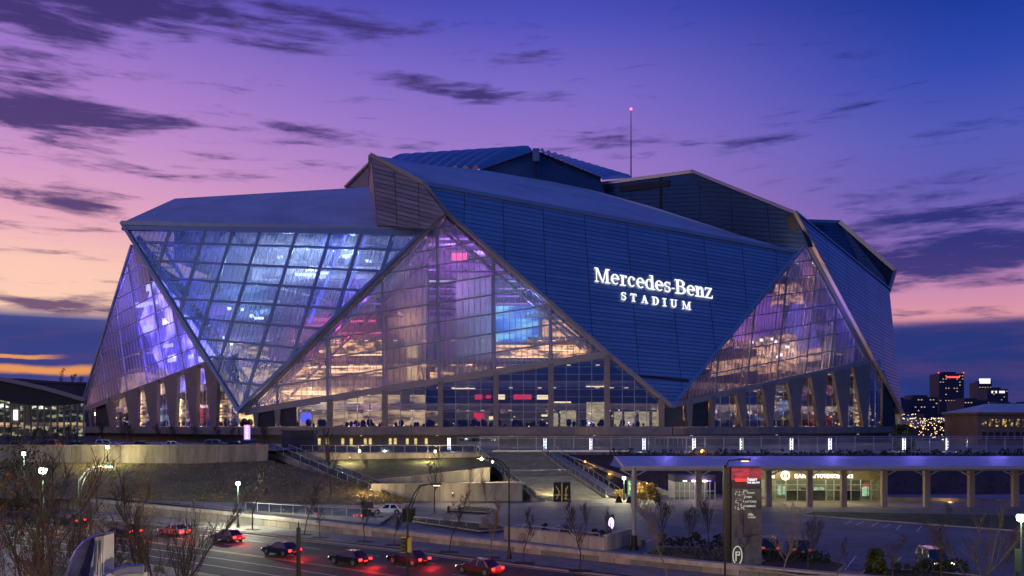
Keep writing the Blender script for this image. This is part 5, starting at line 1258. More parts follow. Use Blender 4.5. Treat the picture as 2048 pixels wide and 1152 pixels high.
shrubs('ramp_bushes', 'bushes lit orange at the end of the ramp wall', [(G(1280+k*4.0, 1000, LOTZ)+Vector((rs.uniform(-.4, .4), rs.uniform(0, 1.5), 0)), rs.uniform(1.4, 3.0), 60) for k in range(9)]+[(G(1232+k*3.5, 998, LOTZ), 1.6, 40) for k in range(4)], 'leaf_gold')
# ---- deck fence with lit pylons
fence = thing('deck_fence', 'tall wire and glass fence running along the edge of the plaza deck', 'fence', (60, 187, DECKZ))
x = P(1000, 900, 187).x
MTf = {}
fx = [P(960+k*37.5, 900, 187).x for k in range(0, 36)]
for X in fx: MB().box((X, 187, DECKZ+1.68), (.14, .16, 3.36)).build('post', 'rail', fence)
for z_ in (DECKZ+3.4, DECKZ+3.0): MB().bar((fx[0], 187, z_), (fx[-1], 187, z_), .12, .10).build('top_rail', 'rail', fence)
for z_ in (DECKZ+1.15, DECKZ+.15): MB().bar((fx[0], 187, z_), (fx[-1], 187, z_), .07, .06).build('rail', 'rail', fence)
w_ = MB()
for k in range(7): w_.bar((fx[0], 187, DECKZ+1.4+k*.24), (fx[-1], 187, DECKZ+1.4+k*.24), .015, .015)
w_.build('wire', 'rail', fence)['kind'] = 'stuff'
MT['fence_glass'] = glass('fence_glass', (.92, .93, .95), -.22, .08, .04, None, (.7, .72, .8))
for a, b in zip(fx[:-1], fx[1:]): MB().box(((a+b)/2, 187.02, DECKZ+1.68), (b-a-.3, .03, 3.0)).build('glass_panel', 'fence_glass', fence)
fence2 = thing('deck_fence', 'lower glass and picket railing on the deck left of the broad steps', 'fence', (-20, 187, DECKZ))
railing(fence2, [Vector((-44.5, 187, DECKZ+.02)), Vector((-8, 187, DECKZ+.02))], 1.45, 2.3)
kerbm = MB().box((P(1130, 903, 188).x, 187.8, DECKZ+.12), (P(1262, 903, 188).x-P(985, 903, 188).x, .5, .24)).build('deck_kerb', 'concrete_light'); kerbm['kind'] = 'structure'
MT['edge_trail'] = emis('deck_edge_trail', (1, .72, .45), .9); de = MB().box(((P(985, 903, 188).x+P(1262, 903, 188).x)/2, 187.5, DECKZ+.3), (P(1262, 903, 188).x-P(985, 903, 188).x, .08, .1)).build('deck_light_trail', 'edge_trail'); tag(de, 'thin warm glowing bar imitating a vehicle light trail along the deck edge at the top of the steps', 'light trail')  # glowing bar added to imitate the light trail of passing vehicles
pyl = None
pys = [(1090, 'third', 1), (1182, '', 2), (1288, '', 3), (1388, '', 4), (1483, '', 5), (1583, '', 6), (1660, '', 7), (1808, '', 8), (1895, '', 9), (898, '', 0)]
ordn = ['nearest the glass railing left of the steps', 'straight above the top of the broad steps', 'between the steps and the canopy end', 'above the left end of the long canopy', 'beside the amber warning light', 'above the tall sign totem', 'above the lit building sign', 'above the last lit doors', 'in front of the far city glow', 'rightmost, just left of the beige building']
for i, (px, _, k) in enumerate(pys):
    b = P(px, 905, 189.5); b.z = DECKZ
    t = thing('light_pylon', 'slim glowing white light pylon on the deck, '+ordn[k], 'light pylon', b, 0, 'glowing pylons along the deck')
    h = 3.15; w = .62
    for s in (-1, 1): MB().box(b+Vector((s*w*.38, 0, h*.55)), (.17, .22, h*.82)).build('lit_face', 'led_white', t)
    MB().box(b+Vector((0, .02, h*.5)), (w*.55, .18, h)).build('core', 'pole_grey', t); MB().box(b+Vector((0, 0, .25)), (w, .4, .5)).build('base', 'concrete', t)
    for q in range(3): MB().box(b+Vector((rs.uniform(-.05, .05), -.12, 1.0+q*.6)), (.2, .03, .28)).build('cut_letter', 'led_white', t)
    lamp('pylon_light', b+Vector((0, 1.2, 2.0)), 420, (.75, .8, 1), t, .3)
# deck lighting: the soffit under the podium band and the deck edge
dlgt = thing('deck_lights', 'warm downlights washing the deck below the podium band', 'lights', (40, 235, 11))
for x_, d_, pw in ((-60, 236, 260), (-40, 234, 420), (-20, 236, 420), (0, 234, 520), (22, 236, 420), (48, 236, 420), (75, 250, 420), (105, 268, 380)):
    MB().box((x_, d_+1.2, 10.9), (.5, .5, .12)).build('fitting', 'lit_greenish', dlgt); lamp('downlight', (x_, d_-3.2, 10.6), min(pw, 420)*.6, (1, .72, .42), dlgt, .3)
# kiosk container, purple signs and deck bits
MT['slate'] = mat('slate_paint', (.03, .035, .055), .6, 0, var=.2, scale=.6)
kk = thing('deck_kiosk', 'dark grey box kiosk with a black opening on the deck near the stair top', 'kiosk', (-39, 196, DECKZ))
a, b = P(564, 862, 196), P(628, 905, 196)
MB().box(((a.x+b.x)/2, 198, (a.z+DECKZ)/2), (b.x-a.x, 4, a.z-DECKZ)).build('body', 'slate', kk)
c, d = P(583, 862.8, 195.9), P(627, 880, 195.9); MB().box(((c.x+d.x)/2, 195.9, (c.z+d.z)/2), (d.x-c.x, .3, c.z-d.z)).build('opening', 'louvre', kk)
MB().box(((a.x+b.x)/2, 197.9, a.z+.1), (b.x-a.x+.3, 4.4, .2)).build('roof', 'dark_panel', kk)
ps = thing('lit_sign', 'tall narrow purple and white lit sign at the kerb of the upper street', 'sign', P(494, 898, 180))
a, b = P(488.5, 850, 180), P(500, 886, 180)
MB().box(((a.x+b.x)/2, 180, (a.z+b.z)/2), (b.x-a.x, .3, a.z-b.z)).build('panel', 'violet_panel' if 'violet_panel' in MT else 'lit_violet', ps)
MB().box(((a.x+b.x)/2, 180, (b.z+UZ)/2), (.9, .25, b.z-UZ)).build('post', 'black', ps)
for k, w in enumerate((.5, .42, .5, .3, .5, .45)): MB().box(((a.x+b.x)/2, 179.8, a.z-.45-k*.55), (w, .08, .34)).build('letter', 'sign_white', ps)
lamp('sign_glow', P(494, 868, 178), 300, (.5, .35, 1), ps, .5)
# deck planters, benches and people-scale clutter: low barriers
br_ = thing('crowd_barriers', 'row of low metal crowd barriers standing on the deck', 'barriers', (-10, 215, DECKZ))
for k in range(16):
    x0 = -38+k*2.9
    MB().bar((x0, 214, DECKZ+1.05), (x0+2.5, 214, DECKZ+1.05), .06, .06).build('rail', 'rail', br_)
    mb = MB()
    for q in range(8): mb.bar((x0+q*.35, 214, DECKZ+.1), (x0+q*.35, 214, DECKZ+1.05), .03, .03)
    mb.build('bars', 'rail', br_)['kind'] = 'stuff'
tk = thing('deck_tram', 'long white service vehicle with dark windows parked on the deck beneath the glazing', 'vehicle', (P(960, 889, 225).x, 225, DECKZ))
a, b = P(914, 874, 225), P(996, 897, 225)
body = MB().box(((a.x+b.x)/2, 226.2, (a.z+DECKZ+.35)/2), (b.x-a.x, 2.4, a.z-DECKZ-.35)).build('body', 'pod_white' if 'pod_white' in MT else 'concrete_light', tk)
for k in range(6): x0 = a.x+.5+k*1.62; MB().box((x0+.7, 224.95, DECKZ+2.0), (1.4, .1, .75)).build('window', 'auto_glass', tk)
for k in (0, 1): MB().lathe((a.x+2+k*6.6, 225, DECKZ+.4), [(0.05, -.0), (.4, 0), (.4, .02)], 10).build('wheel_cover', 'tyre', tk)
# ================================================================== CANOPY AND ENTRANCE BUILDING
can = thing('long_canopy', 'long violet-lit flat canopy on concrete columns in front of the entrance building', 'canopy', G(1660, 1021, LOTZ))
cd0, cd1 = 137.0, 149.5
zf, zb = 7.55, 8.6
x0, x1 = P(1246, 930, cd0).x, P(2240, 930, cd0).x
MT['canopy_top'] = mat('canopy_membrane', (.50, .48, .62), .5, 0, var=.12, scale=.15)
nseg = 14
for k in range(nseg):
    a, b = x0+(x1-x0)*k/nseg, x0+(x1-x0)*(k+1)/nseg; g = .05
    MB().prism([Vector((a+g, cd0, zf)), Vector((b-g, cd0, zf)), Vector((b-g, cd0+6, zf+.75)), Vector((b-g, cd1, zb)), Vector((a+g, cd1, zb)), Vector((a+g, cd0+6, zf+.75))], (0, 0, -.14)).build('roof_panel', 'canopy_top', can)
MB().bar((x0, cd0-.1, zf-.25), (x1, cd0-.1, zf-.25), .25, .5).build('fascia', 'steel', can)
MB().prism([Vector((x0-1.6, cd0+4, zf-.1)), Vector((x0, cd0, zf-.5)), Vector((x0, cd0, zf)), Vector((x0, cd1, zb)), Vector((x0, cd1, zb-.5))], (.15, 0, 0)).build('end_fascia', 'steel', can)
MB().bar((x0, cd0+3.4, zf-.7), (x1, cd0+3.4, zf-.7), .4, .5).build('beam', 'steel', can)
MB().bar((x0, cd1-1, zb-.9), (x1, cd1-1, zb-.9), .4, .5).build('beam', 'steel', can)
for k in range(48): 
    X = x0+.5+(x1-x0)*k/48; MB().bar((X, cd0+.2, zf-.4), (X, cd1-.3, zb-.5), .12, .25).build('rafter', 'steel', can)
cpx = [1268, 1397, 1465, 1537, 1619, 1687, 1768, 1853, 1942, 2030, 2120, 2210]
for px in cpx:
    X = P(px, 1000, cd0+3.4).x; bz = LOTZ+.05
    col_ = MB().box((X, cd0+3.4, (bz+zf-.9)/2), (.85, .8, zf-.9-bz)).build('column', 'pier', can)
    for s in (-1, 1): MB().bar((X, cd0+3.4, zf-1.9), (X+s*2.2, cd0+3.4, zf-.75), .18, .18).build('bracket', 'steel', can)
# the violet wash on the canopy roof comes from floodlights on the deck edge
for k in range(8):
    X = 28+k*15; lamp('violet_floodlight', (X, 160, 14.5), 1150, (.22, .17, 1), can, .6)
blds = thing('entrance_building', 'low glass-fronted entrance building with lit lettering under the canopy', 'building', (P(1645, 1008, 151).x, 151, LOTZ))
D = 150.2
X0, X1 = P(1500, 1000, D).x, P(1768, 1000, D).x; ztop, zsill = P(0, 938, D).z, P(0, 959.5, D).z; zg = LOTZ+.05
MT['sign_band'] = mat('sign_band_cladding', (.16, .14, .07), .7, 0, var=.2, scale=.5)
MB().box(((X0+X1)/2, D+.3, (ztop+zsill)/2), (X1-X0, .6, ztop-zsill)).build('sign_band', 'sign_band', blds)
MB().box(((X0+X1)/2, D+8, ztop+.2), (X1-X0+.5, 17, .4)).build('roof', 'metal_grey', blds)
for xx in (X0, X1): MB().box((xx, D+8, (zg+ztop)/2), (.5, 16, ztop-zg)).build('wall', 'concrete', blds)
MB().box(((X0+X1)/2, D+9, (zg+ztop)/2), (X1-X0, .3, ztop-zg)).build('wall', 'inner', blds)
MB().box(((X0+X1)/2, D+4.5, zg+.02), (X1-X0, 9, .04)).build('floor', 'walk', blds)
panes = [1530, 1550, 1572, 1595, 1624, 1652, 1668, 1690, 1702, 1722, 1742, 1765]
zt = P(0, 969.5, D).z
fr = MB()
for a, b in zip(panes[:-1], panes[1:]):
    xa, xb = P(a, 0, D).x, P(b, 0, D).x
    for za, zb_ in ((zg+.1, zg+1.9), (zg+1.9, zt), (zt, zsill)):
        MB().box(((xa+xb)/2, D+.1, (za+zb_)/2), (xb-xa-.12, .05, zb_-za-.1)).build('window_pane', 'booth_glass', blds)
for a in panes: MB().box((P(a, 0, D).x, D+.05, (zg+zsill)/2), (.13, .18, zsill-zg)).build('mullion', 'steel', blds)
for z_ in (zg+.06, zg+1.9, zt): MB().box(((P(1530, 0, D).x+X1)/2, D+.05, z_), (X1-P(1530, 0, D).x, .16, .11)).build('transom', 'steel', blds)
MT['sage'] = mat('solid_lower_panel', (.17, .19, .15), .6)
for a, b in ((1572, 1652), (1668, 1700), (1690, 1722)): 
    xa, xb = P(a, 0, D).x, P(b, 0, D).x; MB().box(((xa+xb)/2, D+.35, zg+1.0), (xb-xa, .06, 1.8)).build('counter_front', 'sage', blds)
MT['shop'] = emis_pattern('vending_display', (.25, .55, .35), (.85, 1, .9), 1.3, (3, 1, 3), (.4, .6))
for a, b, ya, yb in ((1556, 1562, 972, 989), (1566, 1571, 972, 989), (1629, 1636, 975, 989), (1640, 1647, 975, 989), (1725, 1733, 973, 992), (1736, 1744, 973, 992)):
    xa, xb = P(a, 0, D+6).x, P(b, 0, D+6).x; MB().box(((xa+xb)/2, D+6, (P(0, ya, D+6).z+P(0, yb, D+6).z)/2), (xb-xa, .3, P(0, ya, D+6).z-P(0, yb, D+6).z)).build('display', 'shop', blds)
for a, b, ya, yb in ((1603, 1612, 975, 990), (1675, 1690, 973, 992), (1585, 1597, 980, 998), (1702, 1718, 978, 996)):
    xa, xb = P(a, 0, D+5).x, P(b, 0, D+5).x; MB().box(((xa+xb)/2, D+5, (P(0, ya, D+5).z+P(0, yb, D+5).z)/2), (xb-xa, .6, P(0, ya, D+5).z-P(0, yb, D+5).z)).build('counter', 'dark_panel', blds)
MB().box(P(1735, 969.5, D+5.8), (1.6, .1, .35)).build('exit_light', 'lit_red', blds)
for X in (X0+5, X0+11, X0+17): 
    lamp('room_light', (X, D+3.5, zsill-.4), 420, (1, .93, .55), blds, .5)
for px in (1545, 1572, 1640, 1690, 1740):
    MB().box(P(px, 940, 146)+Vector((0, 0, .1)), (.9, .4, .1)).build('downlight', 'warm_lamp', blds); lamp('downlight', P(px, 944, 146), 300, (1, .86, .45), blds, .3)
# lettering
sg = thing('entrance_sign', 'glowing pinkish white capitals along the band above the entrance doors', 'sign', P(1645, 951, D-.1))
MT['pink_white'] = emis('pinkish_letter', (1, .80, .62), 3.0)
for s, px, sz, sx_ in (('EARL', 1589, 8.6, 1.15), ('ATTOTEXIOT', 1621, 8.4, .86), ('IE', 1674, 8.4, .9), ('B12', 1689, 8.4, 1.0), ('Giu', 1532, 8.6, 1.05)):
    text_obj('lettering', s, 'pink_white', P(px, 956, D-.12), (1, 0, 0), (0, 0, 1), sz*1.32*D/FPX, .06, sg, sx=sx_)
em = MB()
c = P(1571, 951, D-.15); r = 8*D/FPX
ringpts = [c+Vector((math.cos(t)*r*(1.0 if math.sin(t) > 0 else 1.0), 0, math.sin(t)*r*(1.0))) for t in [2*math.pi*k/20 for k in range(21)]]
em.tube(ringpts, .12, 5, False); em.bar(c+Vector((-.35, 0, .25)), c+Vector((.35, 0, .25)), .1, .16); em.bar(c+Vector((0, 0, .3)), c+Vector((0, 0, -.62)), .1, .18)
em.build('emblem', 'pink_white', sg)
lamp('sign_glow', P(1571, 946, D-1), 160, (1, .85, .6), sg, .3)
# small glazed booth left of the sign totem
bt = thing('ticket_booth', 'small glazed booth with violet lit head at the left under the canopy', 'booth', G(1390, 1003, LOTZ))
Db = 153.5; a, b = P(1349, 952, Db), P(1430, 1003, Db); zt2 = P(0, 951, Db).z; zh = P(0, 964, Db).z
MB().box(((a.x+b.x)/2, Db+3, (zt2+zh)/2), (b.x-a.x, 6, zt2-zh)).build('head_band', 'violet_wall', bt) if 'violet_wall' in MT else MB().box(((a.x+b.x)/2, Db+3, (zt2+zh)/2), (b.x-a.x, 6, zt2-zh)).build('head_band', 'slate', bt)
for k in range(9):
    X = a.x+(b.x-a.x)*k/8; MB().box((X, Db, (LOTZ+zh)/2), (.12, .14, zh-LOTZ)).build('mullion', 'steel', bt)
for k in range(8):
    X = a.x+(b.x-a.x)*(k+.5)/8; w = (b.x-a.x)/8-.14
    for za, zb_ in ((LOTZ+.1, LOTZ+1.55), (LOTZ+1.55, zh)): MB().box((X, Db+.03, (za+zb_)/2), (w, .04, zb_-za-.06)).build('window_pane', 'booth_glass', bt)
MB().box(((a.x+b.x)/2, Db, LOTZ+1.55), (b.x-a.x, .14, .1)).build('transom', 'steel', bt)
MB().box(((a.x+b.x)/2, Db+6, (LOTZ+zh)/2), (b.x-a.x, .3, zh-LOTZ)).build('wall', 'inner', bt)
for px, m in ((1370, 'led_white'), (1388, 'warm_lamp'), (1410, 'warm_lamp'), (1418, 'lit_violet')): MB().box(P(px, 962, Db-.4), (.7, .2, .2)).build('fitting', m, bt)
lamp('booth_light', P(1388, 966, Db+2), 420, (1, .9, .7), bt, .4); lamp('booth_light', P(1400, 960, Db-1.5), 380, (.6, .35, 1), bt, .4)
# dark rear retaining wall and low pale wall under the canopy's right part
wallrun('yard_wall', 'low pale wall under the right half of the canopy', [P(1768, 994, 150.5), P(2300, 1004, 150.5)], LOTZ, .4, 'concrete', False, 6)
lamp('yard_light', P(1900, 1002, 149), 110, (1, .6, .2), can, .2); MB().blob(P(1899, 1006, 149.6), .16).build('bulkhead_lamp', 'amber', can)
# ================================================================== SIGN TOTEM AND OTHER SIGNS
tt = thing('sign_totem', 'tall sign totem with red lettering on top and dark photo panels below', 'sign', G(1494, 1131, LOTZ))
dT = G(1494, 1131, LOTZ).y
def tpn(px0, py0, px1, py1, m, nm='panel', o=0.0, th=.12):
    a, b = P(px0, py0, dT-o), P(px1, py1, dT-o); return MB().box(((a.x+b.x)/2, dT-o, (a.z+b.z)/2), (b.x-a.x, th, a.z-b.z)).build(nm, m, tt)
MB().box(((P(1463, 0, dT).x+P(1522, 0, dT).x)/2, dT+.5, (LOTZ+P(0, 934, dT).z)/2), (P(1522, 0, dT).x-P(1463, 0, dT).x, .9, P(0, 934, dT).z-LOTZ)).build('body', 'dark_panel', tt)
MT['red_panel'] = emis_pattern('red_lit_panel', (.05, .004, .01), (.55, .01, .04), .9, (1.2, 1, 3), (.35, .62)); MT['navy'] = mat('navy_panel', (.018, .022, .04), .3, coat=.5)
MT['grey_panel'] = mat('grey_print', (.05, .045, .065), .35, 0, var=.5, scale=1.5, coat=.4); MT['print'] = mat('photo_print', (.025, .028, .05), .35, 0, var=1, scale=1.6, col2=(.10, .10, .14), detail=8)
tpn(1463, 936, 1522, 960, 'red_panel', o=.02); tpn(1463, 960, 1522, 977, 'dark_panel', o=.02); tpn(1463, 977, 1487, 1022, 'grey_panel', o=.02); tpn(1487, 976, 1523, 1019, 'navy', o=.02)
tpn(1463, 1022, 1486, 1074, 'grey_panel', o=.02); tpn(1487, 1019, 1523, 1068, 'grey_panel', o=.03); tpn(1463, 1074, 1523, 1092, 'print', o=.02); tpn(1463, 1092, 1487, 1130, 'print', o=.03); tpn(1488, 1092, 1523, 1129, 'print', o=.02)
MT['red_text'] = emis('red_text', (1, .03, .03), 2.4)
def ttx(s, px, py, sz, m, sx_=1.0): return text_obj('lettering', s, m, P(px, py, dT-.16), (1, 0, 0), (0, 0, 1), sz*1.35*dT/FPX, .02, tt, sx=sx_)
ttx('lictuwn', 1471, 963, 8, 'red_text', .72); ttx('haaarr', 1495, 961.5, 7, 'sign_white', .8); ttx('THE BELOW', 1494, 967, 4, 'sign_white', .85)
MT['dim_text'] = emis('dim_text', (.9, .86, .7), .55)
for s, px, py, sz in (('Kui', 1487, 983, 4), ('Acccss', 1494, 987, 4), ('Yuuges', 1488, 995, 4), ('LATTAUS', 1490, 1005, 4), ('CAMMAS', 1489, 1014, 4), ('Alla.', 1496, 1031, 5), ('H. MARS', 1496, 1036, 3)): ttx(s, px, py, sz, 'dim_text')
rg_ = [P(1475, 1111, dT-.2)+Vector((math.cos(t)*.42, 0, math.sin(t)*.85)) for t in [2*math.pi*k/24 for k in range(25)]]
MB().tube(rg_, .05, 5, False).build('emblem', 'dim_text', tt)
tpn(1472, 1103, 1477, 1105, 'dim_text', 'emblem', .2, .03); tpn(1472, 1109, 1480, 1111, 'dim_text', 'emblem', .2, .03); tpn(1471, 1103, 1473, 1122, 'dim_text', 'emblem', .2, .03); tpn(1478, 1103, 1480, 1111, 'dim_text', 'emblem', .2, .03)
MB().prism([P(1478, 1078, dT-.25), P(1514, 1070, dT-.25), P(1522, 1068, dT-.25), P(1520, 1085, dT-.25), P(1489, 1090, dT-.25)], (0, .1, 0)).build('banner', 'grey_panel', tt)
lr = random.Random(4); mb = MB()
for k in range(70): p = P(lr.uniform(1470, 1489), lr.uniform(980, 1020), dT-.2); s = lr.uniform(.03, .09); mb.box(p, (s, .02, s))
mb.build('fairy_lights', 'dim_text', tt)['kind'] = 'stuff'
lamp('sign_glow', P(1492, 945, dT-1.5), 60, (1, .1, .1), tt, .3)
# black box post beside the totem
tb = thing('totem_post', 'broad black post standing against the left side of the sign totem', 'post', G(1455, 1128, LOTZ))
d_ = G(1455, 1129, LOTZ).y; a, b = P(1447, 936, d_), P(1462, 1129, d_); MB().box(((a.x+b.x)/2, d_, (a.z+LOTZ)/2), (b.x-a.x, .7, a.z-LOTZ)).build('shaft', 'black', tb)
MB().box(((a.x+b.x)/2, d_, a.z+.05), (b.x-a.x+.1, .8, .1)).build('cap', 'black', tb)
# green vertical sign by the steps
gs = thing('kiosk_sign', 'narrow teal pylon sign with yellow-green upright letters under the lamp at the steps', 'sign', G(1262, 997, LOTZ))
dg_ = G(1262, 997, LOTZ).y; a, b = P(1255, 961, dg_), P(1265, 996, dg_)
MT['teal'] = mat('teal_panel', (.03, .12, .12), .4); MT['lime'] = emis('lime_letters', (.65, .8, .2), 1.2)
MB().box(((a.x+b.x)/2, dg_, (a.z+LOTZ)/2), (b.x-a.x, .3, a.z-LOTZ)).build('panel', 'teal', gs)
for k, s in enumerate('LOBJ'): text_obj('letter', s, 'lime', P(1257, 968+k*6.3, dg_-.2), (1, 0, 0), (0, 0, 1), .75, .02, gs)
# logo sign in the planter
ls = thing('logo_sign', 'small dark sign with a glowing white and violet emblem in the wedge planter', 'sign', G(1219, 1085, LOTZ))
dl_ = G(1222, 1078, LOTZ).y; a, b = P(1214, 1030, dl_), P(1229, 1059, dl_)
MB().prism([P(1215, 1033, dl_), P(1228, 1029, dl_), P(1229, 1057, dl_), P(1216, 1058, dl_)], (0, .35, 0)).build('panel', 'dark_panel', ls)
MB().box(P(1212, 1058, dl_+.1), (.35, .3, 2.8)).build('post', 'concrete_dark', ls); MB().box(P(1220, 1068, dl_+.1), (.5, .3, 1.4)).build('post', 'concrete_dark', ls)
MT['logo_glow'] = emis('logo_glow', (.75, .6, 1), 3.2)
lc = P(1222.5, 1046, dl_-.1); lp = [lc+Vector((math.cos(t)*.26, 0, math.sin(t)*.58)) for t in [math.radians(a) for a in range(-60, 230, 20)]]
MB().tube(lp, .045, 5).tube([lc+Vector((-.02, 0, .62)), lc+Vector((0, 0, -.45)), lc+Vector((.14, 0, -.6))], .05, 5).tube([lc+Vector((-.12, 0, .1)), lc+Vector((.3, 0, .05))], .04, 5).tube([lc+Vector((.12, 0, -.2)), lc+Vector((.13, 0, .3))], .035, 5).build('emblem', 'logo_glow', ls)
# ================================================================== LEFT: ARCHED HALL
hall = thing('arched_hall', 'long hall with a curved dark roof and a lit glass front at the far left', 'building', (-105, 215, UZ))
def hx(px, py, d): return P(px, py, d)
arc = [(-160, 722), (-60, 742), (0, 757), (40, 765), (85, 775), (125, 786), (168, 799)]
low_ = [(168, 806), (125, 810), (85, 812), (40, 808), (0, 800), (-60, 790), (-160, 780)]
MB().prism([P(x, y, 216) for x, y in arc+low_], (0, 1.5, 0)).build('roof_edge', 'louvre', hall)
mb = MB()
for (xa, ya), (xb, yb) in zip(arc[:-1], arc[1:]): mb.prism([P(xa, ya, 215.5), P(xb, yb, 215.5), P(xb, yb, 215.5)+Vector((-24, 30, -2)), P(xa, ya, 215.5)+Vector((-24, 30, -2))], (0, 0, -.5))
mb.build('roof', 'roof', hall)
mb = MB()
for (xa, ya), (xb, yb) in zip(arc[:-1], arc[1:]): mb.bar(P(xa, ya+.5, 215.2), P(xb, yb+.5, 215.2), .5, .9)
mb.build('gutter', 'metal_tan', hall)
dh = 222
MT['hall_rooms'] = emis_pattern('hall_rooms', (.012, .014, .012), (.75, .72, .45), .75, (.45, .3, .9), (.54, .68)); MT['hall_top'] = emis_pattern('hall_office_lights', (.02, .02, .02), (.95, 1, .85), 1.3, (.3, .3, .8), (.48, .6))
def hbox(px0, py0, px1, py1, d, m, nm): 
    a, b = P(px0, py0, d), P(px1, py1, d); MB().box(((a.x+b.x)/2, d, (a.z+b.z)/2), (b.x-a.x, .4, a.z-b.z)).build(nm, m, hall)
hbox(-200, 800, 166, 872, 236, 'hall_rooms', 'lit_interior'); hbox(-200, 803, 95, 818, 232, 'hall_top', 'lit_interior'); hbox(-200, 845, 170, 853, 230, 'warm_rooms2', 'lit_interior')
for x_ in (20, 31, 52): hbox(x_, 803, x_+9, 850, 221.3, 'concrete', 'column')
for k in range(28): hbox(-190+k*13.2, 806, -189+k*13.2+1.6, 872, 221.5, 'concrete_light', 'mullion')
hbox(-200, 851, 170, 852.6, 221.4, 'steel', 'transom'); hbox(-200, 818, 170, 819, 221.4, 'steel', 'transom'); hbox(28, 820, 35, 840, 221, 'led_white', 'screen')
for k in range(14): hbox(-190+k*26.4, 820, -165+k*26.4, 851, 221.7, 'booth_glass', 'glass_panel')
hbox(-200, 872, 200, 890, 224, 'concrete_dark', 'base_wall')
bm_ = thing('rear_block', 'plain dark flat-topped building mass behind the arched hall', 'building', P(100, 800, 300))
a, b = P(-300, 757, 300), P(176, 800, 300)
MB().prism([P(-300, 752, 300), P(40, 757, 300), P(120, 763, 300), P(178, 768, 300), P(178, 860, 300), P(-300, 860, 300)], (0, 30, 0)).build('wall', 'far_dark', bm_)
MB().bar(P(-300, 751.5, 299.8), P(178, 767, 299.8), .6, .7).build('parapet', 'dark_panel', bm_)
# ================================================================== RIGHT: BEIGE BUILDING AND CITY
bb = thing('beige_building', 'beige masonry building with hipped grey roof and dark windows at the right edge', 'building', (P(2000, 870, 260).x, 260, 0))
db = 262
X0 = P(1955, 0, db).x; X1 = X0+46; ZT, ZB = P(0, 828, db).z, -.3
MB().box(((X0+X1)/2, db+10, (ZT+ZB)/2), (X1-X0, 20, ZT-ZB)).build('wall', 'brick', bb)
MB().box(((X0+X1)/2, db+9.6, ZT+.2), (X1-X0+1.4, 22, .6)).build('cornice', 'brick', bb)
MB().prism([Vector((X0-.5, db-1, ZT+.52)), Vector((X1, db-1, ZT+.52)), Vector((X1, db+21, ZT+.52)), Vector((X0-.5, db+21, ZT+.52))], (0, 0, .05)).build('roof_base', 'roof', bb)
rt = [Vector((X0-.5, db-1, ZT+.57)), Vector((X1, db-1, ZT+.57)), Vector((X1, db+21, ZT+.57)), Vector((X0-.5, db+21, ZT+.57)), Vector((X0+7, db+8, ZT+3.2)), Vector((X1, db+8, ZT+3.2))]
MB().add(rt, [(0, 1, 5, 4), (3, 4, 5, 2), (0, 4, 3)]).build('roof', 'roof', bb)
MT['dim_amber'] = emis_pattern('dim_window', (.03, .02, .01), (1, .65, .2), .8, (.9, .9, 1.2), (.50, .66))
for r_ in range(2):
    for k in range(9):
        cx_ = P(1968+k*13.4, 0, db).x; zc = P(0, 846+r_*26, db).z
        f = MB().box((cx_, db-.06, zc), (1.3, .14, 2.3)).build('window', 'louvre' if (k*3+r_) % 3 else 'dim_amber', bb)
        fr_ = MB(); [fr_.box((cx_+sx_*.7, db-.12, zc), (.1, .2, 2.4)) for sx_ in (-1, 1)]; [fr_.box((cx_, db-.12, zc+sz_*1.2), (1.5, .2, .12)) for sz_ in (-1, 1)]
        fr_.build('window_frame', 'brick', f)
# far towers: each with its own lit windows
MT['far_win'] = emis('far_window_light', (1, .60, .28), .75); MT['far_win2'] = emis('far_window_pale', (1, .85, .6), .5); MT['far_red'] = emis('far_red', (1, .08, .08), 2.5)
MT['far_tower'] = mat('far_tower_facade', (.05, .055, .10), .6, .1, var=.15, scale=.02)
cr = random.Random(21)
MT['far_tower2'] = mat('far_tower_warm_facade', (.10, .075, .09), .7, 0, var=.15, scale=.02)
def tower(label, px0, px1, ytop, d, dens, depth=25, cat='tower', floors=None, crown=None, m='far_tower', name='city_tower', rowbias=.5):
    a = P(px0, ytop, d); b = P(px1, ytop, d); t = thing(name, label, cat, ((a.x+b.x)/2, d, 0))
    body = MB().box(((a.x+b.x)/2, d+depth/2, a.z/2-2), (b.x-a.x, depth, a.z+4)).build('facade', m, t)
    MB().box(((a.x+b.x)/2, d+depth/2, a.z+1.2), ((b.x-a.x)*.55, depth*.5, 2.4)).build('plant_room', m, t)
    H_ = a.z; fl = floors or max(3, int(H_/4.0)); nw = max(4, int((b.x-a.x)/3.2)); g = MB(); g2 = MB(); ls_ = MB()
    for f in range(fl):
        z = H_-3-(f*(H_-4)/fl)
        ls_.box(((a.x+b.x)/2, d-.1, z-1.6), (b.x-a.x, .2, .5))
        rowp = dens*(1.9 if cr.random() < .22 else .7)
        for k in range(nw):
            if cr.random() < rowp:
                (g if cr.random() < .6 else g2).box((a.x+(b.x-a.x)*(k+.5)/nw, d-.22, z), ((b.x-a.x)/nw*.45, .12, 1.0))
    if g.v: g.build('lit_windows', 'far_win', t)['kind'] = 'stuff'
    if g2.v: g2.build('lit_windows', 'far_win2', t)['kind'] = 'stuff'
    ls_.build('floor_bands', 'far_dark', t)['kind'] = 'stuff'
    return t, a, b
t, a, b = tower('tallest dark slab tower with red lights along its top on the skyline', 1878, 1928, 747, 1100, .26)
for k in range(7): MB().box((a.x+10+k*2.4, 1099.5, a.z-4.5), (1.6, .4, 2.0)).build('sign_light', 'far_red', t)
for k in (0, 1): MB().blob(((a.x, b.x)[k], 1101, a.z+1), .9).build('beacon', 'far_red', t)
t, a, b = tower('slim stepped tower topped by a bright white sign on the skyline', 1957, 1984, 765, 1250, .5, m='far_tower2')
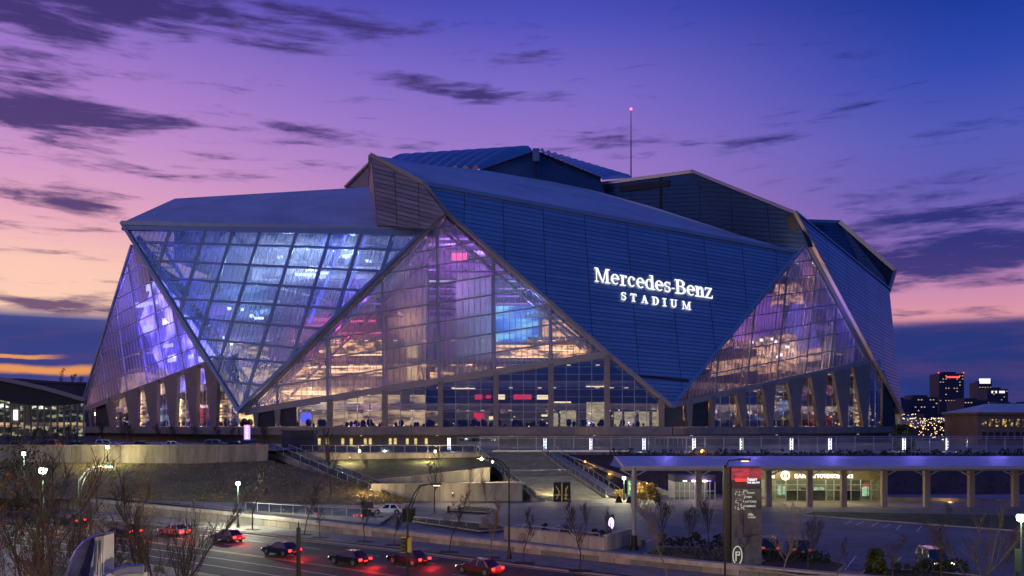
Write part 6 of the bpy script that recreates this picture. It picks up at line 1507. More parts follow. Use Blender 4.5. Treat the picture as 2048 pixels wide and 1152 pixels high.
MB().box(((a.x+b.x)/2-1, 1249.5, a.z+2), (15, 1.5, 7)).build('roof_sign', 'sign_white', t); MB().box(((a.x+b.x)/2-1, 1251, a.z-1), (20, 4, 6)).build('crown', 'far_tower', t)
t, a, b = tower('broad dark tower with small white lettering near its top, right of the stepped tower', 1975, 2016, 778, 1180, .3)
for k in (0, 2, 4, 5, 6): MB().box((a.x+6+k*2.6, 1179.4, a.z-4), (1.8, .4, 3)).build('sign_light', 'sign_white', t)
tower('low wide office block with rows of lit windows left of the tall slab', 1822, 1876, 794, 950, .42, 40, 'office block', name='office_block')
tower('low dark block half hidden by the stadium wing', 1796, 1822, 799, 900, .38, 40, 'office block', name='office_block')
tower('long low dark block between the slab tower and stepped tower', 1928, 1975, 800, 1000, .3, 40, 'office block', name='office_block')
tower('low dark block in front of the broad dark tower', 1990, 2040, 808, 900, .3, 30, 'office block', name='office_block')
tower('faint low tower at the far right behind the hipped roof', 2026, 2120, 806, 1500, .1, 30, 'office block', name='office_block')
for i, (p0, p1, y, d, q) in enumerate(((1800, 1850, 838, 560, .2), (1845, 1905, 834, 620, .15), (1893, 1960, 842, 520, .2), (1925, 1960, 832, 640, .2), (1830, 1880, 850, 440, .15), (1880, 1950, 856, 400, .1))):
    tower(('pale flat-roofed warehouse beside the stadium corner', 'long grey shed behind the warehouse', 'wide low shed in the middle of the rail yard', 'small block by the amber street lamp', 'low shed right behind the dark tree', 'nearest flat roof seen through the deck fence')[i], p0, p1, y, d, q, 30, 'shed', 2, m='metal_grey' if i % 2 == 0 else 'far_dark', name='low_shed')
# scattered far street lights
fl_ = MB()
for k in range(330):
    px, py = cr.uniform(1795, 1960), 836+cr.random()**1.4*44; d = cr.uniform(300, 520)
    fl_.box(P(px, py, d), (.26, .2, .26))
for k in range(60):
    fl_.box(P(cr.uniform(1790, 1835), cr.uniform(828, 850), 600), (.45, .3, .45))
o = fl_.build('city_lights', 'amber_far' if 'amber_far' in MT else 'lit_warm'); tag(o, 'scattered warm street and yard lights of the city between the sheds', 'lights', None, 'stuff')
for px, py, d, r in ((1919, 844, 420, 1.3), (1891, 840, 430, .8), (1906, 853, 380, .5), (1822, 852, 380, .5), (1846, 857, 380, .5), (1869, 838, 500, .6)):
    t = thing('distant_street_lamp', 'amber street lamp in the city, '+{1919: 'the brightest of them', 1891: 'tall reddish one left of the brightest', 1906: 'small one below the brightest', 1822: 'near the stadium corner', 1846: 'above the dark tree', 1869: 'over the grey shed'}[px], 'street lamp', (P(px, py, d).x, d, 0), 0, 'amber lamps in the distant city')
    z = P(px, py, d).z; MB().tube([(P(px, py, d).x, d, 0), (P(px, py, d).x, d, z)], .12, 6).build('pole', 'pole_grey', t); MB().blob(P(px, py, d), r*.55).build('globe', 'amber', t)
# amber flashing light on the deck
am = thing('warning_light', 'bright amber warning light on a short post at the deck edge above the canopy', 'light', P(1405, 905, 184)); MB().tube([P(1405, 909, 184), P(1405, 904, 184)], .08).build('post', 'black', am); MB().blob(P(1405, 902.5, 184), .38).build('globe', 'amber', am); lamp('glow', P(1405, 902, 182.8), 260, (1, .4, .08), am, .3)
# ================================================================== TREES
def tree_mesh(seed, H=6.0, spread=.32, levels=4, r0=.075, first=.3, upw=.55, twig=.02, nb=(8, 5, 3), multi=1):
    r_ = random.Random(seed); tk, cr_ = MB(), MB(); tips = []
    def grow(p, d, ln, r, lv, mb):
        pts = [p]; rr = [r]; dd = d.copy(); n = 4 if lv else 7
        for i in range(n):
            dd = (dd+Vector((r_.gauss(0, .10), r_.gauss(0, .10), r_.gauss(0, .05)+(.05 if lv else 0)))).normalized()
            pts.append(pts[-1]+dd*ln/n); rr.append(max(twig*.6, r*(1-.72*(i+1)/n)))
        mb.tube(pts, rr, 5 if lv == 0 else (4 if lv == 1 else 3), False)
        if lv >= levels-1: tips.append(pts[-1]); return
        k = nb[min(lv, len(nb)-1)]
        if lv == 0: k = int(k*1.8)
        for q in range(k):
            t = (first+(1-first)*(q+r_.random()*.8)/k) if lv == 0 else r_.uniform(.2, 1)
            t = min(t, .98); i = min(int(t*n), n-1); b = pts[i].lerp(pts[i+1], t*n-i); a = r_.uniform(0, 6.283)+q*2.4
            side_ = Vector((math.cos(a), math.sin(a), 0)); nd = (side_*(1-upw)+dd*upw+Vector((0, 0, .25))).normalized()
            l2 = H*spread*(1.25-t*.8)*r_.uniform(.7, 1.1) if lv == 0 else ln*r_.uniform(.45, .7)
            grow(b, nd, l2, max(twig, rr[i]*(.5 if lv == 0 else .6)), lv+1, cr_)
    for m_ in range(multi):
        d0 = Vector((r_.gauss(0, .16), r_.gauss(0, .16), 1)).normalized() if multi > 1 else Vector((r_.gauss(0, .03), r_.gauss(0, .03), 1)).normalized()
        grow(Vector((0, 0, -.1)), d0, H*r_.uniform(.85, 1), r0, 0, tk)
    return tk, cr_, tips
def leaf_mb(tips, n, spread_, size, seed):
    r_ = random.Random(seed); mb = MB()
    for k in range(n):
        p = r_.choice(tips)+Vector((r_.gauss(0, spread_), r_.gauss(0, spread_), r_.gauss(0, spread_))); s = size*r_.uniform(.6, 1.3)
        ax = Vector((r_.gauss(0, 1), r_.gauss(0, 1), r_.gauss(0, 1))).normalized(); b = ax.orthogonal().normalized()*s; c = ax.cross(b)
        mb.add([p-b, p+c*.6, p+b, p-c*.6], [(0, 1, 2, 3)])
    return mb
VAR = {}
def variant(key, leaf=None, bark='bark', **kw):
    tk, cr_, tips = tree_mesh(**kw); o1 = tk.build('trunk', bark); o2 = cr_.build('crown', bark); ms = [('trunk', o1.data), ('crown', o2.data)]
    bpy.data.objects.remove(o1); bpy.data.objects.remove(o2)
    if leaf:
        lm, n, sp, sz = leaf; o3 = leaf_mb(tips, n, sp, sz, 5).build('leaves', lm); ms.append(('leaves', o3.data)); bpy.data.objects.remove(o3)
    VAR[key] = (ms, kw.get('H', 6.0))
variant('street_a', seed=1, H=6.2, spread=.30, upw=.45); variant('street_b', seed=2, H=6.0, spread=.34, upw=.35, nb=(7, 4, 3)); variant('street_c', seed=3, H=6.4, spread=.24, upw=.6)
variant('pale_a', seed=4, H=6.0, spread=.26, upw=.55, bark='bark_pale', leaf=('leaf_gold', 90, .15, .05)); variant('pale_b', seed=5, H=6.0, spread=.32, upw=.5, bark='bark_pale')
variant('vase_a', seed=6, H=6.0, spread=.46, upw=.62, nb=(9, 5, 3), first=.28); variant('vase_b', seed=7, H=6.0, spread=.44, upw=.66, nb=(10, 5, 3), first=.25)
variant('multi_a', twig=.011, seed=8, H=7.0, spread=.30, upw=.75, multi=4, r0=.06, nb=(5, 4, 3), first=.25); variant('multi_b', twig=.011, seed=9, H=7.0, spread=.30, upw=.7, multi=5, r0=.055, nb=(5, 4, 3), first=.2)
variant('orange', twig=.01, seed=10, H=7, spread=.34, upw=.5, nb=(8, 4, 3), leaf=('leaf_orange', 520, .16, .06)); variant('green', twig=.01, seed=11, H=7, spread=.26, upw=.55, nb=(8, 4, 3), leaf=('leaf_green', 700, .22, .08))
variant('budding', twig=.011, seed=12, H=6.5, spread=.36, upw=.6, nb=(8, 4, 3), bark='bark_pale', leaf=('leaf_gold', 420, .10, .06)); variant('tall_pine', seed=13, H=8, spread=.14, upw=.1, nb=(14, 4, 2), first=.15, leaf=('leaf_dark', 500, .2, .12))
TREES = 0
def tree(key, base, H, label, group=None, rz=0.0, name='bare_tree', w=1.0):
    ms, h0 = VAR[key]; s = H/h0; t = thing(name, label, 'tree', base, rz, group); t.scale = (s*w, s*w, s)
    for nm, me in ms: o = bpy.data.objects.new(nm, me); link(o, t)
    return t
def treepx(key, px, pyb, pyt, label, z=.13, group=None, rz=None, w=1.0, d=None, name='bare_tree'):
    b = G(px, pyb, z) if d is None else Vector((P(px, pyb, d).x, d, z)); H = (pyb-pyt)*b.y/FPX if d is None else P(px, pyt, d).z-z
    return tree(key, b, H, label, group, (px*.37) % 6.28 if rz is None else rz, name, w)
g1 = 'young bare street trees along the pavement'
for key, px, yb, yt, lb in (('street_c', 505, 1059, 925, 'tall slim bare tree on the pavement right of the pavement lamp'), ('street_a', 608, 1069, 958, 'bare tree on the pavement behind the short black pole'), ('street_b', 640, 1075, 990, 'small bare tree on the pavement in front of the long railing'),
                        ('street_c', 730, 1083, 985, 'small bare tree on the pavement before the bank\'s end'), ('vase_a', 788, 1090, 1030, 'shortest round-headed bare tree on the pavement below the white car'), ('street_a', 898, 1104, 985, 'bare tree on the pavement right of the traffic signals'),
                        ('pale_a', 980, 1115, 990, 'bare tree with yellowish twigs on the pavement left of the black lamp post'), ('street_c', 1048, 1126, 1025, 'thin bare tree on the pavement right of the black lamp post'), ('street_c', 1159, 1141, 990, 'very slim pale-stemmed tree on the pavement in front of the wedge planter'),
                        ('street_b', 255, 1038, 960, 'small bare tree on the pavement near the yellow-lit pole'), ('street_a', 116, 1026, 930, 'tall pale bare tree behind the tall left lamp pole'), ('street_c', 395, 1050, 995, 'low bare sapling on the pavement below the bank'), ('pale_b', 1335, 1160, 1000, 'pale-stemmed bare tree at the bottom centre right in front of the low wall')):
    treepx(key, px, yb, yt, lb, group=g1)
for i, p in enumerate(((505, 1059), (608, 1069), (640, 1075), (730, 1083), (788, 1090), (898, 1104), (980, 1115), (1048, 1126), (1159, 1141), (395, 1050))):
    c = G(*p, .14); struct('tree_pit', MB().add([c+Vector((-1.1, -.6, 0)), c+Vector((.9, -1.1, 0)), c+Vector((1.2, .5, 0)), c+Vector((-.9, 1.0, 0))], [(0, 1, 2, 3)]), 'soil')
treepx('street_c', 663, 988, 850, 'dark straight tree rising from the grass bank beside the glass stair', z=1.9, w=.8, d=146)
treepx('street_b', 870, 1027, 880, 'tall dark straight tree in front of the pale terrace wall', z=LOTZ, w=.8)
treepx('pale_b', 739, 1015, 915, 'pale crooked tree at the lower end of the glass stair', z=LOTZ, w=.9)
treepx('budding', 939, 1024, 922, 'yellow-lit young tree in the round bed of the lot', z=LOTZ, w=.8)
treepx('pale_a', 975, 1030, 930, 'slender tree behind the bollards near the broad steps', z=LOTZ, w=.6)
treepx('street_b', 450, 1000, 920, 'faint bare tree on the grass bank right of the cobra lamp', z=2.4)
treepx('vase_b', 1328, 1095, 1000, 'spreading bare tree in the bed, largest of the three left of the totem', z=LOTZ+.1, w=1.05); treepx('vase_a', 1377, 1096, 1020, 'middle bare tree of the bed left of the totem', z=LOTZ+.1); treepx('vase_b', 1418, 1088, 1005, 'bare tree of the bed closest to the totem', z=LOTZ+.1)
treepx('pale_b', 1567, 1165, 1018, 'pale-trunked forked tree in front of the dark parked car right of the totem', z=LOTZ, w=1.0); treepx('vase_a', 1615, 1140, 1040, 'dark round-headed tree directly before the dark saloon', z=LOTZ); treepx('street_c', 1675, 1160, 1070, 'thin bare sapling by the end of the mulch bed', z=LOTZ)
treepx('street_b', 1782, 1160, 1060, 'bare sapling between the two green cabinets', z=LOTZ, w=1.1); treepx('multi_a', 1955, 1190, 1010, 'large multi-stemmed bare tree at the right beside the parked car', z=LOTZ, w=1.5); treepx('vase_a', 2006, 1165, 1060, 'bare bush-like tree at the foot of the right lamp post', z=LOTZ, w=1.1); treepx('street_a', 1885, 1170, 1040, 'thin bare tree standing in front of the parked car with lit lamps', z=LOTZ, w=1.0)
treepx('street_b', 1896, 1056, 1000, 'dark bare tree on the green strip under the canopy', z=LOTZ+.1, w=1.0)
treepx('street_c', 1213, 1078, 1010, 'sapling standing in the wedge planter behind the sign', z=LOTZ+.5, w=.7); treepx('vase_a', 1172, 1076, 1010, 'dark bare tree in the wedge planter', z=LOTZ+.5, w=.7); treepx('vase_b', 1052, 1066, 1020, 'small bare tree at the left end of the wedge planter', z=LOTZ+.4, w=.8)
# foreground, left
for key, px, pyb, yt, d, lb, w, nm in (('orange', 18, 1400, 962, 40, 'tree with orange leaves at the far left edge', 1.0, 'orange_tree'), ('multi_b', 28, 1300, 880, 52, 'tall dark bare tree at the left edge behind the orange one', 1.2, 'bare_tree'), ('green', 68, 1250, 925, 56, 'tree with sparse green leaves lit by the post lamp', .9, 'leafy_tree'),
                                   ('multi_a', 105, 1250, 985, 58, 'bare many-stemmed tree right of the green one', .8, 'bare_tree'), ('multi_b', 152, 1250, 1000, 56, 'thin bare tree behind the metal fin sculpture', .8, 'bare_tree'), ('budding', 190, 1200, 958, 64, 'bare tree with pale lit buds in front of the cobra lamp', .9, 'budding_tree'),
                                   ('multi_a', 322, 1230, 955, 60, 'biggest many-stemmed bare tree left of centre over the road', 1.35, 'bare_tree'), ('budding', 292, 1210, 965, 66, 'pale budding branches at the left of the biggest bare tree', .7, 'budding_tree'), ('multi_b', 362, 1230, 1020, 62, 'low bare tree at the right foot of the biggest one', .9, 'bare_tree'),
                                   ('street_a', 232, 1250, 1030, 60, 'small bare tree between the fin sculptures', .8, 'bare_tree'), ('orange', 105, 1300, 1105, 50, 'low orange-leaved bush tree at the bottom left', .7, 'orange_tree')):
    b = P(px, 900, d); treepx(key, px, pyb, yt, lb, z=.1, d=d, w=w, name=nm)
# upper street trees in a row
ur = random.Random(9)
wh_ = ['above the orange-lit car', 'at the left edge', 'before the lit screen', 'left of the hall end', 'before the hall\'s last columns', 'at the stadium\'s left corner', 'before the first tapered pier', 'before the warm tall window', 'before the second tapered pier', 'before the red-lit window', 'before the violet-lit window', 'left of the purple sign', 'right of the purple sign', 'above the white parked car', 'before the warm window at the glass tip', 'beside the kiosk']
for k, px in enumerate((14, 45, 72, 100, 130, 165, 205, 238, 275, 310, 350, 388, 425, 455, 520, 545)):
    tree('vase_a' if k % 2 else 'vase_b', Vector((P(px, 880, 200).x, 200+ur.uniform(-4, 5), UZ)), ur.uniform(4.2, 5.6), 'small round bare tree on the upper street, '+wh_[k], 'row of small bare trees on the upper street', ur.uniform(0, 6), w=1.1)
tree('tall_pine', P(121, 766, 305)-Vector((0, 0, 1)), 6.5, 'dark spiky conifer silhouetted against the orange sky', None, 0, 'conifer', 1.0)
tree('vase_b', P(143, 768, 305)-Vector((0, 0, 1)), 4.2, 'dark spreading tree silhouette right of the conifer', None, 0, 'bare_tree', 1.4); tree('vase_a', P(158, 768, 305)-Vector((0, 0, 1)), 3.4, 'smallest dark tree silhouette touching the stadium corner', None, 2, 'bare_tree', 1.3)
tc_ = shrubs('dark_evergreen', 'dark evergreen tree standing at the stadium\'s right corner', [(Vector((P(1806, 880, 200).x, 200, 8.0)), 5.5, 500)], 'leaf_dark', cat='tree'); tc_['kind'] = None; del tc_['kind']
# shrubs in beds
rs = random.Random(31)
ORD = ('leftmost', 'second from the left', 'third from the left', 'fourth from the left', 'fifth from the left', 'sixth from the left', 'seventh from the left', 'eighth from the left', 'ninth from the left', 'rightmost')
def bedshrubs(label, spots, m='leaf_dark', h=(.5, 1.1), g=None):
    for k, (px, py) in enumerate(spots):
        o = shrubs('shrub', (label % ORD[k]) if '%s' in label else label, [(G(px, py, LOTZ+.12), rs.uniform(*h), 70)], m, g, seed=k, cat='shrub'); del o['kind']
bedshrubs('dark evergreen shrub in the bed left of the totem, %s', [(1325+k*13.5, 1094+rs.uniform(-2, 3)+k*.4) for k in range(10)], g='dark shrubs in the bed left of the totem', h=(.8, 1.5))
bedshrubs('low dark shrub in the bed by the two dark cars, %s', [(1540+k*14, 1122+rs.uniform(-3, 5)) for k in range(9)], g='dark shrubs in the bed by the parked cars', h=(.6, 1.1))
bedshrubs('small shrub in the bottom right bed, %s', [(1795+k*19, 1146+rs.uniform(-3, 3)) for k in range(8)], g='small shrubs in the bottom right bed', h=(.6, 1.2))
bedshrubs('low shrub inside the wedge planter, %s of its row', [(1190, 1076), (1203, 1078), (1128, 1070), (1090, 1066)], g='shrubs in the wedge planter', h=(.9, 1.3))
gc = MB(); q_ = [(G(rs.uniform(1300, 1450), rs.uniform(1098, 1120), LOTZ+.1), .35, 10) for k in range(240)]
shrubs('bed_grass', 'brownish ground cover in the bed left of the totem', q_, 'leaf_gold' if False else 'mound', cat='ground cover')
fgq = [(Vector((rs.uniform(-34, -19), rs.uniform(46, 66), .1)), rs.uniform(.5, 1.3), 16) for k in range(260)]
shrubs('foreground_bushes', 'dense dark low bushes under the foreground trees at the bottom left', [q for q in fgq], 'leaf_dark', cat='bushes')
shrubs('autumn_bushes', 'brown and orange leaved bushes below the left trees', [(Vector((rs.uniform(-36, -24), rs.uniform(54, 66), .1)), rs.uniform(.5, 1.6), 20) for k in range(46)], 'leaf_orange', cat='bushes')
shrubs('kerb_bushes', 'low green lit ground cover along the near kerb', [(p+Vector((rs.uniform(-.6, .6), rs.uniform(-1.2, 0), .1)), .6, 24) for p in off(curb, 23.5) if -62 < p.x < 0 for _ in range(5)], 'leaf_green', cat='ground cover')
shrubs('wall_bushes', 'reddish brown scrub hanging over the low wall on the left', [(p+Vector((rs.uniform(-1, 1), 0, 1.2)), .8, 30) for p in off(curb, -8.2) if -90 < p.x < -44 for _ in range(2)], 'leaf_orange', cat='bushes')
# ================================================================== LAMPS AND POLES
def fluted(mb, b, h, r): mb.lathe(b, [(r*2.6, 0), (r*2.6, .25), (r*2.0, .5), (r*1.5, .9), (r*1.15, 1.2), (r, 1.4), (r*.7, h)], 10)
def post_lamp(px, pyb, pyt, z, label, d=None, pw=700, col=(.95, 1, .75), m='pole_green', lampm='white_lamp'):
    b = G(px, pyb, z) if d is None else Vector((P(px, pyb, d).x, d, z)); top = P(px, pyt, b.y); t = thing('street_lamp', label, 'street lamp', b)
    mb = MB(); fluted(mb, b, top.z-b.z-.3, .08); mb.build('pole', m, t)
    MB().lathe(Vector((top.x, top.y, top.z-.3)), [(.08, 0), (.26, .1), (.30, .38), (.22, .5), (.04, .56)], 10).build('globe', lampm, t)
    MB().lathe(Vector((top.x, top.y, top.z+.24)), [(.33, 0), (.2, .12), (.03, .2)], 10).build('cap', m, t)
    lamp('light', top+Vector((0, -.75, -.15)), pw, col, t, .3); return t
def cobra(px, pyb, pyp, hx_, hy_, z, label, lit=False, d=None, m='black', pw=900, double=True, rr=.11):
    b = G(px, pyb, z) if d is None else Vector((P(px, pyb, d).x, d, z)); tp_ = P(px, pyp, b.y); hd = P(hx_, hy_, b.y); t = thing('street_lamp', label, 'street lamp', b)
    mb = MB(); fluted(mb, b, tp_.z-b.z, rr); mb.build('pole', m, t)
    mid1 = Vector(((tp_.x*.45+hd.x*.55), b.y, hd.z-.05*abs(hd.x-tp_.x)))
    arm = MB(); arm.tube([tp_-Vector((0, 0, .25)), tp_.lerp(mid1, .5)+Vector((0, 0, .15)), mid1, hd], [.06, .05, .045, .04], 6)
    if double: arm.tube([tp_-Vector((0, 0, 1.3)), tp_.lerp(mid1, .45)-Vector((0, 0, .35)), mid1-Vector((0, 0, .08)), hd], [.04, .04, .03, .03], 6)
    arm.build('arm', 'pole_grey' if lit else m, t)
    s = 1 if hd.x > tp_.x else -1
    MB().box(hd+Vector((s*.35, 0, 0)), (.8, .3, .16)).build('lamp_head', m, t); MB().box(hd+Vector((s*.4, 0, -.1)), (.45, .22, .08)).build('lens', 'white_lamp' if lit else 'lit_warm', t)
    if lit: lamp('light', hd+Vector((s*.4, -.2, -.35)), pw, (.92, 1, .78), t, .2)
    return t
post_lamp(48, 986, 907, .1, 'brightest white post lamp at the far left above the trees', d=120, pw=5000)
post_lamp(86, 1200, 941, .1, 'yellowish lit post lamp on a tall pole among the left foreground trees', d=70, pw=2200, col=(1, .95, .5))
post_lamp(215, 925, 894, 6.8, 'warm lit post lamp on the bank against the retaining wall', d=168, pw=3000, col=(1, .9, .45))
post_lamp(476, 1055, 967, .13, 'white lit post lamp on the pavement below the grass bank', pw=7000, col=(.95, 1, .75))
post_lamp(1248, 1001, 956, LOTZ, 'white lit post lamp beside the teal pylon sign near the steps', pw=3500, col=(1, .95, .6))
post_lamp(2042, 1250, 1035, LOTZ, 'lit post lamp at the right edge beside the green sign board', d=62, pw=1600, col=(1, .9, .6))
cobra(105, 1026, 914, 66, 903, .13, 'unlit tall cobra lamp leaning left near the left edge', double=False)
cobra(158, 1200, 957, 208, 931, .1, 'lit cobra lamp with twin bright arms at the left', lit=True, d=72, m='pole_green', pw=1800)
cobra(815, 1200, 1014, 862, 968, .1, 'unlit cobra lamp on the traffic signal pole at the bottom centre', d=62)
cobra(1018, 1118, 934, 966, 915, .13, 'tall black cobra lamp on the pavement in front of the broad steps', m='black')
cobra(1450, 1300, 930, 1478, 919, LOTZ, 'tall thin black lamp pole crossing the sign totem\'s black post', d=60, double=False, rr=.08)
lm_ = thing('small_lantern', 'small warm lantern glowing on the arm above the terrace wall', 'lantern', P(963, 914, G(1018, 1118, .13).y)); MB().blob(P(963, 917, G(1018, 1118, .13).y), .2).build('globe', 'warm_lamp', lm_); lamp('light', P(961, 922, 155), 2000, (1, .85, .5), lm_, .2)
lm2 = thing('small_lantern', 'tiny warm lantern just right of the first on the stair wall', 'lantern', P(985, 924, 160)); MB().blob(P(985, 924, 160), .2).build('globe', 'warm_lamp', lm2)
pp = thing('signal_pole', 'thick short black pole rising from the bottom edge over the road', 'pole', (P(597, 0, 58).x, 58, 0)); c = Vector((P(597, 0, 58).x, 58, 0)); h = P(0, 1055, 58).z
MB().lathe(c, [(.2, 0), (.15, 1.5), (.14, h)], 10).build('shaft', 'black', pp); MB().lathe(c+Vector((0, 0, h)), [(.05, 0), (.05, .25), (.02, .4)], 8).build('finial', 'black', pp)
tp2 = thing('round_lamp_post', 'grey round post rising in front of the left canopy end', 'post', G(1268, 1098, LOTZ)); b = G(1268, 1100, LOTZ); h = P(0, 935, b.y).z-b.z
mb = MB(); mb.lathe(b, [(.42, 0), (.40, .25), (.30, .5), (.27, 1.4), (.22, 1.5), (.20, h)], 12); mb.build('shaft', 'pole_grey', tp2); MB().lathe(b, [(.46, 0), (.44, .3), (.33, .55), (.3, 1.5), (.235, 1.55)], 12).build('base', 'black', tp2)
# traffic signals
ts = thing('traffic_signal', 'yellow-backed traffic signal heads mounted on the pole at the bottom centre', 'traffic signal', P(815, 1095, 62))
MT['sig_yellow'] = mat('signal_yellow', (.42, .30, .03), .5)
for px, w, m in ((807, .30, 'black'), (818.5, .22, 'sig_yellow')):
    c = P(px, 1090, 61.9); h = MB().box(c, (w, .25, .95)).build('head', m, ts)
    MB().box(c+Vector((0, .16, 0)), (w+.1, .04, 1.1)).build('backplate', 'sig_yellow', ts)
    for k in range(3): MB().lathe(c+Vector((0, -.14, .3-k*.3)), [(.01, -.02), (.09, 0), (.09, .03)], 8).build('lens', 'sig_yellow', ts)
gb = thing('sign_board', 'plain dark green board on the lamp post at the right edge', 'sign', P(2035, 1150, 62)); a, b = P(2027, 1097, 62), P(2041, 1143, 62); MB().box(((a.x+b.x)/2, 61.9, (a.z+b.z)/2), (b.x-a.x, .08, a.z-b.z)).build('board', 'pole_green', gb); MB().box(((a.x+b.x)/2, 61.95, (a.z+b.z)/2-1.1), (.1, .08, 1)).build('stay', 'black', gb)
# cabinets, bins, bollards, cones
def cabinet(px, py, w, h, label, m='leaf_green_paint', cat='cabinet', name='utility_cabinet', z=LOTZ+.05):
    MT.setdefault('leaf_green_paint', mat('green_cabinet_paint', (.05, .075, .05), .5)); b = G(px, py, z); t = thing(name, label, cat, b)
    MB().box(b+Vector((0, 0, h/2)), (w, w*.7, h)).build('body', m, t); MB().box(b+Vector((0, 0, h+.04)), (w+.08, w*.7+.08, .08)).build('lid', m, t); MB().box(b+Vector((0, -w*.36, h*.55)), (w*.7, .03, h*.6)).build('door', m, t)
cabinet(1843, 1143, .55, 1.25, 'green utility cabinet left of the parked car facing us'); cabinet(1789, 1140, .45, 1.2, 'narrow green utility cabinet beside the sapling')
cabinet(477, 1040, .9, 1.5, 'black cabinet at the foot of the white pavement lamp', 'black', z=.13); cabinet(1270, 1092, 1.2, 1.1, 'grey cabinet behind the round grey post', 'concrete_dark'); cabinet(1286, 1091, .5, .5, 'small dark cabinet right of the grey cabinet', 'dark_panel')
cabinet(736, 1036, 1.6, 2.2, 'black cabinet standing left of the white car', 'dark_panel', z=LOTZ); cabinet(818, 1043, 1.7, 1.7, 'dark green bin cluster right of the white car', 'leaf_dark', 'bin', 'bin', z=LOTZ); cabinet(969, 1060, .8, 1.5, 'brown box planter by the bed in the lot', 'concrete_dark', z=LOTZ)
o = shrubs('clipped_shrub', 'dense clipped dark green shrub beside the green cabinets', [(G(1752, 1146, LOTZ), 2.0, 420)], 'leaf_green', cat='shrub'); del o['kind']
for k, px in enumerate((897, 919)):
    b = G(px, 1026, LOTZ); t = thing('bollard', ('black bollard left of the yellow tree bed', 'black bollard right at the yellow tree bed')[k], 'bollard', b); MB().lathe(b, [(.22, 0), (.2, .9), (.1, 1.05), (.01, 1.08)], 10).build('shaft', 'black', t); MB().lathe(b, [(.3, 0), (.28, .1), (.2, .12)], 10).build('base', 'black', t)
for k, px in enumerate((1238, 1260)):
    b = G(px, 1006, LOTZ); t = thing('aframe_board', ('dark A-frame board left of the teal sign', 'dark A-frame board right beside the canopy post')[k], 'board', b); MB().prism([b+Vector((-.6, 0, 0)), b+Vector((.6, 0, 0)), b+Vector((.25, .2, 1.1)), b+Vector((-.25, .2, 1.1))], (0, .08, 0)).build('panel', 'black', t); MB().prism([b+Vector((-.6, .6, 0)), b+Vector((.6, .6, 0)), b+Vector((.25, .3, 1.1)), b+Vector((-.25, .3, 1.1))], (0, .08, 0)).build('panel', 'black', t)
# long railing on the low wall
lr_ = thing('terrace_railing', 'long glass railing along the terrace above the low wall on the left', 'railing', G(640, 1030, 1.5))
z_ = 2.0; railing(lr_, [G(492, 1022, z_), G(640, 1032, z_), G(752, 1037, z_)], 1.2, 2.0)
lr2 = thing('planter_railing', 'low railing round the planting bed behind the wedge planter', 'railing', G(1130, 1080, LOTZ)); railing(lr2, [G(1045, 1082, LOTZ)+Vector((0, .3, .9)), G(1200, 1103, LOTZ)+Vector((0, .6, .9))], .9, 2.5, False)
lr3 = thing('lot_railing', 'low railing beside the planting strip right of the bins', 'railing', G(900, 1050, LOTZ)); railing(lr3, [G(828, 1047, LOTZ), G(960, 1060, LOTZ)], .9, 2.0, False)
# ================================================================== SCULPTURE
sc = thing('fin_sculpture', 'tall polished blue steel fin with a curved face and pale flat back, bottom left', 'sculpture', P(185, 1152, 36)); ds = 36
MT['mirror_blue'] = mat('polished_blue_steel', (.34, .36, .80), .12, .9, var=.35, scale=1.1, bump=.05, bscale=1.4); MT['sculpt_grey'] = mat('sculpture_grey', (.40, .40, .40), .5, .2, var=.15, scale=1)
base_z = .1
def fin(px_front, px_back, parent, d, dep):
    "front outline swept back to form a tapering hollow fin"
    n = len(px_front); f = [P(x, y, d) for x, y in px_front]; k = [P(x, y, d+dep) for x, y in px_back]
    vs = f+k; fs = [(i, i+1, n+i+1, n+i) for i in range(n-1)]
    return MB().add(vs, fs)
outer = [(98, 1400), (118, 1200), (131, 1150), (141, 1122), (153, 1100), (168, 1083), (184, 1073), (196, 1069)]
innr = [(165, 1400), (170, 1200), (175, 1152), (181, 1125), (186, 1105), (189, 1090), (189.5, 1079), (189.7, 1072)]
n = len(outer); f = [P(x, y, ds) for x, y in outer]; g = [P(x, y, ds+1.3) for x, y in innr]
MB().add([p for p in f+g], [(i, n+i, n+i+1, i+1) for i in range(n-1)]).build('curved_face', 'mirror_blue', sc, smooth=True)
MB().add([p+Vector((-.06, .12, 0)) for p in f+g], [(i, i+1, n+i+1, n+i) for i in range(n-1)]).build('back_skin', 'sculpt_grey', sc)
mb = MB(); [mb.tube([a, b], .05, 5) for a, b in zip(f[:-1], f[1:])]; [mb.tube([a, b], .035, 5) for a, b in zip(g[:-1], g[1:])]; mb.build('rim', 'mirror_blue', sc)
MB().prism([P(190, 1072, ds+.6), P(208, 1068.5, ds+.6), P(209, 1400, ds+.6), P(170, 1400, ds+.6), P(178, 1152, ds+.6), P(188, 1100, ds+.6)], (.1, .7, 0)).build('flat_back', 'sculpt_grey', sc)
MB().prism([P(189, 1071, ds+.4), P(209.5, 1067.5, ds+.4), P(209.5, 1071, ds+.4), P(190, 1075, ds+.4)], (0, 1, 0)).build('top_cap', 'mirror_blue', sc)
MB().bar(P(194, 1082, ds+.55), P(190, 1152, ds+.55), .03, .02, (0, -1, 0)).build('seam', 'dark_panel', sc); MB().bar(P(201, 1080, ds+.55), P(200, 1200, ds+.55), .03, .02, (0, -1, 0)).build('seam', 'dark_panel', sc)
sc2 = thing('fin_sculpture', 'lower second blue steel fin curving to the right of the tall one', 'sculpture', P(245, 1152, 36))
o2 = [(180, 1230), (203, 1155), (216, 1145), (235, 1137), (258, 1131.5), (287, 1129.5)]; i2 = [(205, 1230), (218, 1165), (232, 1152), (248, 1148), (265, 1146), (286, 1147)]
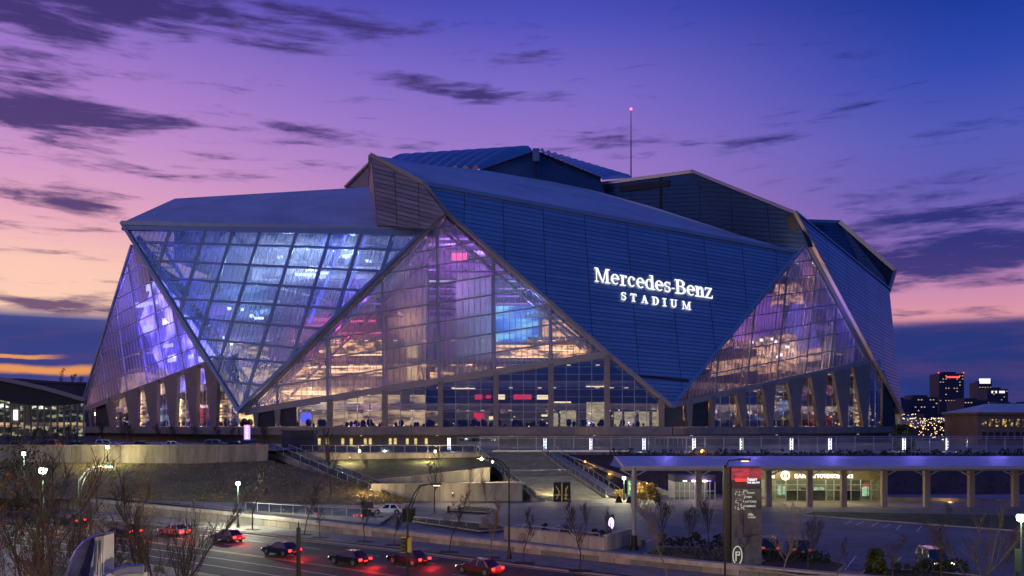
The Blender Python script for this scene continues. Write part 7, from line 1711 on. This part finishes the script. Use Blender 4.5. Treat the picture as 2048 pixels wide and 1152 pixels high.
n = len(o2); f = [P(x, y, ds) for x, y in o2]; g = [P(x, y, ds+.9) for x, y in i2]
MB().add(f+g, [(i, n+i, n+i+1, i+1) for i in range(n-1)]).build('curved_face', 'mirror_blue', sc2, smooth=True); MB().add([p+Vector((0, .1, -.03)) for p in f+g], [(i, i+1, n+i+1, n+i) for i in range(n-1)]).build('back_skin', 'sculpt_grey', sc2)
mb = MB(); [mb.tube([a, b], .045, 5) for a, b in zip(f[:-1], f[1:])]; mb.build('rim', 'mirror_blue', sc2)
MB().prism([P(232, 1153, ds+.9), P(287, 1147, ds+.9), P(287, 1300, ds+.9), P(225, 1300, ds+.9)], (0, .4, 0)).build('flat_back', 'sculpt_grey', sc2)
# walk at the lower left
sheet('garden_path', [G(*p, .15) for p in ((-40, 1120), (10, 1112), (62, 1135), (90, 1175), (60, 1300), (-80, 1300))], 'walk')
# ================================================================== CARS
def car_proto(kind, paint, label, cat, name, lit_rear=False, lit_front=False):
    "x forward, z up, origin on the ground in the middle"
    t = thing(name, label, cat, (0, 0, 0)); suv = kind == 'suv'; Lh, Wd = (2.3, .93) if suv else (2.25, .88); H1, H2 = (1.05, 1.68) if suv else (.88, 1.40)
    lo = .28
    prof = [(-Lh, lo+.12), (-Lh+.03, H1*.78), (-Lh+.12, H1*.98), (-Lh+.5, H1*1.02), (.95, H1), (1.6, H1*.95), (Lh-.15, H1*.84), (Lh, H1*.62), (Lh, lo+.08), (Lh-.2, lo), (-Lh+.25, lo)]
    def loft(prof, w, topw=None, n=7):
        vs, fs = [], []; rows = [(-1, .86), (-.94, .97), (-.6, 1), (0, 1.0), (.6, 1), (.94, .97), (1, .86)]
        zc = sum(p[1] for p in prof)/len(prof)
        for s, k in rows: vs += [Vector((x*(.985 if abs(s) == 1 else 1), s*w, zc+(z-zc)*k)) for x, z in prof]
        m_ = len(prof)
        for r in range(len(rows)-1):
            for i in range(m_): fs.append((r*m_+i, r*m_+(i+1) % m_, (r+1)*m_+(i+1) % m_, (r+1)*m_+i))
        fs.append(tuple(range(m_))); fs.append(tuple(reversed(range((len(rows)-1)*m_, len(rows)*m_))))
        return MB().add(vs, fs)
    loft(prof, Wd).build('body', paint, t, smooth=False)
    # cabin: glass box with a painted roof and pillars
    rb, rf = (-Lh+.22, .35) if suv else (-1.15, .25); bb_, bf = (-Lh+.06, 1.15) if suv else (-1.75, 1.05)
    z0, z1 = H1*.98, H2; wi, wt = Wd*.94, Wd*.74
    c8 = [Vector((bb_, -wi, z0)), Vector((bf, -wi, z0)), Vector((bf, wi, z0)), Vector((bb_, wi, z0)), Vector((rb, -wt, z1)), Vector((rf, -wt, z1)), Vector((rf, wt, z1)), Vector((rb, wt, z1))]
    def q(*i): return [c8[k] for k in i]
    def inset_quad(p, g, e):
        c = sum(p, Vector((0, 0, 0)))/4; n_ = (p[1]-p[0]).cross(p[2]-p[1]).normalized(); return [c+(v-c)*(1-g)+n_*e for v in p]
    MB().add(c8, [(0, 1, 5, 4), (1, 2, 6, 5), (2, 3, 7, 6), (3, 0, 4, 7), (4, 5, 6, 7)]).build('cabin', paint, t)
    MB().add(inset_quad(q(1, 2, 6, 5), .10, .012), [(0, 1, 2, 3)]).build('windscreen', 'auto_glass', t); MB().add(inset_quad(q(3, 0, 4, 7), .14, .012), [(0, 1, 2, 3)]).build('rear_window', 'auto_glass', t)
    for p in (q(0, 1, 5, 4), q(2, 3, 7, 6)):
        for a, b in ((.05, .46), (.50, .93)):
            e = [p[0].lerp(p[1], a), p[0].lerp(p[1], b), p[3].lerp(p[2], b), p[3].lerp(p[2], a)]; MB().add(inset_quad(e, .12, .012), [(0, 1, 2, 3)]).build('side_window', 'auto_glass', t)
    MB().prism([c8[4]+Vector((.05, .05, .02)), c8[5]+Vector((-.05, .05, .02)), c8[6]+Vector((-.05, -.05, .02)), c8[7]+Vector((.05, -.05, .02))], (0, 0, .05)).build('roof', paint, t)
    if suv:
        for s in (-1, 1): MB().bar((rb+.1, s*wt*.9, z1+.12), (rf-.1, s*wt*.9, z1+.12), .04, .05).build('roof_rail', 'rim', t)
    for x_ in (-1.38, 1.38):
        for s in (-1, 1):
            w = MB(); n_ = 14; r_ = .35; ring_ = [(math.cos(2*math.pi*k/n_)*r_, math.sin(2*math.pi*k/n_)*r_) for k in range(n_)]
            w.prism([Vector((x_+a, s*(Wd-.19), .35+b)) for a, b in ring_], (0, s*.21, 0)); wo_ = w.build('wheel', 'tyre', t)
            MB().prism([Vector((x_+a*.62, s*(Wd+.022), .35+b*.62)) for a, b in ring_], (0, s*.012, 0)).build('rim', 'rim', wo_)
            MB().prism([Vector((x_+a*1.16, s*(Wd-.03), .37+b*1.16)) for a, b in ring_[:8]], (0, s*.035, 0)).build('wheel_arch', 'black', t)
    for s in (-1, 1):
        MB().box((-Lh+.02, s*Wd*.76, H1*.80), (.12, .34, .2)).build('tail_light', 'tail' if (lit_rear and name == 'moving_car') else 'tail_dull', t); MB().box((Lh-.04, s*Wd*.72, H1*.70), (.14, .38, .16)).build('headlight', 'head' if lit_front else 'lens_dull', t)
        MB().box((.85, s*(Wd+.1), H1+.1), (.12, .22, .14)).build('mirror', paint, t)
    MB().box((Lh+.01, 0, lo+.17), (.1, Wd*1.7, .2)).build('bumper', 'black', t); MB().box((-Lh-.01, 0, lo+.2), (.1, Wd*1.7, .2)).build('bumper', paint, t)
    MB().box((Lh+.012, 0, H1*.62), (.06, 1.0, .16)).build('grille', 'black', t); MB().box((Lh+.07, 0, lo+.22), (.02, .5, .12)).build('number_plate', 'concrete_light', t); MB().box((-Lh-.05, 0, H1*.62), (.02, .5, .12)).build('number_plate', 'concrete_light', t)
    if lit_rear and name == 'moving_car':
        lamp('tail_glow', (-Lh-.9, 0, .7), 260, (1, .03, .02), t, .06)
    return t
MT['tail_dull'] = emis('tail_lens', (.9, .05, .05), .55); MT['lens_dull'] = emis('head_lens', (.5, .5, .5), .15)
MT['car_black'] = mat('black_car_paint', (.012, .013, .018), .22, .3, coat=1); MT['car_blue'] = mat('dark_blue_car_paint', (.016, .022, .05), .22, .3, coat=1); MT['car_white'] = mat('white_car_paint', (.62, .62, .64), .25, 0, coat=1)
MT['car_grey'] = mat('grey_car_paint', (.13, .13, .14), .25, .4, coat=1); MT['car_silver'] = mat('silver_car_paint', (.36, .37, .39), .28, .6, coat=1); MT['car_red'] = mat('dark_red_car_paint', (.16, .02, .015), .25, .2, coat=1)
def placed(proto, loc, rz, label, used, group=None, paint=None):
    if not used: o = proto
    else:
        o = proto.copy(); COL.objects.link(o)
        for ch in list(proto.children):
            c = ch.copy(); COL.objects.link(c); c.parent = o
            if paint and ch.type == 'MESH' and ch.name.split('.')[0] in ('body', 'cabin', 'roof', 'mirror', 'bumper') and ch.data.materials[0] == bpy.data.materials.get(proto['paint_']):
                c.data = ch.data.copy(); c.data.materials[0] = MT[paint]
            for g_ in list(ch.children): d2 = g_.copy(); COL.objects.link(d2); d2.parent = c
    o.location = loc; o.rotation_euler = (0, 0, rz); o['label'] = label
    if group: o['group'] = group
    return o
A = math.atan2
suv = car_proto('suv', 'car_black', 'x', 'car', 'parked_car', lit_rear=False); suv['paint_'] = MT['car_black'].name
sedan = car_proto('sedan', 'car_black', 'x', 'car', 'parked_car'); sedan['paint_'] = MT['car_black'].name
suv_lit = car_proto('suv', 'car_grey', 'x', 'car', 'parked_car', lit_front=True); suv_lit['paint_'] = MT['car_grey'].name
suv_tail = car_proto('suv', 'car_blue', 'x', 'car', 'parked_car', lit_rear=True); suv_tail['paint_'] = MT['car_blue'].name
traf = car_proto('sedan', 'car_black', 'x', 'car', 'moving_car', lit_rear=True, lit_front=True); traf['paint_'] = MT['car_black'].name
placed(suv_lit, G(1885, 1141, LOTZ)+Vector((0, 1.6, 0)), math.radians(-94), 'grey SUV facing us with lamps on, parked at the right behind small shrubs', False)
placed(suv_tail, G(1611, 1116, LOTZ)+Vector((0, 2.0, 0)), math.radians(80), 'dark blue SUV seen from behind, second from the sign totem', False)
placed(suv_tail, G(1546, 1112, LOTZ)+Vector((0, 2.0, 0)), math.radians(82), 'black SUV seen from behind, right next to the sign totem', True, paint='car_black')
placed(sedan, G(776, 1038, LOTZ)+Vector((0, .8, .6)), math.radians(172), 'white saloon parked at the foot of the glass stair', False)
for ch in sedan.children:
    if ch.type == 'MESH' and ch.name.split('.')[0] in ('body', 'cabin', 'roof', 'mirror', 'bumper') and ch.data.materials[0] == MT['car_black']: ch.data.materials[0] = MT['car_white']
sedan['paint_'] = MT['car_white'].name
ux = [(30, 'car_red', 0, 'orange-lit dark car at the far left of the upper street'), (92, 'car_red', 1, 'red estate car second from the left on the upper street'), (157, 'car_black', 0, 'black saloon third from the left on the upper street'), (215, 'car_silver', 1, 'silver vehicle behind the warm post lamp on the upper street'),
      (287, 'car_black', 0, 'black saloon fifth from the left on the upper street'), (349, 'car_white', 0, 'white saloon on the upper street'), (433, 'car_grey', 1, 'grey SUV right of the white saloon on the upper street'), (466, 'car_black', 0, 'black car just left of the purple sign'), (492, 'car_blue', 1, 'dark blue SUV below the purple sign')]
for px, pn_, s, lb in ux: placed(suv if s else sedan, Vector((P(px, 0, 176.5).x, 176.5+(s*.3), UZ+.35)), math.radians(0 if px % 2 else 180), lb, True, 'cars parked along the upper street', pn_)
suv.location = Vector((P(-60, 0, 177).x, 177, UZ+.35)); suv['label'] = 'black SUV parked outside the left edge of the upper street'
for k, (t_, w, lb) in enumerate(((0, 0, ''),)): pass
cl = off(curb, 5.9); cl2 = off(curb, 9.5); cl3 = off(curb, 2.2)
def lane_pos(line_, px):
    best = None
    for a, b in zip(line_[:-1], line_[1:]):
        for k in range(6):
            p = a.lerp(b, k/6); e = abs(CX+p.x/p.y*FPX-px) if p.y > 5 else 1e9
            if best is None or e < best[0]: best = (e, p, (b-a).normalized())
    return best[1], A(best[2].y, best[2].x)
u = False
for ln, px, lb, pnt in ((cl2, 250, 'black saloon with red tail lights in the far lane beside the biggest bare tree', 'car_black'), (cl, 455, 'dark saloon with glowing tail lights in the middle far lane', 'car_grey'), (cl2, 700, 'dark saloon with red tail lights nearest the short black pole', 'car_black'), (cl, 960, 'dark red saloon with tail lights glowing at the road\'s right end', 'car_red'), (cl, 140, 'dark car with tail lights at the left end of the road', 'car_blue'), (cl, 345, 'grey saloon with tail lights partly behind the biggest bare tree', 'car_silver'), (cl2, 560, 'dark blue saloon with tail lights just left of the short black pole', 'car_blue'), (cl, 815, 'black saloon with tail lights behind the traffic signal pole', 'car_black')):
    p, a = lane_pos(ln, px); placed(traf, Vector((p.x, p.y, .005)), a, lb, u, 'cars driving away on the road', None if not u else pnt); u = True
for o in (suv, sedan, suv_lit, suv_tail, traf): 
    for c in bpy.data.objects:
        if 'paint_' in c: del c['paint_']
# unseen fill lamps added below the frame, standing in for city light
for k, (x_, y_, pw) in enumerate(((-62, 26, 5000), (-30, 27, 10000), (0, 26, 15000), (32, 27, 11000), (64, 26, 11000))):
    rl_ = thing('near_fill_lamp', 'added warm fill lamp on the near side, below the picture edge, number %s from the left' % ('one', 'two', 'three', 'four', 'five')[k], 'street lamp', (x_, y_, 0), 0, 'added fill lamps on the near side')
    MB().tube([(x_, y_-3, 0), (x_, y_-3, 7.2), (x_, y_, 7.6)], .09, 6).build('pole', 'black', rl_); MB().box((x_, y_+.2, 7.6), (.3, .8, .14)).build('lamp_head', 'black', rl_); lamp('light', (x_, y_+.2, 7.3), pw, (1, .74, .48), rl_, .3)

for px, py, d, pw, lb in ((742, 978, 150, 1800, 'added fill lamp at the low end of the glass stair'), (905, 985, 148.5, 1500, 'added fill lamp on the pale terrace wall behind the straight tree'), (1100, 985, 157, 1500, 'added fill lamp beside the black doorway box'), (700, 914, 182.5, 5200, 'left added fill lamp under the deck edge above the lawn'), (860, 914, 182.5, 5200, 'right added fill lamp under the deck edge above the lawn')):  # small lamps added to warm the terraces, steps and lawn
    t = thing('terrace_fill_lamp', lb, 'lamp', P(px, py, d)); MB().box(P(px, py, d), (.3, .2, .2)).build('housing', 'black', t); MB().box(P(px, py, d)+Vector((0, -.12, -.05)), (.22, .05, .12)).build('lens', 'lit_warm', t); lamp('light', P(px, py, d)+Vector((0, -2.6, .8)), pw*.4, (1, .78, .42), t, .15)
